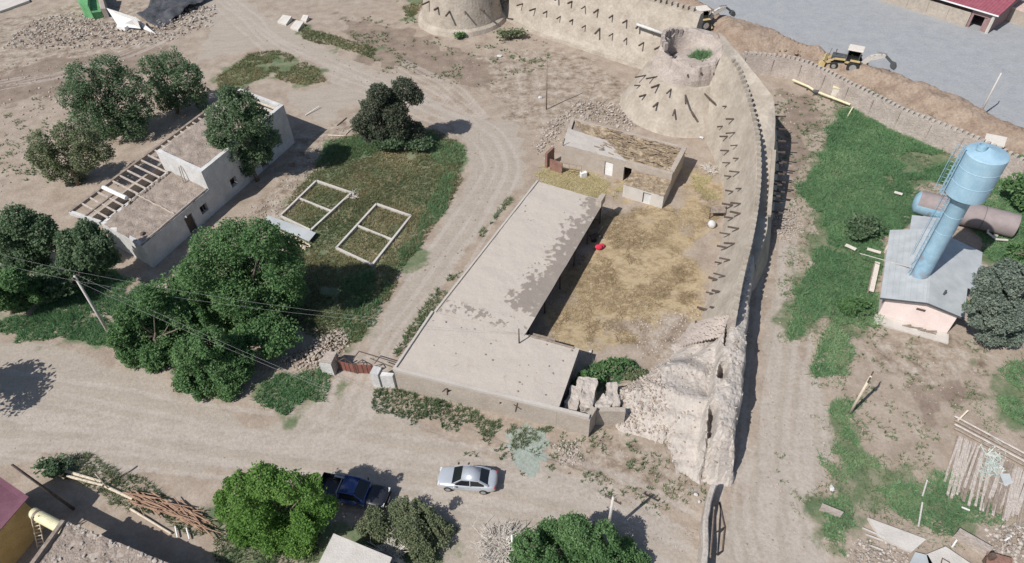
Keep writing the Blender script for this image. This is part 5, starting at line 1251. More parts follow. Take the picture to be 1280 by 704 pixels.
crumple('tarpaulin', [(172, 20, .6), (200, 34, .4), (262, -6, .8), (210, -20, 1.2)], None, M['tarp'], 'crumpled dark grey tarpaulin over rubble at the top left', 'tarpaulin', amp=1.8)
o = MB().box((0, 0, .3), (1.6, .8, .6), .5); o = MB().box((*P2(155, 37), .35), (1.7, .9, .6), -.4).build('white_box', M['paint_white'], base=P(155, 37)); tag(o, 'small white box-like block dropped in front of the rubble heap', 'block')
o = MB().prism([P2(*a) for a in ((-60, 20), (0, 17), (38, 3), (30, -12), (-60, -12))], -.2, .35).build('concrete_pad', M['concrete'], base=P(0, 5)); tag(o, 'grey concrete pad at the top left corner', 'pad')
for a, lb in ((((347, 29), (358, 33), (366, 26), (355, 23)), 'grey slab on its edge beside the dirt track, left of its pair'), (((363, 36), (373, 40), (381, 33), (371, 30)), 'flat grey slab lying by the dirt track, right of its pair'), (((376, 27), (383, 29), (387, 25), (380, 23)), 'small white slab behind the two grey slabs')):
    tag(MB().prism([P2(*k) for k in a], -.1, [.25, .3, .75, .6]).build('slab', M['concrete' if 'grey' in lb else 'paint_white'], base=P(*a[0])), lb, 'slab')
# ================================================================== TREES AND PLANTS
def T(px, py, zc, rxp, rz, material, n, leaf, lobes, seed, label, name='tree', cat='tree', group=None, ry=1.0, base=None, **k):
    c = P(px, py, zc); r = rxp * mpp(px, py, zc)
    return tree(name, label, cat, c, (r, r * ry, rz), material, n, leaf, lobes, seed, base=base, group=group, **k)
G1 = 'trees around the ruined white house'
clump_tree('largest of the dark trees behind the ruined white house', (140, 172), [(103, 98, 21), (133, 90, 21), (158, 104, 20), (93, 120, 19), (122, 122, 24), (152, 130, 22), (176, 138, 17), (108, 145, 19), (136, 152, 21), (165, 158, 17), (120, 165, 14)], 'leaf_dark', 42000, .13, 1, gap=.44, group=G1, trunk_r=.26)
clump_tree('dark tree touching the ruined house roof, nearest the grass island', (222, 142), [(192, 84, 16), (215, 78, 17), (236, 94, 17), (208, 100, 18), (192, 112, 14), (245, 116, 15), (224, 120, 17), (205, 128, 12), (252, 130, 9)], 'leaf_dark', 30000, .13, 2, gap=.45, group=G1, trunk_r=.22)
clump_tree('sparse greyish tree at the bare back corner of the ruined house', (98, 232), [(56, 178, 17), (80, 168, 16), (106, 174, 16), (50, 196, 14), (76, 196, 20), (104, 198, 18), (128, 190, 13), (90, 216, 15), (64, 214, 12)], 'leaf_olive', 27000, .13, 3, gap=.47, group=G1)
clump_tree('dark tree standing before the front wall and hiding the upper roof', (322, 226), [(286, 120, 15), (304, 132, 18), (276, 146, 18), (298, 158, 21), (322, 150, 17), (272, 170, 15), (312, 178, 20), (337, 172, 13), (258, 192, 12), (288, 188, 17), (310, 200, 15), (330, 192, 11), (304, 214, 10)], 'leaf_dark', 40000, .13, 4, gap=.47, group=G1, trunk_r=.25)
clump_tree('dark round tree at the left edge below the ruined house', (30, 352), [(0, 290, 18), (25, 278, 20), (50, 288, 19), (10, 312, 20), (38, 312, 22), (62, 305, 14), (20, 332, 16), (48, 330, 14)], 'leaf_dark', 34000, .13, 5, gap=.40)
clump_tree('dark tree hugging the left end of the ruined house', (110, 360), [(85, 300, 14), (108, 290, 15), (128, 303, 14), (88, 322, 16), (112, 318, 18), (135, 322, 12), (100, 340, 15), (122, 338, 12)], 'leaf_dark', 28000, .13, 6, gap=.41)
clump_tree('green tree at the left edge just above the dirt road', (15, 392), [(-5, 350, 16), (18, 348, 16), (35, 358, 13), (5, 372, 16), (25, 376, 14), (45, 370, 9)], 'leaf_mid', 24000, .12, 7, gap=.40)
T(72, 354, 1.8, 38, 1.9, 'leaf_dark', 9000, .16, 14, 8, 'low dark bush beside the leaning concrete pole', name='bush', cat='bush', ry=.75, gap=.4)
clump_tree('largest green tree, full and round, at the middle of the left yard', (312, 398), [(262, 312, 26), (292, 300, 27), (326, 298, 26), (352, 312, 24), (246, 340, 23), (280, 336, 32), (318, 334, 34), (356, 340, 26), (368, 362, 15), (260, 366, 26), (296, 370, 32), (334, 370, 30), (360, 384, 18), (282, 396, 24), (320, 400, 24)], 'leaf_mid', 80000, .115, 9, gap=.38, trunk_r=.3)
clump_tree('broad green tree beside the dirt road, left of its darker neighbour', (192, 442), [(160, 395, 18), (190, 378, 20), (220, 390, 20), (150, 420, 16), (180, 415, 24), (215, 420, 22), (165, 440, 18), (195, 447, 18), (225, 445, 14), (245, 400, 14)], 'leaf_mid', 52000, .11, 10, gap=.40)
clump_tree('green tree reaching over the dirt road below the largest tree', (266, 482), [(235, 440, 18), (262, 428, 20), (290, 440, 20), (240, 468, 20), (268, 462, 24), (298, 462, 17), (255, 488, 14), (285, 486, 15), (228, 480, 12), (310, 445, 10)], 'leaf_mid', 50000, .105, 11, gap=.40)
T(235, 374, 2.6, 54, 2.7, 'leaf_mid', 20000, .15, 20, 12, 'green tree filling the gap left of the largest tree', ry=.75, gap=.35)
T(332, 424, 1.9, 44, 2.0, 'leaf_mid', 14000, .145, 16, 13, 'low leafy tree in front of the largest tree near the rubble heap', ry=.75, gap=.37)
# the dense dome-clumped tree by the track
clump_tree('single dark tree with dense rounded clumps beside the bend of the track', (496, 186), [(474, 117, 14), (505, 112, 16), (519, 120, 11), (490, 124, 13), (464, 136, 15), (492, 139, 17), (452, 155, 13), (475, 158, 16), (499, 157, 16), (519, 164, 13), (506, 171, 12), (462, 168, 11)], 'leaf_puff', 46000, .11, 14, gap=.26, trunk_r=.22)
T(505, 180, 1.1, 40, 0.9, 'leaf_dark', 4500, .17, 12, 15, 'low dark hedge-like bush under the dense single tree', name='bush', cat='bush', ry=.35)
clump_tree('bright green tree behind the blue pickup at the bottom', (350, 660), [(298, 612, 22), (330, 602, 22), (360, 606, 22), (388, 610, 18), (408, 634, 14), (288, 636, 17), (318, 636, 27), (354, 640, 28), (386, 650, 22), (306, 662, 20), (342, 668, 24), (374, 676, 20), (396, 598, 7), (278, 622, 10), (364, 634, 20), (336, 626, 18)], 'leaf_bright', 80000, .085, 16, gap=.37, depth=.5)
clump_tree('greyish green bush right of the concrete shed roof at the bottom', (508, 662), [(470, 650, 16), (500, 640, 17), (530, 650, 17), (478, 668, 15), (515, 668, 22), (545, 660, 14), (526, 692, 16), (550, 676, 12), (455, 660, 10), (520, 632, 8), (560, 662, 8)], 'leaf_olive', 46000, .075, 17, gap=.43, name='bush', cat='bush', trunk_r=.1)
clump_tree('wide green tree at the bottom edge below the forked wire pole', (725, 692), [(660, 682, 18), (690, 672, 22), (720, 664, 21), (752, 674, 21), (780, 692, 18), (800, 702, 12), (650, 700, 14), (690, 698, 26), (730, 694, 28), (765, 706, 22), (706, 655, 10)], 'leaf_mid', 62000, .09, 18, gap=.40)
clump_tree('silvery grey-green tree right of the pink pump house', (1254, 432), [(1235, 350, 16), (1258, 342, 18), (1278, 350, 16), (1225, 372, 14), (1248, 370, 20), (1272, 372, 18), (1232, 395, 17), (1256, 396, 20), (1280, 395, 15), (1240, 418, 15), (1264, 420, 14), (1222, 400, 10), (1212, 384, 8)], 'leaf_grey', 60000, .095, 19, gap=.40)
T(1284, 238, 2.2, 26, 1.9, 'leaf_mid', 5000, .18, 10, 20, 'green tree cut by the right edge above the lying tank', gap=.34)
T(1079, 284, 1.2, 25, 1.1, 'leaf_dark', 4500, .15, 10, 21, 'round dark bush in the grass left of the pump house', name='bush', cat='bush', ry=.8)
T(1071, 384, .8, 21, .8, 'leaf_mid', 3500, .13, 9, 22, 'low green bush beside the front corner of the pump house', name='bush', cat='bush', ry=.8)
T(1283, 318, 1.2, 22, 1.2, 'leaf_mid', 2500, .16, 8, 23, 'small green bush at the right edge under the tank outlet', name='bush', cat='bush')
T(66, 583, .7, 23, .7, 'leaf_dark', 3000, .12, 9, 24, 'small dark bush at the upper end of the white logs', name='bush', cat='bush', ry=.7)
T(638, 42, .8, 22, .8, 'leaf_olive', 1800, .2, 9, 25, 'dusty bush at the foot of the fortress wall by the round tower', name='bush', cat='bush', ry=.5)
T(574, 44, .5, 8, .5, 'leaf_mid', 500, .18, 6, 26, 'small green bush at the front foot of the round tower', name='bush', cat='bush')
T(770, 458, .7, 22, .7, 'leaf_mid', 2600, .14, 9, 27, 'green bush growing over the top of the rubble rampart', name='bush', cat='bush', ry=.5)
T(738, 474, .7, 20, .8, 'leaf_mid', 2400, .14, 9, 28, 'green bush squeezed between the shaded house wall and clay blocks', name='bush', cat='bush', ry=.55)
T(798, 470, .4, 20, .45, 'leaf_olive', 1400, .14, 8, 29, 'dry grey bush behind the rubble rampart', name='bush', cat='bush', ry=.5)
T(1215, 385, .6, 12, .7, 'leaf_mid', 1400, .13, 7, 30, 'small bush in the shade under the pump house eave', name='bush', cat='bush')
sc_ = P(6, 488); cc = np.array([sc_[0] - 3.6, sc_[1] - 2.8, 5.0])
tree('tree', 'tree just off the left edge whose ragged shadow falls on the dirt road', 'tree', cc, (3.4, 3.0, 2.4), 'leaf_mid', 8000, .2, 16, 31, gap=.38)

def dead_bush(name, label, px, py, R_m, n, seed, rise=0.9, arc=(0, 6.283)):
    g = random.Random(seed); b = P(px, py); b[2] = gz(b[0], b[1]); t = thing(name, label, 'dead bush', b)
    mb = MB(); tw = MB()
    for i in range(n):
        a = g.uniform(*arc); e = g.uniform(.5, 1.0) * R_m; d_ = np.array([math.cos(a), math.sin(a), 0])
        p0 = b + d_ * .1; p1 = b + d_ * e * .5 + (0, 0, e * rise * .55 + .1); p2 = b + d_ * e + (g.uniform(-.2, .2), g.uniform(-.2, .2), e * rise * g.uniform(.5, 1))
        mb.tube([p0, p1, p2], [.045, .03, .012], 5)
        for k in range(6):
            s = p1 + (p2 - p1) * g.uniform(0, .9) if k % 2 else p0 + (p1 - p0) * g.uniform(.4, 1); q = s + np.array([g.uniform(-.6, .6), g.uniform(-.6, .6), g.uniform(.05, .5)]) * R_m * .42
            tw.tube([s, q], [.02, .007], 4)
    mb.build('stem', M['bark_pale'], t); tw.build('twig', M['bark_pale'], t)['kind'] = 'stuff'
dead_bush('dead_bush', 'bleached leafless bush in front of the greyish bush, by the shed roof', 488, 699, 1.9, 40, 3, .9)
dead_bush('dead_bush', 'large bleached tangle of bare branches left of the bottom tree', 622, 690, 2.2, 110, 4, .6)
dead_bush('dead_bush', 'small spray of dry grey branches on the corner of the plank bed', 441, 247, 1.1, 16, 5, .5)
dead_bush('dead_bush', 'pile of grey brushwood against the foot of the fortress wall', 886, 214, 1.3, 46, 6, .35)

BEDS = [W((396, 228), (440, 243), (389, 290), (351, 272)), W((471, 257), (514, 272), (466, 333), (421, 312))]
NOGO = [W((330, 270), (336, 268), (396, 291), (387, 302))]
tufts('grass', 'green and straw-coloured grass of the yard inside the bend of the track', [
    [(392, 208), (415, 176), (470, 165), (540, 164), (576, 182), (582, 205), (560, 255), (520, 315), (490, 365), (462, 410), (440, 428), (420, 432), (350, 400), (345, 350), (355, 300), (345, 275), (370, 240)]], 50, (.12, .36), .075, 4, 'grass_olive', .20, 1, .9, clear=NOGO)
tufts('grass', 'lusher green grass along the track side of the yard', [
    [(535, 165), (576, 182), (582, 205), (560, 255), (520, 315), (490, 365), (462, 410), (450, 400), (490, 340), (530, 270), (552, 215), (540, 190)], [(392, 208), (415, 176), (470, 168), (540, 168), (520, 185), (440, 195)], [(430, 350), (470, 340), (450, 425), (425, 428)]], 34, (.2, .5), .08, 4, 'grass', .26, 2, 1.0, clear=NOGO)
tufts('grass', 'grass island in the pale track at the top left', [[(272, 98), (310, 68), (350, 62), (395, 84), (406, 102), (380, 108), (340, 96), (300, 108), (275, 113)], [(372, 32), (400, 40), (470, 62), (466, 72), (430, 62), (380, 48)], [(500, -8), (540, -8), (520, 20), (505, 24)]], 30, (.18, .42), .09, 4, 'grass_olive', .30, 3, .9)
tufts('grass', 'thick green grass of the plot left of the pump house', [[(1010, 290), (1005, 230), (1028, 170), (1056, 132), (1085, 116), (1112, 134), (1160, 158), (1215, 180), (1225, 230), (1150, 235), (1135, 270), (1108, 300), (1092, 350), (1092, 402), (1062, 402), (1052, 440), (1045, 470), (1032, 465), (1030, 400), (985, 422), (985, 360), (1012, 330)], [(1215, 200), (1300, 190), (1300, 340), (1230, 330), (1232, 270), (1262, 240)]], 52, (.18, .48), .09, 4, 'grass', .34, 4, 3.4, lean=.85, nscale=.22)
tufts('grass', 'green grass winding through the bottom right corner', [[(1040, 500), (1062, 512), (1085, 560), (1120, 592), (1190, 600), (1240, 628), (1245, 650), (1200, 672), (1150, 650), (1110, 630), (1080, 622), (1066, 640), (1060, 690), (1045, 702), (1012, 650), (1005, 626), (1060, 620), (1078, 600), (1056, 590), (1040, 540)], [(1232, 466), (1300, 450), (1300, 545), (1240, 520)]], 80, (.12, .32), .07, 4, 'grass', .34, 5, 2.6, lean=.85)
tufts('grass', 'thin sparse grass fading out around the green plot', [[(995, 300), (990, 230), (1012, 160), (1050, 118), (1085, 105), (1120, 128), (1165, 155), (1225, 178), (1110, 310), (1105, 405), (1070, 420), (1055, 485), (1020, 480), (1015, 420), (975, 430), (975, 350)]], 12, (.1, .3), .08, 4, 'weed', .44, 51, 1.5, nscale=.5, lean=.8)
tufts('grass', 'thin sparse grass fading out around the bottom right scrap yard', [[(1025, 500), (1070, 500), (1110, 580), (1200, 590), (1260, 620), (1270, 660), (1180, 690), (1090, 690), (1050, 704), (1000, 660), (990, 620), (1040, 600), (1025, 540)], [(1215, 450), (1280, 440), (1280, 560), (1225, 530)]], 18, (.08, .26), .07, 4, 'weed', .46, 52, 1.5, nscale=.6, lean=.8)
tufts('straw', 'dry dead grass mixed into the green yard', [[(440, 205), (500, 190), (540, 215), (530, 270), (490, 320), (440, 330), (400, 300)]], 22, (.1, .3), .07, 4, 'strawb', .45, 53, 1.0, cat='straw', nscale=.4, lean=.9)
tufts('weeds', 'tall green weeds between the trees and the dirt road on the left', [[(318, 502), (345, 468), (415, 462), (410, 492), (350, 532)], [(-20, 395), (40, 392), (130, 408), (150, 440), (60, 420), (-20, 420)], [(100, 330), (190, 350), (200, 385), (120, 400), (40, 395)]], 44, (.2, .55), .08, 5, 'grass', .30, 6, 2.2, cat='weeds')
tufts('weeds', 'clumpy weeds along the street wall of the flat house', [[(468, 488), (500, 486), (560, 506), (640, 528), (648, 546), (560, 532), (475, 508)], [(640, 528), (700, 545), (690, 560), (640, 550)]], 36, (.15, .42), .08, 6, 'weed', .42, 7, 1.6, cat='weeds', nscale=.8)
tufts('weeds', 'weeds along the back edge of the long flat house', [[(497, 448), (582, 336), (576, 330), (540, 366), (492, 440)], [(600, 300), (640, 250), (636, 246), (598, 292)]], 26, (.2, .5), .09, 5, 'weed', .40, 8, .3, cat='weeds')
tufts('weeds', 'scattered low weeds on the stony ground right of the vehicle', [[(690, 540), (760, 535), (850, 560), (880, 600), (885, 640), (820, 640), (740, 615), (640, 590)], [(826, 603), (890, 606), (890, 630), (840, 625)], [(560, 535), (640, 545), (640, 580), (570, 565)]], 9, (.12, .36), .10, 6, 'weed', .56, 9, .5, cat='weeds', nscale=.8)
tufts('weeds', 'dotted weeds on the bare ground below the pump house', [[(1060, 405), (1230, 430), (1250, 520), (1200, 600), (1090, 570), (1050, 490)], [(985, 300), (1030, 330), (1010, 430), (1040, 480), (980, 420)], [(970, 560), (1040, 560), (1050, 610), (1000, 640), (980, 620)]], 9, (.1, .3), .09, 6, 'weed', .56, 10, .5, cat='weeds', nscale=.9)
tufts('weeds', 'dusty weeds on the waste ground around the towers', [[(420, 20), (520, 20), (560, 60), (680, 50), (690, 80), (600, 110), (480, 90)], [(970, 110), (1040, 125), (1000, 260), (975, 250)], [(955, 85), (1020, 100), (1000, 115), (960, 100)], [(-20, 140), (60, 120), (60, 230), (-20, 230)]], 5, (.15, .4), .12, 5, 'weed', .56, 11, .6, cat='weeds', nscale=.6)
tufts('weeds', 'dry olive weeds and shoots between the logs and the tree', [[(45, 575), (90, 568), (180, 600), (275, 660), (250, 672), (120, 620)], [(270, 650), (400, 660), (400, 704), (280, 704)], [(545, 640), (580, 660), (560, 704), (540, 704)]], 40, (.15, .42), .07, 5, 'weed', .34, 12, .9, cat='weeds')
tufts('weeds', 'green weeds in the corner between shaded wall and rampart', [[(705, 490), (735, 460), (785, 448), (800, 462), (760, 486), (720, 500)]], 26, (.25, .6), .09, 5, 'grass', .30, 13, .4, cat='weeds')
tufts('straw', 'dry trampled straw covering the yard below the fortress wall', [[(745, 258), (830, 260), (864, 264), (868, 300), (850, 345), (828, 385), (795, 425), (735, 440), (668, 428), (690, 380), (722, 330)], [(855, 262), (890, 236), (898, 262), (880, 300), (862, 300)], [(838, 340), (866, 322), (885, 345), (868, 385), (848, 380)]], 44, (.05, .15), .06, 5, 'strawb', .38, 14, .8, cat='straw', lean=2.4)
tufts('hay', 'yellow hay spread before the small mud house', [[(668, 218), (685, 208), (722, 214), (784, 236), (772, 250), (740, 250), (690, 238)], [(868, 220), (895, 215), (895, 250), (870, 245)]], 70, (.08, .2), .07, 5, 'hay', .30, 15, 1.6, cat='hay', lean=2.2)

# ================================================================== RUBBLE
rubble('rubble', 'pale broken bricks heaped beside the red gate', [(345, 452), (378, 436), (405, 418), (432, 410), (440, 428), (424, 442), (418, 465), (398, 468), (380, 462)], 832, (0.056, 0.172), 'brickrub', .55, 1)
rubble('rubble', 'brick and plaster rubble along the front of the ruined house', [(200, 340), (260, 300), (345, 240), (420, 160), (440, 165), (400, 215), (345, 290), (300, 300), (230, 345)], 672, (0.042, 0.145), 'stone', .05, 2)
rubble('bricks', 'field of loose clay bricks outside the fortress wall', [(958, 262), (1000, 258), (1004, 290), (985, 302), (958, 300)], 832, (0.056, 0.112), 'brickrub', .25, 3, cat='bricks', sq=(1.3, .8, .5))
rubble('rubble', 'rubble heap of the demolished house at the top left', [(0, 60), (40, 25), (100, 15), (180, 40), (205, 15), (270, 5), (270, 30), (215, 50), (150, 60), (60, 62)], 1440, (0.070, 0.277), 'stone', .6, 4)
rubble('rubble', 'stones and bricks spilled around the small mud house', [(665, 185), (690, 150), (720, 125), (770, 130), (800, 150), (790, 165), (720, 145), (700, 170), (690, 205)], 768, (0.049, 0.198), 'stone', .25, 5)
rubble('stones', 'pale stones scattered on the ground between flat house and rampart', [(690, 555), (720, 550), (730, 575), (700, 582)], 208, (0.035, 0.132), 'stone', .1, 6, cat='stones')
rubble('stones', 'small stones strewn over the ground south of the rampart', [(720, 560), (840, 565), (880, 610), (880, 690), (800, 680), (740, 620)], 416, (0.021, 0.066), 'stone', 0, 7, cat='stones')
q_, hz_, dm_ = RZ; random.seed(50); mb = MB(); rn = []; g_ = np.random.default_rng(50)
lw = np.where((hz_ > .12) & (sdist(q_[:, 0], q_[:, 1], OUTL) > .1), np.where(q_[:, 0] < P2(834, 515, 1.5)[0], 1.0, .10), 0.0); sel = g_.choice(len(q_), 800, p=lw / lw.sum())
for k in sel:
    mb.rock((q_[k, 0] + random.uniform(-.1, .1), q_[k, 1] + random.uniform(-.1, .1), hz_[k] + .03), random.uniform(.04, .13), (1.4, .9, .6)); rn += [random.random()] * 20
o = mb.build('crumbled_bricks', M['brickrub'], base=(*P2(800, 520), 0)); a_ = o.data.attributes.new('rnd', 'FLOAT', 'FACE'); a_.data.foreach_set('value', rn); tag(o, 'crumbled bricks lying over the western slope of the rampart', 'rubble', kind='stuff')
rubble('stones', 'loose stones on the waste ground below the fortress wall', [(560, 60), (680, 60), (700, 110), (620, 130), (540, 95)], 416, (0.035, 0.106), 'stone', 0, 9, cat='stones')
rubble('stones', 'loose stones along the foot of the straw yard wall', [(790, 400), (875, 385), (862, 440), (800, 452)], 528, (0.028, 0.106), 'brickrub', 0, 10, cat='stones')
rubble('rubble', 'mixed rubble at the bottom right by the broken slabs', [(1070, 675), (1120, 680), (1150, 704), (1060, 720)], 416, (0.042, 0.145), 'stone', .2, 11)
rubble('rubble', 'grey scrap and rubble heap at the lower right edge', [(1240, 670), (1262, 655), (1290, 660), (1290, 704), (1245, 695)], 448, (0.042, 0.165), 'stone', .5, 12)
rubble('stones', 'stones on the worn ground beside the long flat house track', [(1050, 430), (1230, 440), (1230, 520), (1100, 560), (1060, 500)], 352, (0.021, 0.066), 'stone', 0, 13, cat='stones')
rubble('rubble', 'clods and debris under the trees by the leaning pole', [(140, 385), (200, 350), (240, 340), (200, 390), (150, 400)], 240, (0.042, 0.132), 'stone', .1, 14)
rubble('rubble', 'soil clods on the dug bank', [(940, 45), (1035, 72), (1120, 100), (1290, 175), (1290, 200), (1150, 140), (1030, 86), (940, 62)], 380, (.08, .3), 'spoil', .8, 15)
rubble('rubble', 'clods at the outer foot of the fortress wall walk', [(972, 110), (1000, 120), (985, 200), (972, 250)], 144, (0.042, 0.158), 'brickrub', 0, 16)

rubble('litter', 'tiny bright litter scattered over the roads and yards', [(0, 440), (440, 500), (900, 600), (900, 700), (560, 690), (300, 580), (0, 560)], 90, (.025, .07), 'stone', 0, 61, cat='litter', sq=(1.3, 1, .3))
rubble('clods', 'dark clods and small stones along the pale track', [(250, 10), (420, 70), (560, 120), (640, 170), (620, 240), (520, 400), (470, 470), (440, 470), (560, 300), (590, 200), (540, 140), (400, 100)], 260, (.03, .11), 'spoil', 0, 62, cat='clods')
rubble('clods', 'clods dotted over the bare slope at the upper left', [(0, 80), (200, 60), (260, 80), (180, 110), (60, 160), (0, 240)], 420, (.04, .22), 'brickrub', 0, 63, cat='clods')
rubble('clods', 'clods on the footpath strip outside the fortress wall', [(965, 300), (1000, 330), (990, 420), (1030, 500), (1040, 600), (1000, 690), (930, 690), (945, 560), (960, 420)], 260, (.03, .10), 'brickrub', 0, 64, cat='clods')

# ================================================================== VEHICLES
def wheel(parent, x, y, R_, w, side, rimr=.62):
    o = MB().tube([(x, y - w / 2, R_), (x, y - w * .4, R_), (x, y + w * .4, R_), (x, y + w / 2, R_)], [R_ * .92, R_, R_, R_ * .92], 24).build('wheel', M['tyre'], parent, smooth=False)
    yo = y + side * (w / 2 + .005)
    MB().tube([(x, yo - side * .06, R_), (x, yo, R_), (x, yo + side * .012, R_)], [R_ * rimr, R_ * rimr, R_ * rimr * .4], 18).build('rim', M['rim'], o)
    return o

def loft(rings, close=True):
    V = [p for r in rings for p in r]; m = len(rings[0]); F = []
    for i in range(len(rings) - 1):
        for k in range(m if close else m - 1): F.append((i * m + k, i * m + (k + 1) % m, (i + 1) * m + (k + 1) % m, (i + 1) * m + k))
    F += [tuple(range(m))[::-1], tuple(range((len(rings) - 1) * m, len(rings) * m))]
    return V, F

def body_ring(x, w, zb, zt, crown=.03):
    return [(x, -w * .9, zb), (x, -w, zb + .14), (x, -w * 1.0, (zb + zt) * .52), (x, -w * .955, zt - .10), (x, -w * .86, zt - .015), (x, -w * .45, zt + crown * .8), (x, 0, zt + crown),
            (x, w * .45, zt + crown * .8), (x, w * .86, zt - .015), (x, w * .955, zt - .10), (x, w * 1.0, (zb + zt) * .52), (x, w, zb + .14), (x, w * .9, zb)]

def sm(o, lv=1):
    s = o.modifiers.new('sub', 'SUBSURF'); s.levels = s.render_levels = lv; return o

def sedan():
    t = thing('parked_car', 'silver sedan parked on the dirt road, nose to the left', 'car', (0, 0, 0))
    st = [(2.2, .55, .34, .58), (2.14, .72, .26, .66), (1.95, .80, .22, .74), (1.5, .85, .2, .84), (.95, .86, .2, .90), (.3, .87, .2, .93), (-.5, .87, .2, .94), (-1.3, .86, .2, .95), (-1.75, .84, .22, .96), (-2.1, .78, .28, .92), (-2.22, .66, .36, .80)]
    sm(MB().add(*loft([body_ring(*s) for s in st])).build('body', M['silver'], t, smooth=True))
    rb = [(.98, .74), (.55, .78), (-1.0, .78), (-1.62, .70)]      # belt outline
    cab = [[(1.02, -.70, .90), (1.02, .70, .90)], [(.28, -.60, 1.40), (.28, .60, 1.40)], [(-.45, -.62, 1.455), (-.45, .62, 1.455)], [(-1.0, -.58, 1.40), (-1.0, .58, 1.40)], [(-1.66, -.68, .95), (-1.66, .68, .95)]]
    r_ = MB().add([(.34, -.58, 1.41), (.34, 0, 1.44), (.34, .58, 1.41), (-.4, -.62, 1.455), (-.4, 0, 1.49), (-.4, .62, 1.455), (-1.02, -.57, 1.40), (-1.02, 0, 1.43), (-1.02, .57, 1.40)], [(0, 1, 4, 3), (1, 2, 5, 4), (3, 4, 7, 6), (4, 5, 8, 7)]).build('roof', M['silver'], t, smooth=True)
    s_ = r_.modifiers.new('thick', 'SOLIDIFY'); s_.thickness = .04; s_.offset = -1
    def pane(nm, q):
        o = MB().poly(q).build(nm, M['glass'], t); k = o.modifiers.new('thick', 'SOLIDIFY'); k.thickness = .02; return o
    pane('windshield', [(1.06, -.66, .915), (1.06, .66, .915), (.36, .56, 1.415), (.36, -.56, 1.415)])
    pane('rear_window', [(-1.04, -.55, 1.395), (-1.04, .55, 1.395), (-1.62, .62, .975), (-1.62, -.62, .975)])
    for sd in (-1, 1):
        pane('side_window', [(.85, sd * .79, .93), (-.30, sd * .80, .95), (-.30, sd * .635, 1.41), (.30, sd * .61, 1.385)])
        pane('side_window', [(-.36, sd * .80, .95), (-1.35, sd * .765, .96), (-.98, sd * .60, 1.375), (-.36, sd * .635, 1.41)])
        m_ = MB(); m_.bar((1.02, sd * .72, .92), (.33, sd * .60, 1.41), .07); m_.bar((-1.0, sd * .59, 1.40), (-1.66, sd * .68, .96), .12); m_.bar((-.33, sd * .81, .94), (-.33, sd * .64, 1.42), .06); m_.bar((.34, sd * .605, 1.41), (-1.0, sd * .60, 1.41), .06)
        m_.build('window_pillar', M['silver'], t)
        MB().rock((.78, sd * .98, .98), .11, (.7, 1.1, .7)).build('mirror', M['silver'] if sd > 0 else M['black_car'], t, smooth=True)
        MB().box((2.08, sd * .55, .62), (.14, .34, .13), 0).build('headlight', M['lamp'], t)
        MB().box((-2.16, sd * .60, .78), (.10, .30, .14), 0).build('tail_light', M['redlamp'], t)
        MB().box((-.1, sd * .875, .80), (.18, .03, .03)).build('door_handle', M['silver'], t); MB().box((-1.0, sd * .87, .81), (.18, .03, .03)).build('door_handle', M['silver'], t)
        for x in (1.35, -1.28): wheel(t, x, sd * .78, .31, .2, sd)
    MB().box((2.2, 0, .40), (.06, 1.0, .12)).build('grille', M['black_car'], t)
    MB().box((2.235, 0, .40), (.02, .5, .11)).build('number_plate', M['paint_white'], t); MB().box((-2.225, 0, .62), (.02, .5, .11)).build('number_plate', M['paint_white'], t)
    return t
s = sedan(); p = P(585, 603); s.location = (p[0], p[1], gz(p[0], p[1])); s.rotation_euler = (0, 0, math.radians(172.5))

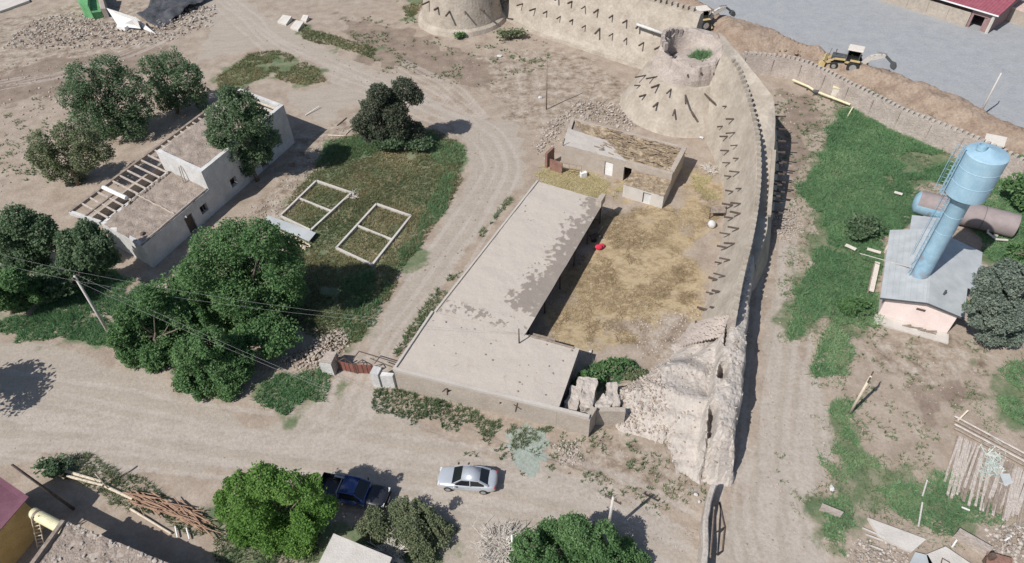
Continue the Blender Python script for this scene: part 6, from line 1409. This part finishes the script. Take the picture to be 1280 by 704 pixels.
def pickup():
    t = thing('pickup_truck', 'dark blue pickup with an open black bed, half in tree shade', 'pickup', (0, 0, 0))
    st = [(2.62, .62, .45, .86), (2.55, .82, .38, .98), (2.2, .88, .34, 1.06), (1.6, .89, .34, 1.10), (1.1, .89, .34, 1.12)]
    sm(MB().add(*loft([body_ring(*s) for s in st])).build('bonnet', M['black_car'], t, smooth=True))
    st = [(1.1, .89, .34, 1.12), (.3, .9, .34, 1.12), (-.75, .9, .34, 1.12)]
    MB().add(*loft([body_ring(*s) for s in st])).build('cab', M['blue_car'], t, smooth=True)
    r_ = MB().add([(.42, -.64, 1.70), (.42, 0, 1.74), (.42, .64, 1.70), (-.15, -.67, 1.74), (-.15, 0, 1.79), (-.15, .67, 1.74), (-.72, -.65, 1.71), (-.72, 0, 1.75), (-.72, .65, 1.71)], [(0, 1, 4, 3), (1, 2, 5, 4), (3, 4, 7, 6), (4, 5, 8, 7)]).build('roof', M['blue_car'], t, smooth=True)
    s_ = r_.modifiers.new('thick', 'SOLIDIFY'); s_.thickness = .05; s_.offset = -1
    def pane(nm, q):
        o = MB().poly(q).build(nm, M['glass'], t); k = o.modifiers.new('thick', 'SOLIDIFY'); k.thickness = .02
    pane('windshield', [(1.08, -.74, 1.13), (1.08, .74, 1.13), (.44, .62, 1.69), (.44, -.62, 1.69)])
    pane('rear_window', [(-.74, -.60, 1.68), (-.74, .60, 1.68), (-.80, .66, 1.14), (-.80, -.66, 1.14)])
    for sd in (-1, 1):
        pane('side_window', [(.92, sd * .83, 1.13), (-.70, sd * .84, 1.13), (-.64, sd * .68, 1.68), (.36, sd * .66, 1.68)])
        m_ = MB(); m_.bar((1.08, sd * .79, 1.12), (.42, sd * .645, 1.71), .08); m_.bar((-.74, sd * .8, 1.12), (-.70, sd * .655, 1.71), .1); m_.bar((.42, sd * .66, 1.71), (-.70, sd * .67, 1.72), .06); m_.build('window_pillar', M['blue_car'], t)
        MB().rock((.82, sd * 1.03, 1.18), .13, (.6, 1.2, .9)).build('mirror', M['black_car'], t, smooth=True)
        MB().box((2.52, sd * .62, .86), (.14, .32, .16)).build('headlight', M['lamp'], t); MB().box((-2.66, sd * .8, .86), (.06, .14, .26)).build('tail_light', M['redlamp'], t)
        MB().box((-1.74, sd * .86, .84), (1.84, .07, .56)).build('bed_side', M['black_car'], t)
        for x in (1.72, -1.72): wheel(t, x, sd * .80, .38, .25, sd)
    MB().box((-1.74, 0, .58), (1.84, 1.64, .06)).build('bed_floor', M['black_car'], t); MB().box((-2.64, 0, .84), (.06, 1.62, .54)).build('tailgate', M['black_car'], t); MB().box((-.81, 0, .86), (.06, 1.62, .6)).build('bed_front', M['black_car'], t)
    mb = MB(); mb.tube([(-.92, -.8, 1.1), (-.92, -.7, 1.55), (-.92, .7, 1.55), (-.92, .8, 1.1)], .04, 8); mb.build('roll_bar', M['rim'], t)
    MB().box((-1.3, .75, 1.14), (.9, .16, .04)).build('bed_rail', M['rim'], t); MB().box((2.66, 0, .62), (.06, 1.3, .2)).build('bumper', M['black_car'], t)
    MB().box((2.70, 0, .62), (.02, .5, .11)).build('number_plate', M['paint_white'], t)
    return t
s = pickup(); p = P(443, 617, .5); s.location = (p[0], p[1], gz(p[0], p[1])); s.rotation_euler = (0, 0, math.radians(-14))

def backhoe():
    t = thing('backhoe', 'yellow and grey backhoe loader digging on the earth bank, seen whole', 'backhoe', (0, 0, 0), 'backhoe loaders on the dug bank')
    MB().box((1.0, 0, .82), (3.4, .62, .42)).build('chassis', M['mach_grey'], t, bevel=.03)
    MB().box((1.95, 0, 1.3), (1.6, .82, .62)).build('bonnet', M['mach_grey'], t, bevel=.06)
    MB().box((.35, 0, 1.1), (1.5, 1.35, .32)).build('cab_floor', M['yellow'], t, bevel=.03)
    mb = MB()
    for x in (-.35, 1.05):
        for y in (-.68, .68): mb.bar((x, y, 1.2), (x, y, 2.62), .09)
    mb.build('cab_post', M['mach_grey'], t)
    for sd in (-1, 1): MB().box((.35, sd * .66, 1.62), (1.3, .03, .75)).build('cab_window', M['glass'], t)
    MB().box((1.06, 0, 1.75), (.03, 1.25, 1.2)).build('cab_window', M['glass'], t); MB().box((-.36, 0, 1.75), (.03, 1.25, 1.2)).build('cab_window', M['glass'], t)
    MB().box((.33, 0, 2.68), (1.75, 1.62, .13)).build('cab_roof', M['cab_white'], t, bevel=.05)
    MB().box((.2, 0, 1.45), (.5, .5, .5)).build('seat', M['black_car'], t)
    for sd in (-1, 1):
        wheel(t, 0, sd * .92, .74, .44, sd, .55); wheel(t, 2.15, sd * .85, .46, .32, sd, .55)
        a = MB(); a.bar((1.1, sd * .62, 1.35), (2.3, sd * .62, 1.25), .14, .2); a.bar((2.3, sd * .62, 1.25), (3.25, sd * .62, .55), .14, .2); a.build('loader_arm', M['yellow'], t)
        MB().box((0, sd * .92, 1.52), (1.1, .46, .05)).build('mudguard', M['yellow'], t)
        b = MB(); b.bar((-.75, sd * .55, .9), (-.95, sd * 1.15, .25), .16); b.build('stabilizer', M['yellow'], t)
    bk = MB(); q = [(3.2, .1), (4.0, .08), (3.95, .16), (3.42, .25), (3.3, .6), (3.55, 1.0), (3.45, 1.05), (3.15, .7)]
    n = len(q); bk.add([(x, -1.12, z) for x, z in q] + [(x, 1.12, z) for x, z in q], [(i, (i + 1) % n, n + (i + 1) % n, n + i) for i in range(n)])
    for y in (-1.12, 1.12): bk.poly([(3.2, y, .1), (4.0, y, .08), (3.55, y, 1.0), (3.15, y, .7)])
    bk.build('front_bucket', M['yellow'], t)
    MB().tube([(2.4, .3, 1.6), (2.4, .3, 2.35)], .05, 8).build('exhaust', M['iron'], t); MB().tube([(3.15, -.4, 1.0), (3.0, -.45, 2.0)], .03, 6).build('lever', M['iron'], t)
    o = MB(); o.bar((-.75, 0, .9), (-1.5, .05, 1.9), .32, .55); o.bar((-1.5, .05, 1.9), (-2.6, .1, 2.4), .3, .6); o.bar((-2.6, .1, 2.45), (-3.0, .1, 2.4), .28, .5); o.build('boom', M['concrete'], t, bevel=.02)
    o = MB(); o.bar((-2.85, .1, 2.6), (-4.0, .12, 1.75), .2, .26); o.build('stick', M['mach_grey'], t, bevel=.02)
    o = MB(); o.bar((-.9, 0, 1.45), (-1.9, .2, 2.4), .09); o.bar((-2.0, .1, 2.75), (-3.1, .1, 2.75), .09); o.build('hydraulic_ram', M['rim'], t)
    o = MB(); q = [(-3.9, 1.9), (-4.35, 1.8), (-4.55, 1.4), (-4.4, 1.1), (-4.0, 1.25), (-3.8, 1.5)]; n = 6
    o.add([(x, -.2, z) for x, z in q] + [(x, .42, z) for x, z in q], [(i, (i + 1) % n, n + (i + 1) % n, n + i) for i in range(n)] + [tuple(range(6)), tuple(range(6, 12))]); o.build('digging_bucket', M['mach_grey'], t)
    MB().box((-.72, 0, .9), (.25, 1.2, .6)).build('slew_frame', M['mach_grey'], t)
    return t
bh = backhoe(); p = P(1066, 90, 0.2); bh.scale = (1.12, 1.12, 1.12); bh.location = (p[0] + .1, p[1] + .5, .25); bh.rotation_euler = (0, 0, math.radians(150))
b2 = copy_tree(bh); c_ = P2(878, 14, 2.9); tp = P2(929, 15, 1.9); ya = math.atan2(*(tp - c_)[::-1]) + math.pi
b2.location = (c_[0] - .35 * math.cos(ya), c_[1] - .35 * math.sin(ya), .3); b2.rotation_euler = (0, 0, ya)
tag(b2, 'backhoe loader half hidden behind the corner tower at the top', 'backhoe', 'backhoe loaders on the dug bank')

# ================================================================== POLES, WIRES, PIPES
def pole(name, label, base, top, r0, r1, m_, arm=None, cat='pole'):
    base = np.asarray(base, float); top = np.asarray(top, float); base = base.copy(); base[2] = gz(base[0], base[1]) - .15 if base[2] < .5 else base[2]
    t = thing(name, label, cat, base); MB().tube([base, (base + top) / 2, top], [r0, (r0 + r1) / 2, r1], 9).build('shaft', M[m_], t, smooth=True)
    if arm:
        d = np.array([math.cos(arm[0]), math.sin(arm[0]), 0]); c = top - (0, 0, arm[2] if len(arm) > 2 else .25)
        MB().bar(c - d * arm[1], c + d * arm[1], .09).build('crossarm', M['wood_dark'], t)
        for k in (-.9, -.35, .35, .9): MB().tube([c + d * arm[1] * k, c + d * arm[1] * k + (0, 0, .22)], .055, 7).build('insulator', M['iron'], t)
    return t
v = lambda q, z: np.array([q[0], q[1], z])
b = P(683, 137); pole('post', 'tall thin wooden post on bare ground beside the small mud house', b, v(b, 7.4), .09, .06, 'wood')
b = P(1062, 517); pole('utility_pole', 'wooden utility pole with crossarm on the bare ground below the pump house', b, v(b, 4.9), .13, .09, 'wood_pale', (math.radians(50), .55, .2))
b = P(759, 668); pole('utility_pole', 'pale utility pole with forked crossarm at the bottom by the wide tree', b, v(b, 5.4), .13, .09, 'concrete', (math.radians(-35), .6, .3))
b = P(1222, 148); lp = pole('street_lamp', 'slim concrete lamp post between toothed wall and asphalt road', b, v(b, 6.1), .13, .08, 'concrete', cat='lamp post'); MB().bar(v(b, 6.05), v(b, 6.2) + (.5, .6, 0), .1, .08).build('lamp_head', M['rim'], lp)
lb0 = P(143, 428); ltop = P(93, 345, 8.0); pole('utility_pole', 'grey concrete pole leaning slightly at the left road edge among the trees', lb0, ltop, .15, .10, 'concrete', (math.radians(70), .5, .25))
pole('wooden_pole', 'dark bare pole rising from the shade by the purple roof at the bottom left', P(92, 636), P(15, 581, 6.4), .11, .08, 'wood_dark')
b = P(137, 612); pole('post', 'thin short post between the white logs', b, v(b, 2.3), .05, .04, 'wood_pale')
rt_ = P(649, 429, BZ + .1); pole('roof_post', 'thin wire post standing on the junction of the flat roof', rt_, v(rt_, BZ + 1.9), .06, .05, 'wood_dark')
b = P(641, 690); pole('post', 'short post with a white cap beside the bottom tree', b, v(b, 2.6), .08, .07, 'paint_white')
b = P(722, 160); pole('post', 'thin leaning stick on the rubble left of the small mud house', b, P(744, 104, 3.2), .04, .03, 'wood')
def wire(label, a, c, sag, r=.007):
    a, c = np.asarray(a, float), np.asarray(c, float); pts = [a + (c - a) * t - np.array([0, 0, sag * 4 * t * (1 - t)]) for t in np.linspace(0, 1, 13)]
    tag(MB().tube(pts, r, 4).build('wire', M['wire'], base=(a + c) / 2), label, 'wire', 'overhead wires')
off = np.array([.16, .45, 0]); bp = P(759, 668); bpt = v(bp, 5.3)
for k, nm in ((-1, 'overhead wire from leaning concrete pole to roof post, nearest the camera'), (1, 'overhead wire from leaning concrete pole to roof post, farther from the camera')): wire(nm, ltop + off * k, v(rt_, BZ + 1.8) + off * .1 * k, 1.0)
for k, nm in ((-.7, 'overhead wire from leaning concrete pole to bottom pole, lower one'), (.4, 'overhead wire from leaning concrete pole to bottom pole, upper one')): wire(nm, ltop + off * k, bpt + np.array([.4, -.3, 0]) * k, 1.2)
for k, nm in ((-1, 'overhead wire running from leaning pole off the left edge, lower one'), (1, 'overhead wire running from leaning pole off the left edge, upper one')): wire(nm, ltop + off * k, np.array([-62, 51, 7.5]) + off * k, .6)

# yellow gas pipe
gp = thing('gas_pipe', 'pale yellow gas pipe on short posts along the toothed wall', 'pipe', P(1030, 122))
pts = [P(991, 100, .6), P(1010, 108, .6), P(1019, 114, .6), P(1040, 122, .6), P(1063, 131, .6)]
MB().tube(pts, .14, 10).build('pipe_run', M['pipe_yellow'], gp); 
for q in (pts[1], pts[3]): MB().bar(v(q, -.1), v(q, .6), .12).build('support', M['iron'], gp)
MB().tube([pts[2] - (.3, 0, 0), pts[2] + (.35, -.25, 0)], .24, 12).build('valve', M['mach_grey'], gp)
p = P(1044, 123); bx = thing('cabinet', 'cream steel cabinet standing beside the yellow gas pipe', 'cabinet', p); MB().box((p[0], p[1], .85), (1.3, 1.0, 1.5), -.5).build('case', M['cab_white'], bx, bevel=.03); MB().box((p[0], p[1], 1.64), (1.42, 1.12, .08), -.5).build('lid', M['pipe_yellow'], bx)
fr = thing('goal', 'white pipe frame like a goal in the tall grass', 'frame', P(1085, 135)); mb = MB()
a, c, d_, e = P(1076, 139), P(1093, 143), P(1083, 120, 1.4), P(1099, 128, 1.4)
MB().tube([a, v(a, 1.5)], .05, 6).build('upright', M['paint_white'], fr); MB().tube([c, v(c, 1.5)], .05, 6).build('upright', M['paint_white'], fr); MB().tube([v(a, 1.1), v(c, 1.1)], .05, 6).build('crossbar', M['paint_white'], fr); MB().tube([P(1058, 148), P(1066, 134, .5)], .08, 8).build('stay', M['pipe_yellow'], fr)

# thin mud wall and pole frame at the bottom
tw = thing('mud_wall', 'narrow low mud wall running from the rampart to the bottom edge', 'wall', P(884, 650))
q = [P2(893, 606, 1.5), P2(887, 628, 1.5), P2(883, 650, 1.45), P2(882, 676, 1.4), P2(880, 730, 1.4)]; q = resample(np.column_stack([q, np.zeros(5)]), .5)[:, :2]
V, F = sweep([[[x - .3, y, -.2], [x - .22, y, 1.4], [x - .1, y, 1.55], [x + .12, y, 1.52], [x + .2, y, 1.4], [x + .25, y, -.2]] for x, y in q]); np_mesh('wall', rough(V, .22, 1.2, 91), F, M['clay'], tw)
pf = thing('lashed_rack', 'dark lashed pole frame leaning on the narrow mud wall', 'frame', P(898, 660)); fz = [P(893, 634, 1.2), P(899, 628, .1), P(906, 659, .1), P(903, 689, .1), P(888, 697, 1.3), P(891, 668, 1.3)]
for i in range(6): MB().tube([fz[i], fz[(i + 1) % 6]], .055, 6).build('pole', M['wood_dark'], pf)
MB().tube([fz[5], fz[2]], .05, 6).build('pole', M['wood_dark'], pf); MB().tube([fz[0], fz[4]], .06, 6).build('pole', M['wood'], pf)

# ================================================================== YARD THINGS
def bed(label, c):
    c = [np.array([*q, 0]) for q in c]; t = thing('plank_bed', label, 'garden bed', sum(c) / 4)
    for i in range(4):
        a, b = c[i], c[(i + 1) % 4]; MB().bar(v(a, .12), v(b, .12), .22, .36).build('side_board', M['concrete'], t)
    MB().bar(v((c[0] + c[3]) / 2, .1), v((c[1] + c[2]) / 2, .1), .18, .3).build('cross_board', M['concrete'], t)
bed('weathered board frame of a garden bed partly covered by the metal sheet', [P2(396, 228), P2(440, 243), P2(389, 290), P2(351, 272)])
bed('weathered board frame of a garden bed lying free in the grass', [P2(471, 257), P2(514, 272), P2(466, 333), P2(421, 312)])
o = MB().add([P(335, 269, .5), P(395, 291, .5), P(386, 302, .5), P(330, 277, .5)] + [P(335, 269, .46), P(395, 291, .46), P(386, 302, .46), P(330, 277, .46)], [(0, 1, 2, 3), (7, 6, 5, 4), (0, 4, 5, 1), (1, 5, 6, 2), (2, 6, 7, 3), (3, 7, 4, 0)]).build('metal_sheet', M['zinc'], base=P(360, 287))
tag(o, 'light grey metal sheet laid over one end of a garden bed', 'sheet')
random.seed(41)
pl0 = None
for i in range(7):
    a = P(332 + random.uniform(0, 6), 283 + i * 1.2, .12 + .05 * (i % 3)); b = P(386 + random.uniform(-6, 4), 305 + i * 1.0 + random.uniform(-2, 2), .12 + .05 * (i % 3))
    o = MB().bar(a, b, random.uniform(.14, .24), .05).build('plank', M['wood_pale'], base=a); tag(o, 'pale plank in the low stack just below the metal sheet', 'plank', 'planks stacked below the metal sheet')
for a, b, r, m_, lb in ((P(382, 144, .1), P(399, 133, .3), .07, 'paint_white', 'white stick lying on the rubble by the house shadow tip'), (P(410, 169, .1), P(432, 170, .15), .08, 'wood_pale', 'pale stick at the edge of the grass below the dense tree'), (P(421, 157, .1), P(433, 147, .1), .07, 'wood', 'grey pole among rubble right of the ruined house'), (P(432, 168, .1), P(440, 160, .2), .06, 'wood_pale', 'short pale stick beside the yard grass')):
    tag(MB().tube([a, b], r, 7).build('stick', M[m_], base=a), lb, 'stick')
# white peeled logs and the pole heap
for a, b, r, lb in (((82, 589), (127, 602), .13, 'peeled white log beside the small dark bush, upper of two'), ((84, 595), (130, 607), .12, 'peeled white log beside the small dark bush, lower of two'), ((128, 606), (166, 624), .13, 'peeled white log continuing the row towards the pole heap'), ((163, 636), (214, 667), .09, 'long thin pale pole lying below the pole heap')):
    tag(MB().tube([P(*a, .15), P(*b, .15)], [r, r * .8], 9).build('log', M['wood_pale'], base=P(*a)), lb, 'log')
random.seed(42); first = None
for i in range(64):
    t_ = random.random(); c = P(176 + 78 * t_ + random.uniform(-6, 6), 622 + 30 * t_ + random.uniform(-9, 9), .1 + random.uniform(0, .45)); yw = math.radians(-24 + random.gauss(0, 13)); L = random.uniform(1.6, 3.4)
    if first is None:
        first = MB().tube([(-1, 0, 0), (1, 0, 0)], [.045, .035], 7).build('pole', M['wood_red']); o = first
    else:
        o = first.copy(); COL.objects.link(o)
    o.location = tuple(c); o.rotation_euler = (0, random.gauss(0, .06), yw); o.scale = (L / 2, random.uniform(.8, 1.5), random.uniform(.8, 1.5))
    tag(o, 'reddish-brown thin pole in the loose heap beside the bright green tree', 'pole', 'poles heaped beside the bright green tree')
for a, b, lb in (((219, 658), (222, 672), 'white stick near the lower end of the pole heap, left one'), ((233, 660), (237, 674), 'white stick near the lower end of the pole heap, right one')): tag(MB().tube([P(*a, .2), P(*b, .2)], .06, 7).build('stick', M['paint_white'], base=P(*a)), lb, 'stick')
# straw yard
p = P(889, 283); tag(sm(MB().rock((p[0], p[1], .3), .62, (1, 1, .9)).build('clay_oven', M['whitewash'], base=p, smooth=True), 2), 'whitish rounded clay oven at the foot of the fortress wall', 'oven')
tb_ = thing('plank_table', 'rough grey plank table against the fortress wall above the clay oven', 'table', P(897, 264)); q = [P2(889, 258, .8), P2(908, 257, .8), P2(907, 266, .8), P2(888, 266, .8)]
MB().prism(q[::-1], .74, .8).build('table_top', M['wood'], tb_)
for k in q: MB().bar((*k * .97 + np.mean(q, 0) * .03, -.1), (*k * .97 + np.mean(q, 0) * .03, .74), .08).build('leg', M['wood_dark'], tb_)
p = P(748, 312); tag(sm(MB().rock((p[0], p[1], .3), .5, (1.1, .8, .8)).rock((p[0] + .4, p[1] + .3, .25), .36).build('cloth_bundle', M['red_cloth'], base=p, smooth=False), 1), 'bright red cloth bundle at the edge of the house shadow in the straw yard', 'bundle')
jk = thing('handcart', 'dark junk cart beside the red bundle in the house shade', 'cart', P(742, 300)); p = P(743, 300)
mb = MB(); mb.box((p[0], p[1], .55), (1.0, .7, .08), .4); mb.build('bed', M['wood_dark'], jk); MB().bar((p[0] + .3, p[1] + .3, .55), (p[0] + .9, p[1] + 1.0, .9), .06).build('handle', M['wood'], jk); MB().tube([(p[0] - .1, p[1] - .45, .3), (p[0] - .1, p[1] - .37, .3)], .3, 16).build('wheel', M['tyre'], jk)
for px, py, s_, lb in ((877, 172, .3, 'small white block lying between tower foot and brushwood'), (624, 70, .4, 'small white stone on the waste ground below the towers'), (675, 122, .35, 'pale stone left of the tall thin post'), (749, 168, .35, 'white plaster chunk on the roof line behind the small mud house'), (1040, 611, .26, 'crumpled white bag on the dirt path at the lower right'), (738, 440, .25, 'little white stone at the top corner of the flat roof'), (870, 618, .17, 'white litter in the weeds below the rampart, upper piece'), (874, 627, .15, 'white litter in the weeds below the rampart, lower piece')):
    p = P(px, py, .15); tag(MB().rock(p, s_, (1.2, .8, .6)).build('white_block', M['whitewash'], base=v(p, 0)), lb, 'block')
# pale green powder patch, a skin on the ground's own facets
c = P2(660, 558); fc = np.column_stack([X, Y])[FQ].mean(1); dc = fc - c; an_ = np.arctan2(dc[:, 1], dc[:, 0])
pick = np.hypot(dc[:, 0], dc[:, 1] * .72) < 1.55 * (1 + .12 * np.sin(3 * an_) + .10 * np.sin(8 * an_ + 1)); u, inv = np.unique(FQ[pick], return_inverse=True)
tag(np_mesh('powder_patch', np.column_stack([X[u], Y[u], Z[u] + .012]), inv.reshape(-1, 4), mat('pale_green_powder', (.26, .285, .25), (.30, .345, .305), scale=1.6, fine=6, fine_amt=.2), base=(*c, 0), smooth=True), 'round pale green patch of spilled powder before the flat house', 'powder')

# ================================================================== BOTTOM RIGHT SCRAP YARD
for i, (y0, lb) in enumerate(((520, 'long pale pole along the top of the timber yard, uppermost'), (525, 'long pole along the top of the timber yard, second from the top'), (530, 'long pole along the top of the timber yard, third from the top'), (535, 'long pole along the top of the timber yard, lowest of four'))):
    a, b = P(1193, y0, .4), P(1300, y0 + 57, .4); tag(MB().tube([a, b], .085, 8).build('long_pole', M['board' if i % 2 == 0 else 'wood'], base=a), lb, 'pole')
random.seed(43); first = None
for i in range(84):
    x = 1199 + i * 1.08; y = 545 + i * .585
    if 1228 < x < 1247 and random.random() < .5: continue
    a = P(x + random.uniform(-2, 2), y, .15); b = P(x - 16 + random.uniform(-4, 4), y + random.uniform(44, 74), .1)
    d = b - a; L = np.linalg.norm(d)
    o = MB().boxa((0, 0, 0), (L / 2, 0, 0), (0, random.uniform(.055, .095), 0), (0, 0, .025)).build('board', M[random.choice(['wood', 'board', 'board', 'board'])])
    o.location = tuple((a + b) / 2 + (0, 0, random.uniform(0, .12))); o.rotation_euler = (0, 0, math.atan2(d[1], d[0])); tag(o, 'weathered board lying side by side with others in the timber yard', 'board', 'boards spread in the timber yard')
tag(MB().tube([P(1197, 526, .3), P(1210, 513, .9)], .07, 7).build('stick', M['wood_pale'], base=P(1200, 524)), 'pale stick propped on the end of the long poles', 'stick')
for a, b, lb in (((1238, 592), (1228, 618), 'pale lath below the tangle of scrap slats, left one'), ((1250, 600), (1231, 626), 'pale lath below the tangle of scrap slats, right one')): tag(MB().bar(P(*a, .15), P(*b, .12), .16, .05).build('lath', M['wood_pale'], base=P(*a)), lb, 'lath')
random.seed(44); mb = MB()
for i in range(120):
    c = P(1240 + random.gauss(0, 7), 578 + random.gauss(0, 10), random.uniform(.1, .4)); a = random.uniform(0, 3.14); L = random.uniform(.12, .42); d = np.array([math.cos(a), math.sin(a), random.uniform(-.3, .3)]) * L; mb.bar(c - d, c + d, .07, .03)
o = mb.build('scrap_slats', mat('mint_scrap', (.34, .40, .37), (.56, .60, .56), bump=.1), base=P(1240, 580)); tag(o, 'tangle of pale mint scrap slats on the boards', 'scrap', kind='stuff')
tag(MB().add([P(1249, 592, .5), P(1262, 592, .6), P(1266, 604, .5), P(1256, 608, .4)] + [P(1249, 592, .45), P(1262, 592, .55), P(1266, 604, .45), P(1256, 608, .35)], [(0, 1, 2, 3), (7, 6, 5, 4), (0, 4, 5, 1), (1, 5, 6, 2), (2, 6, 7, 3), (3, 7, 4, 0)]).build('sheet', M['zinc'], base=P(1256, 600)), 'small grey sheet at the lower edge of the scrap slats', 'sheet')
def slab(name, px, z0, z1, m_, lb, cat, dz=0):
    q = [P2(*k, z1) for k in px]; c = np.mean(q, 0); o = MB().prism(q, z0, z1).build(name, M[m_], base=(*c, 0)); return tag(o, lb, cat)
slab('concrete_slab', [(1085, 647), (1100, 672), (1140, 690), (1158, 674)][::1], .05, .28, 'concrete', 'large pale concrete slab sunk in the grass at the bottom right', 'slab')
slab('broken_wall', [(1028, 629), (1026, 634), (1052, 644), (1055, 640)], -.2, .5, 'adobe_old', 'short crumbling low wall inside the bottom right grass', 'wall')
slab('concrete_roof', [(1182, 683), (1158, 693), (1165, 720), (1240, 722)], .3, .42, 'concrete', 'pale concrete cover at the bottom edge with a bent wire on it', 'slab')
MB()
tag(MB().tube([P(1176, 706, .48), P(1178, 698, .48), P(1187, 703, .48), P(1190, 712, .48)], .04, 6).build('bent_wire', M['iron'], base=P(1180, 702)), 'bent dark wire on the pale concrete cover', 'wire')
slab('concrete_roof', [(1144, 690), (1136, 706), (1150, 722), (1176, 722), (1160, 694)], .3, .42, 'zinc', 'smooth grey slab beside the concrete cover at the bottom edge', 'slab')
slab('brick_wall', [(1200, 660), (1197, 665), (1238, 689), (1242, 684)], -.2, .9, 'adobe_old', 'narrow low brick wall above the rusty sheet', 'wall')
slab('rusty_sheet', [(1234, 689), (1232, 716), (1264, 716), (1266, 698)], .7, .76, 'rust', 'rusty brown sheet at the bottom edge near the right corner', 'sheet')
tag(MB().bar(P(1231, 704, 0), v(P(1231, 704), 1.3), .3, .3).build('post', M['iron'], base=P(1231, 704)), 'dark rusty square post beside the rusty sheet', 'post')
random.seed(45)
for a, b, lb in (((1078, 660), (1106, 672), 'pale green bar lying at the top left of the concrete slab'), ((1082, 668), (1104, 676), 'pale green bar below another on the concrete slab'), ((1088, 682), (1104, 688), 'short pale green bar at the lower edge of the concrete slab'), ((1148, 658), (1153, 628), 'thin pale pole standing in the grass above the slab'), ((1153, 620), (1159, 600), 'thin pale rod in the grass below the boards'), ((1190, 684), (1196, 675), 'short white bar behind the concrete cover'), ((1202, 634), (1212, 638), 'short white bar in the grass below the boards'), ((1256, 676), (1268, 668), 'white pipe on the grey scrap heap')): tag(MB().bar(P(*a, .3), P(*b, .3), .1, .06).build('bar', M['paint_white' if 'white' in lb else 'concrete'], base=P(*a)), lb, 'bar')
for a, b, w_, lb in (((1084, 311), (1101, 316), .35, 'pale board in the grass above the garden rail'), ((1118, 240), (1128, 243), .35, 'short white board in the grass left of the lying tank'), ((1057, 306), (1070, 312), .4, 'pale board at the foot of the round dark bush')): tag(MB().bar(P(*a, .35), P(*b, .35), w_, .08).build('board', M['cab_white'], base=P(*a)), lb, 'board')
gr_ = thing('garden_rail', 'narrow pale trough along the left side of the pump house', 'trough', P(1092, 345)); a, b = P(1097, 328, .4), P(1089, 364, .4)
MB().bar(a, b, .45, .1).build('board', M['cab_white'], gr_); MB().bar(a - (.35, .1, .05), b - (.35, .1, .05), .1, .3).build('edge', M['wood'], gr_)
# ================================================================== LIGHT AND CAMERA
SUN_AZ, SUN_EL = math.radians(217), math.radians(49)
wd = bpy.data.worlds.new('World'); SC.world = wd; wd.use_nodes = True
sk = wd.node_tree.nodes.new('ShaderNodeTexSky'); sk.sky_type = 'NISHITA'; sk.sun_disc = False
sk.sun_elevation = SUN_EL; sk.sun_rotation = math.radians(90) - SUN_AZ
bgn = wd.node_tree.nodes['Background']; bgn.inputs['Strength'].default_value = 0.085
wd.node_tree.links.new(sk.outputs['Color'], bgn.inputs['Color'])
sl = bpy.data.lights.new('sun', 'SUN'); sl.energy = 4.6; sl.angle = math.radians(0.5); sl.color = (1.0, 0.955, 0.90)
so = bpy.data.objects.new('sun', sl); COL.objects.link(so)
sd_ = Vector((math.cos(SUN_AZ) * math.cos(SUN_EL), math.sin(SUN_AZ) * math.cos(SUN_EL), math.sin(SUN_EL)))
so.rotation_euler = (-sd_).to_track_quat('-Z', 'Y').to_euler()
so.location = (-60, -40, 90)
cm = bpy.data.cameras.new('camera'); co = bpy.data.objects.new('camera', cm); COL.objects.link(co)
cm.sensor_fit = 'HORIZONTAL'; cm.sensor_width = 36.0; cm.lens = F_PX / 1280 * 36.0; cm.clip_start = 0.5; cm.clip_end = 4000
from mathutils import Matrix
mt = Matrix(((RT[0], UP[0], -FW[0], 0), (RT[1], UP[1], -FW[1], 0), (RT[2], UP[2], -FW[2], CAM_H), (0, 0, 0, 1)))
co.matrix_world = mt
SC.camera = co
SC.view_settings.view_transform = 'Standard'; SC.view_settings.look = 'None'
SC.view_settings.exposure = 0.10; SC.view_settings.gamma = 1.0
SC.render.film_transparent = False
SC.cycles.max_bounces = 5; SC.cycles.diffuse_bounces = 3; SC.cycles.transmission_bounces = 2
SC.cycles.use_denoising = True
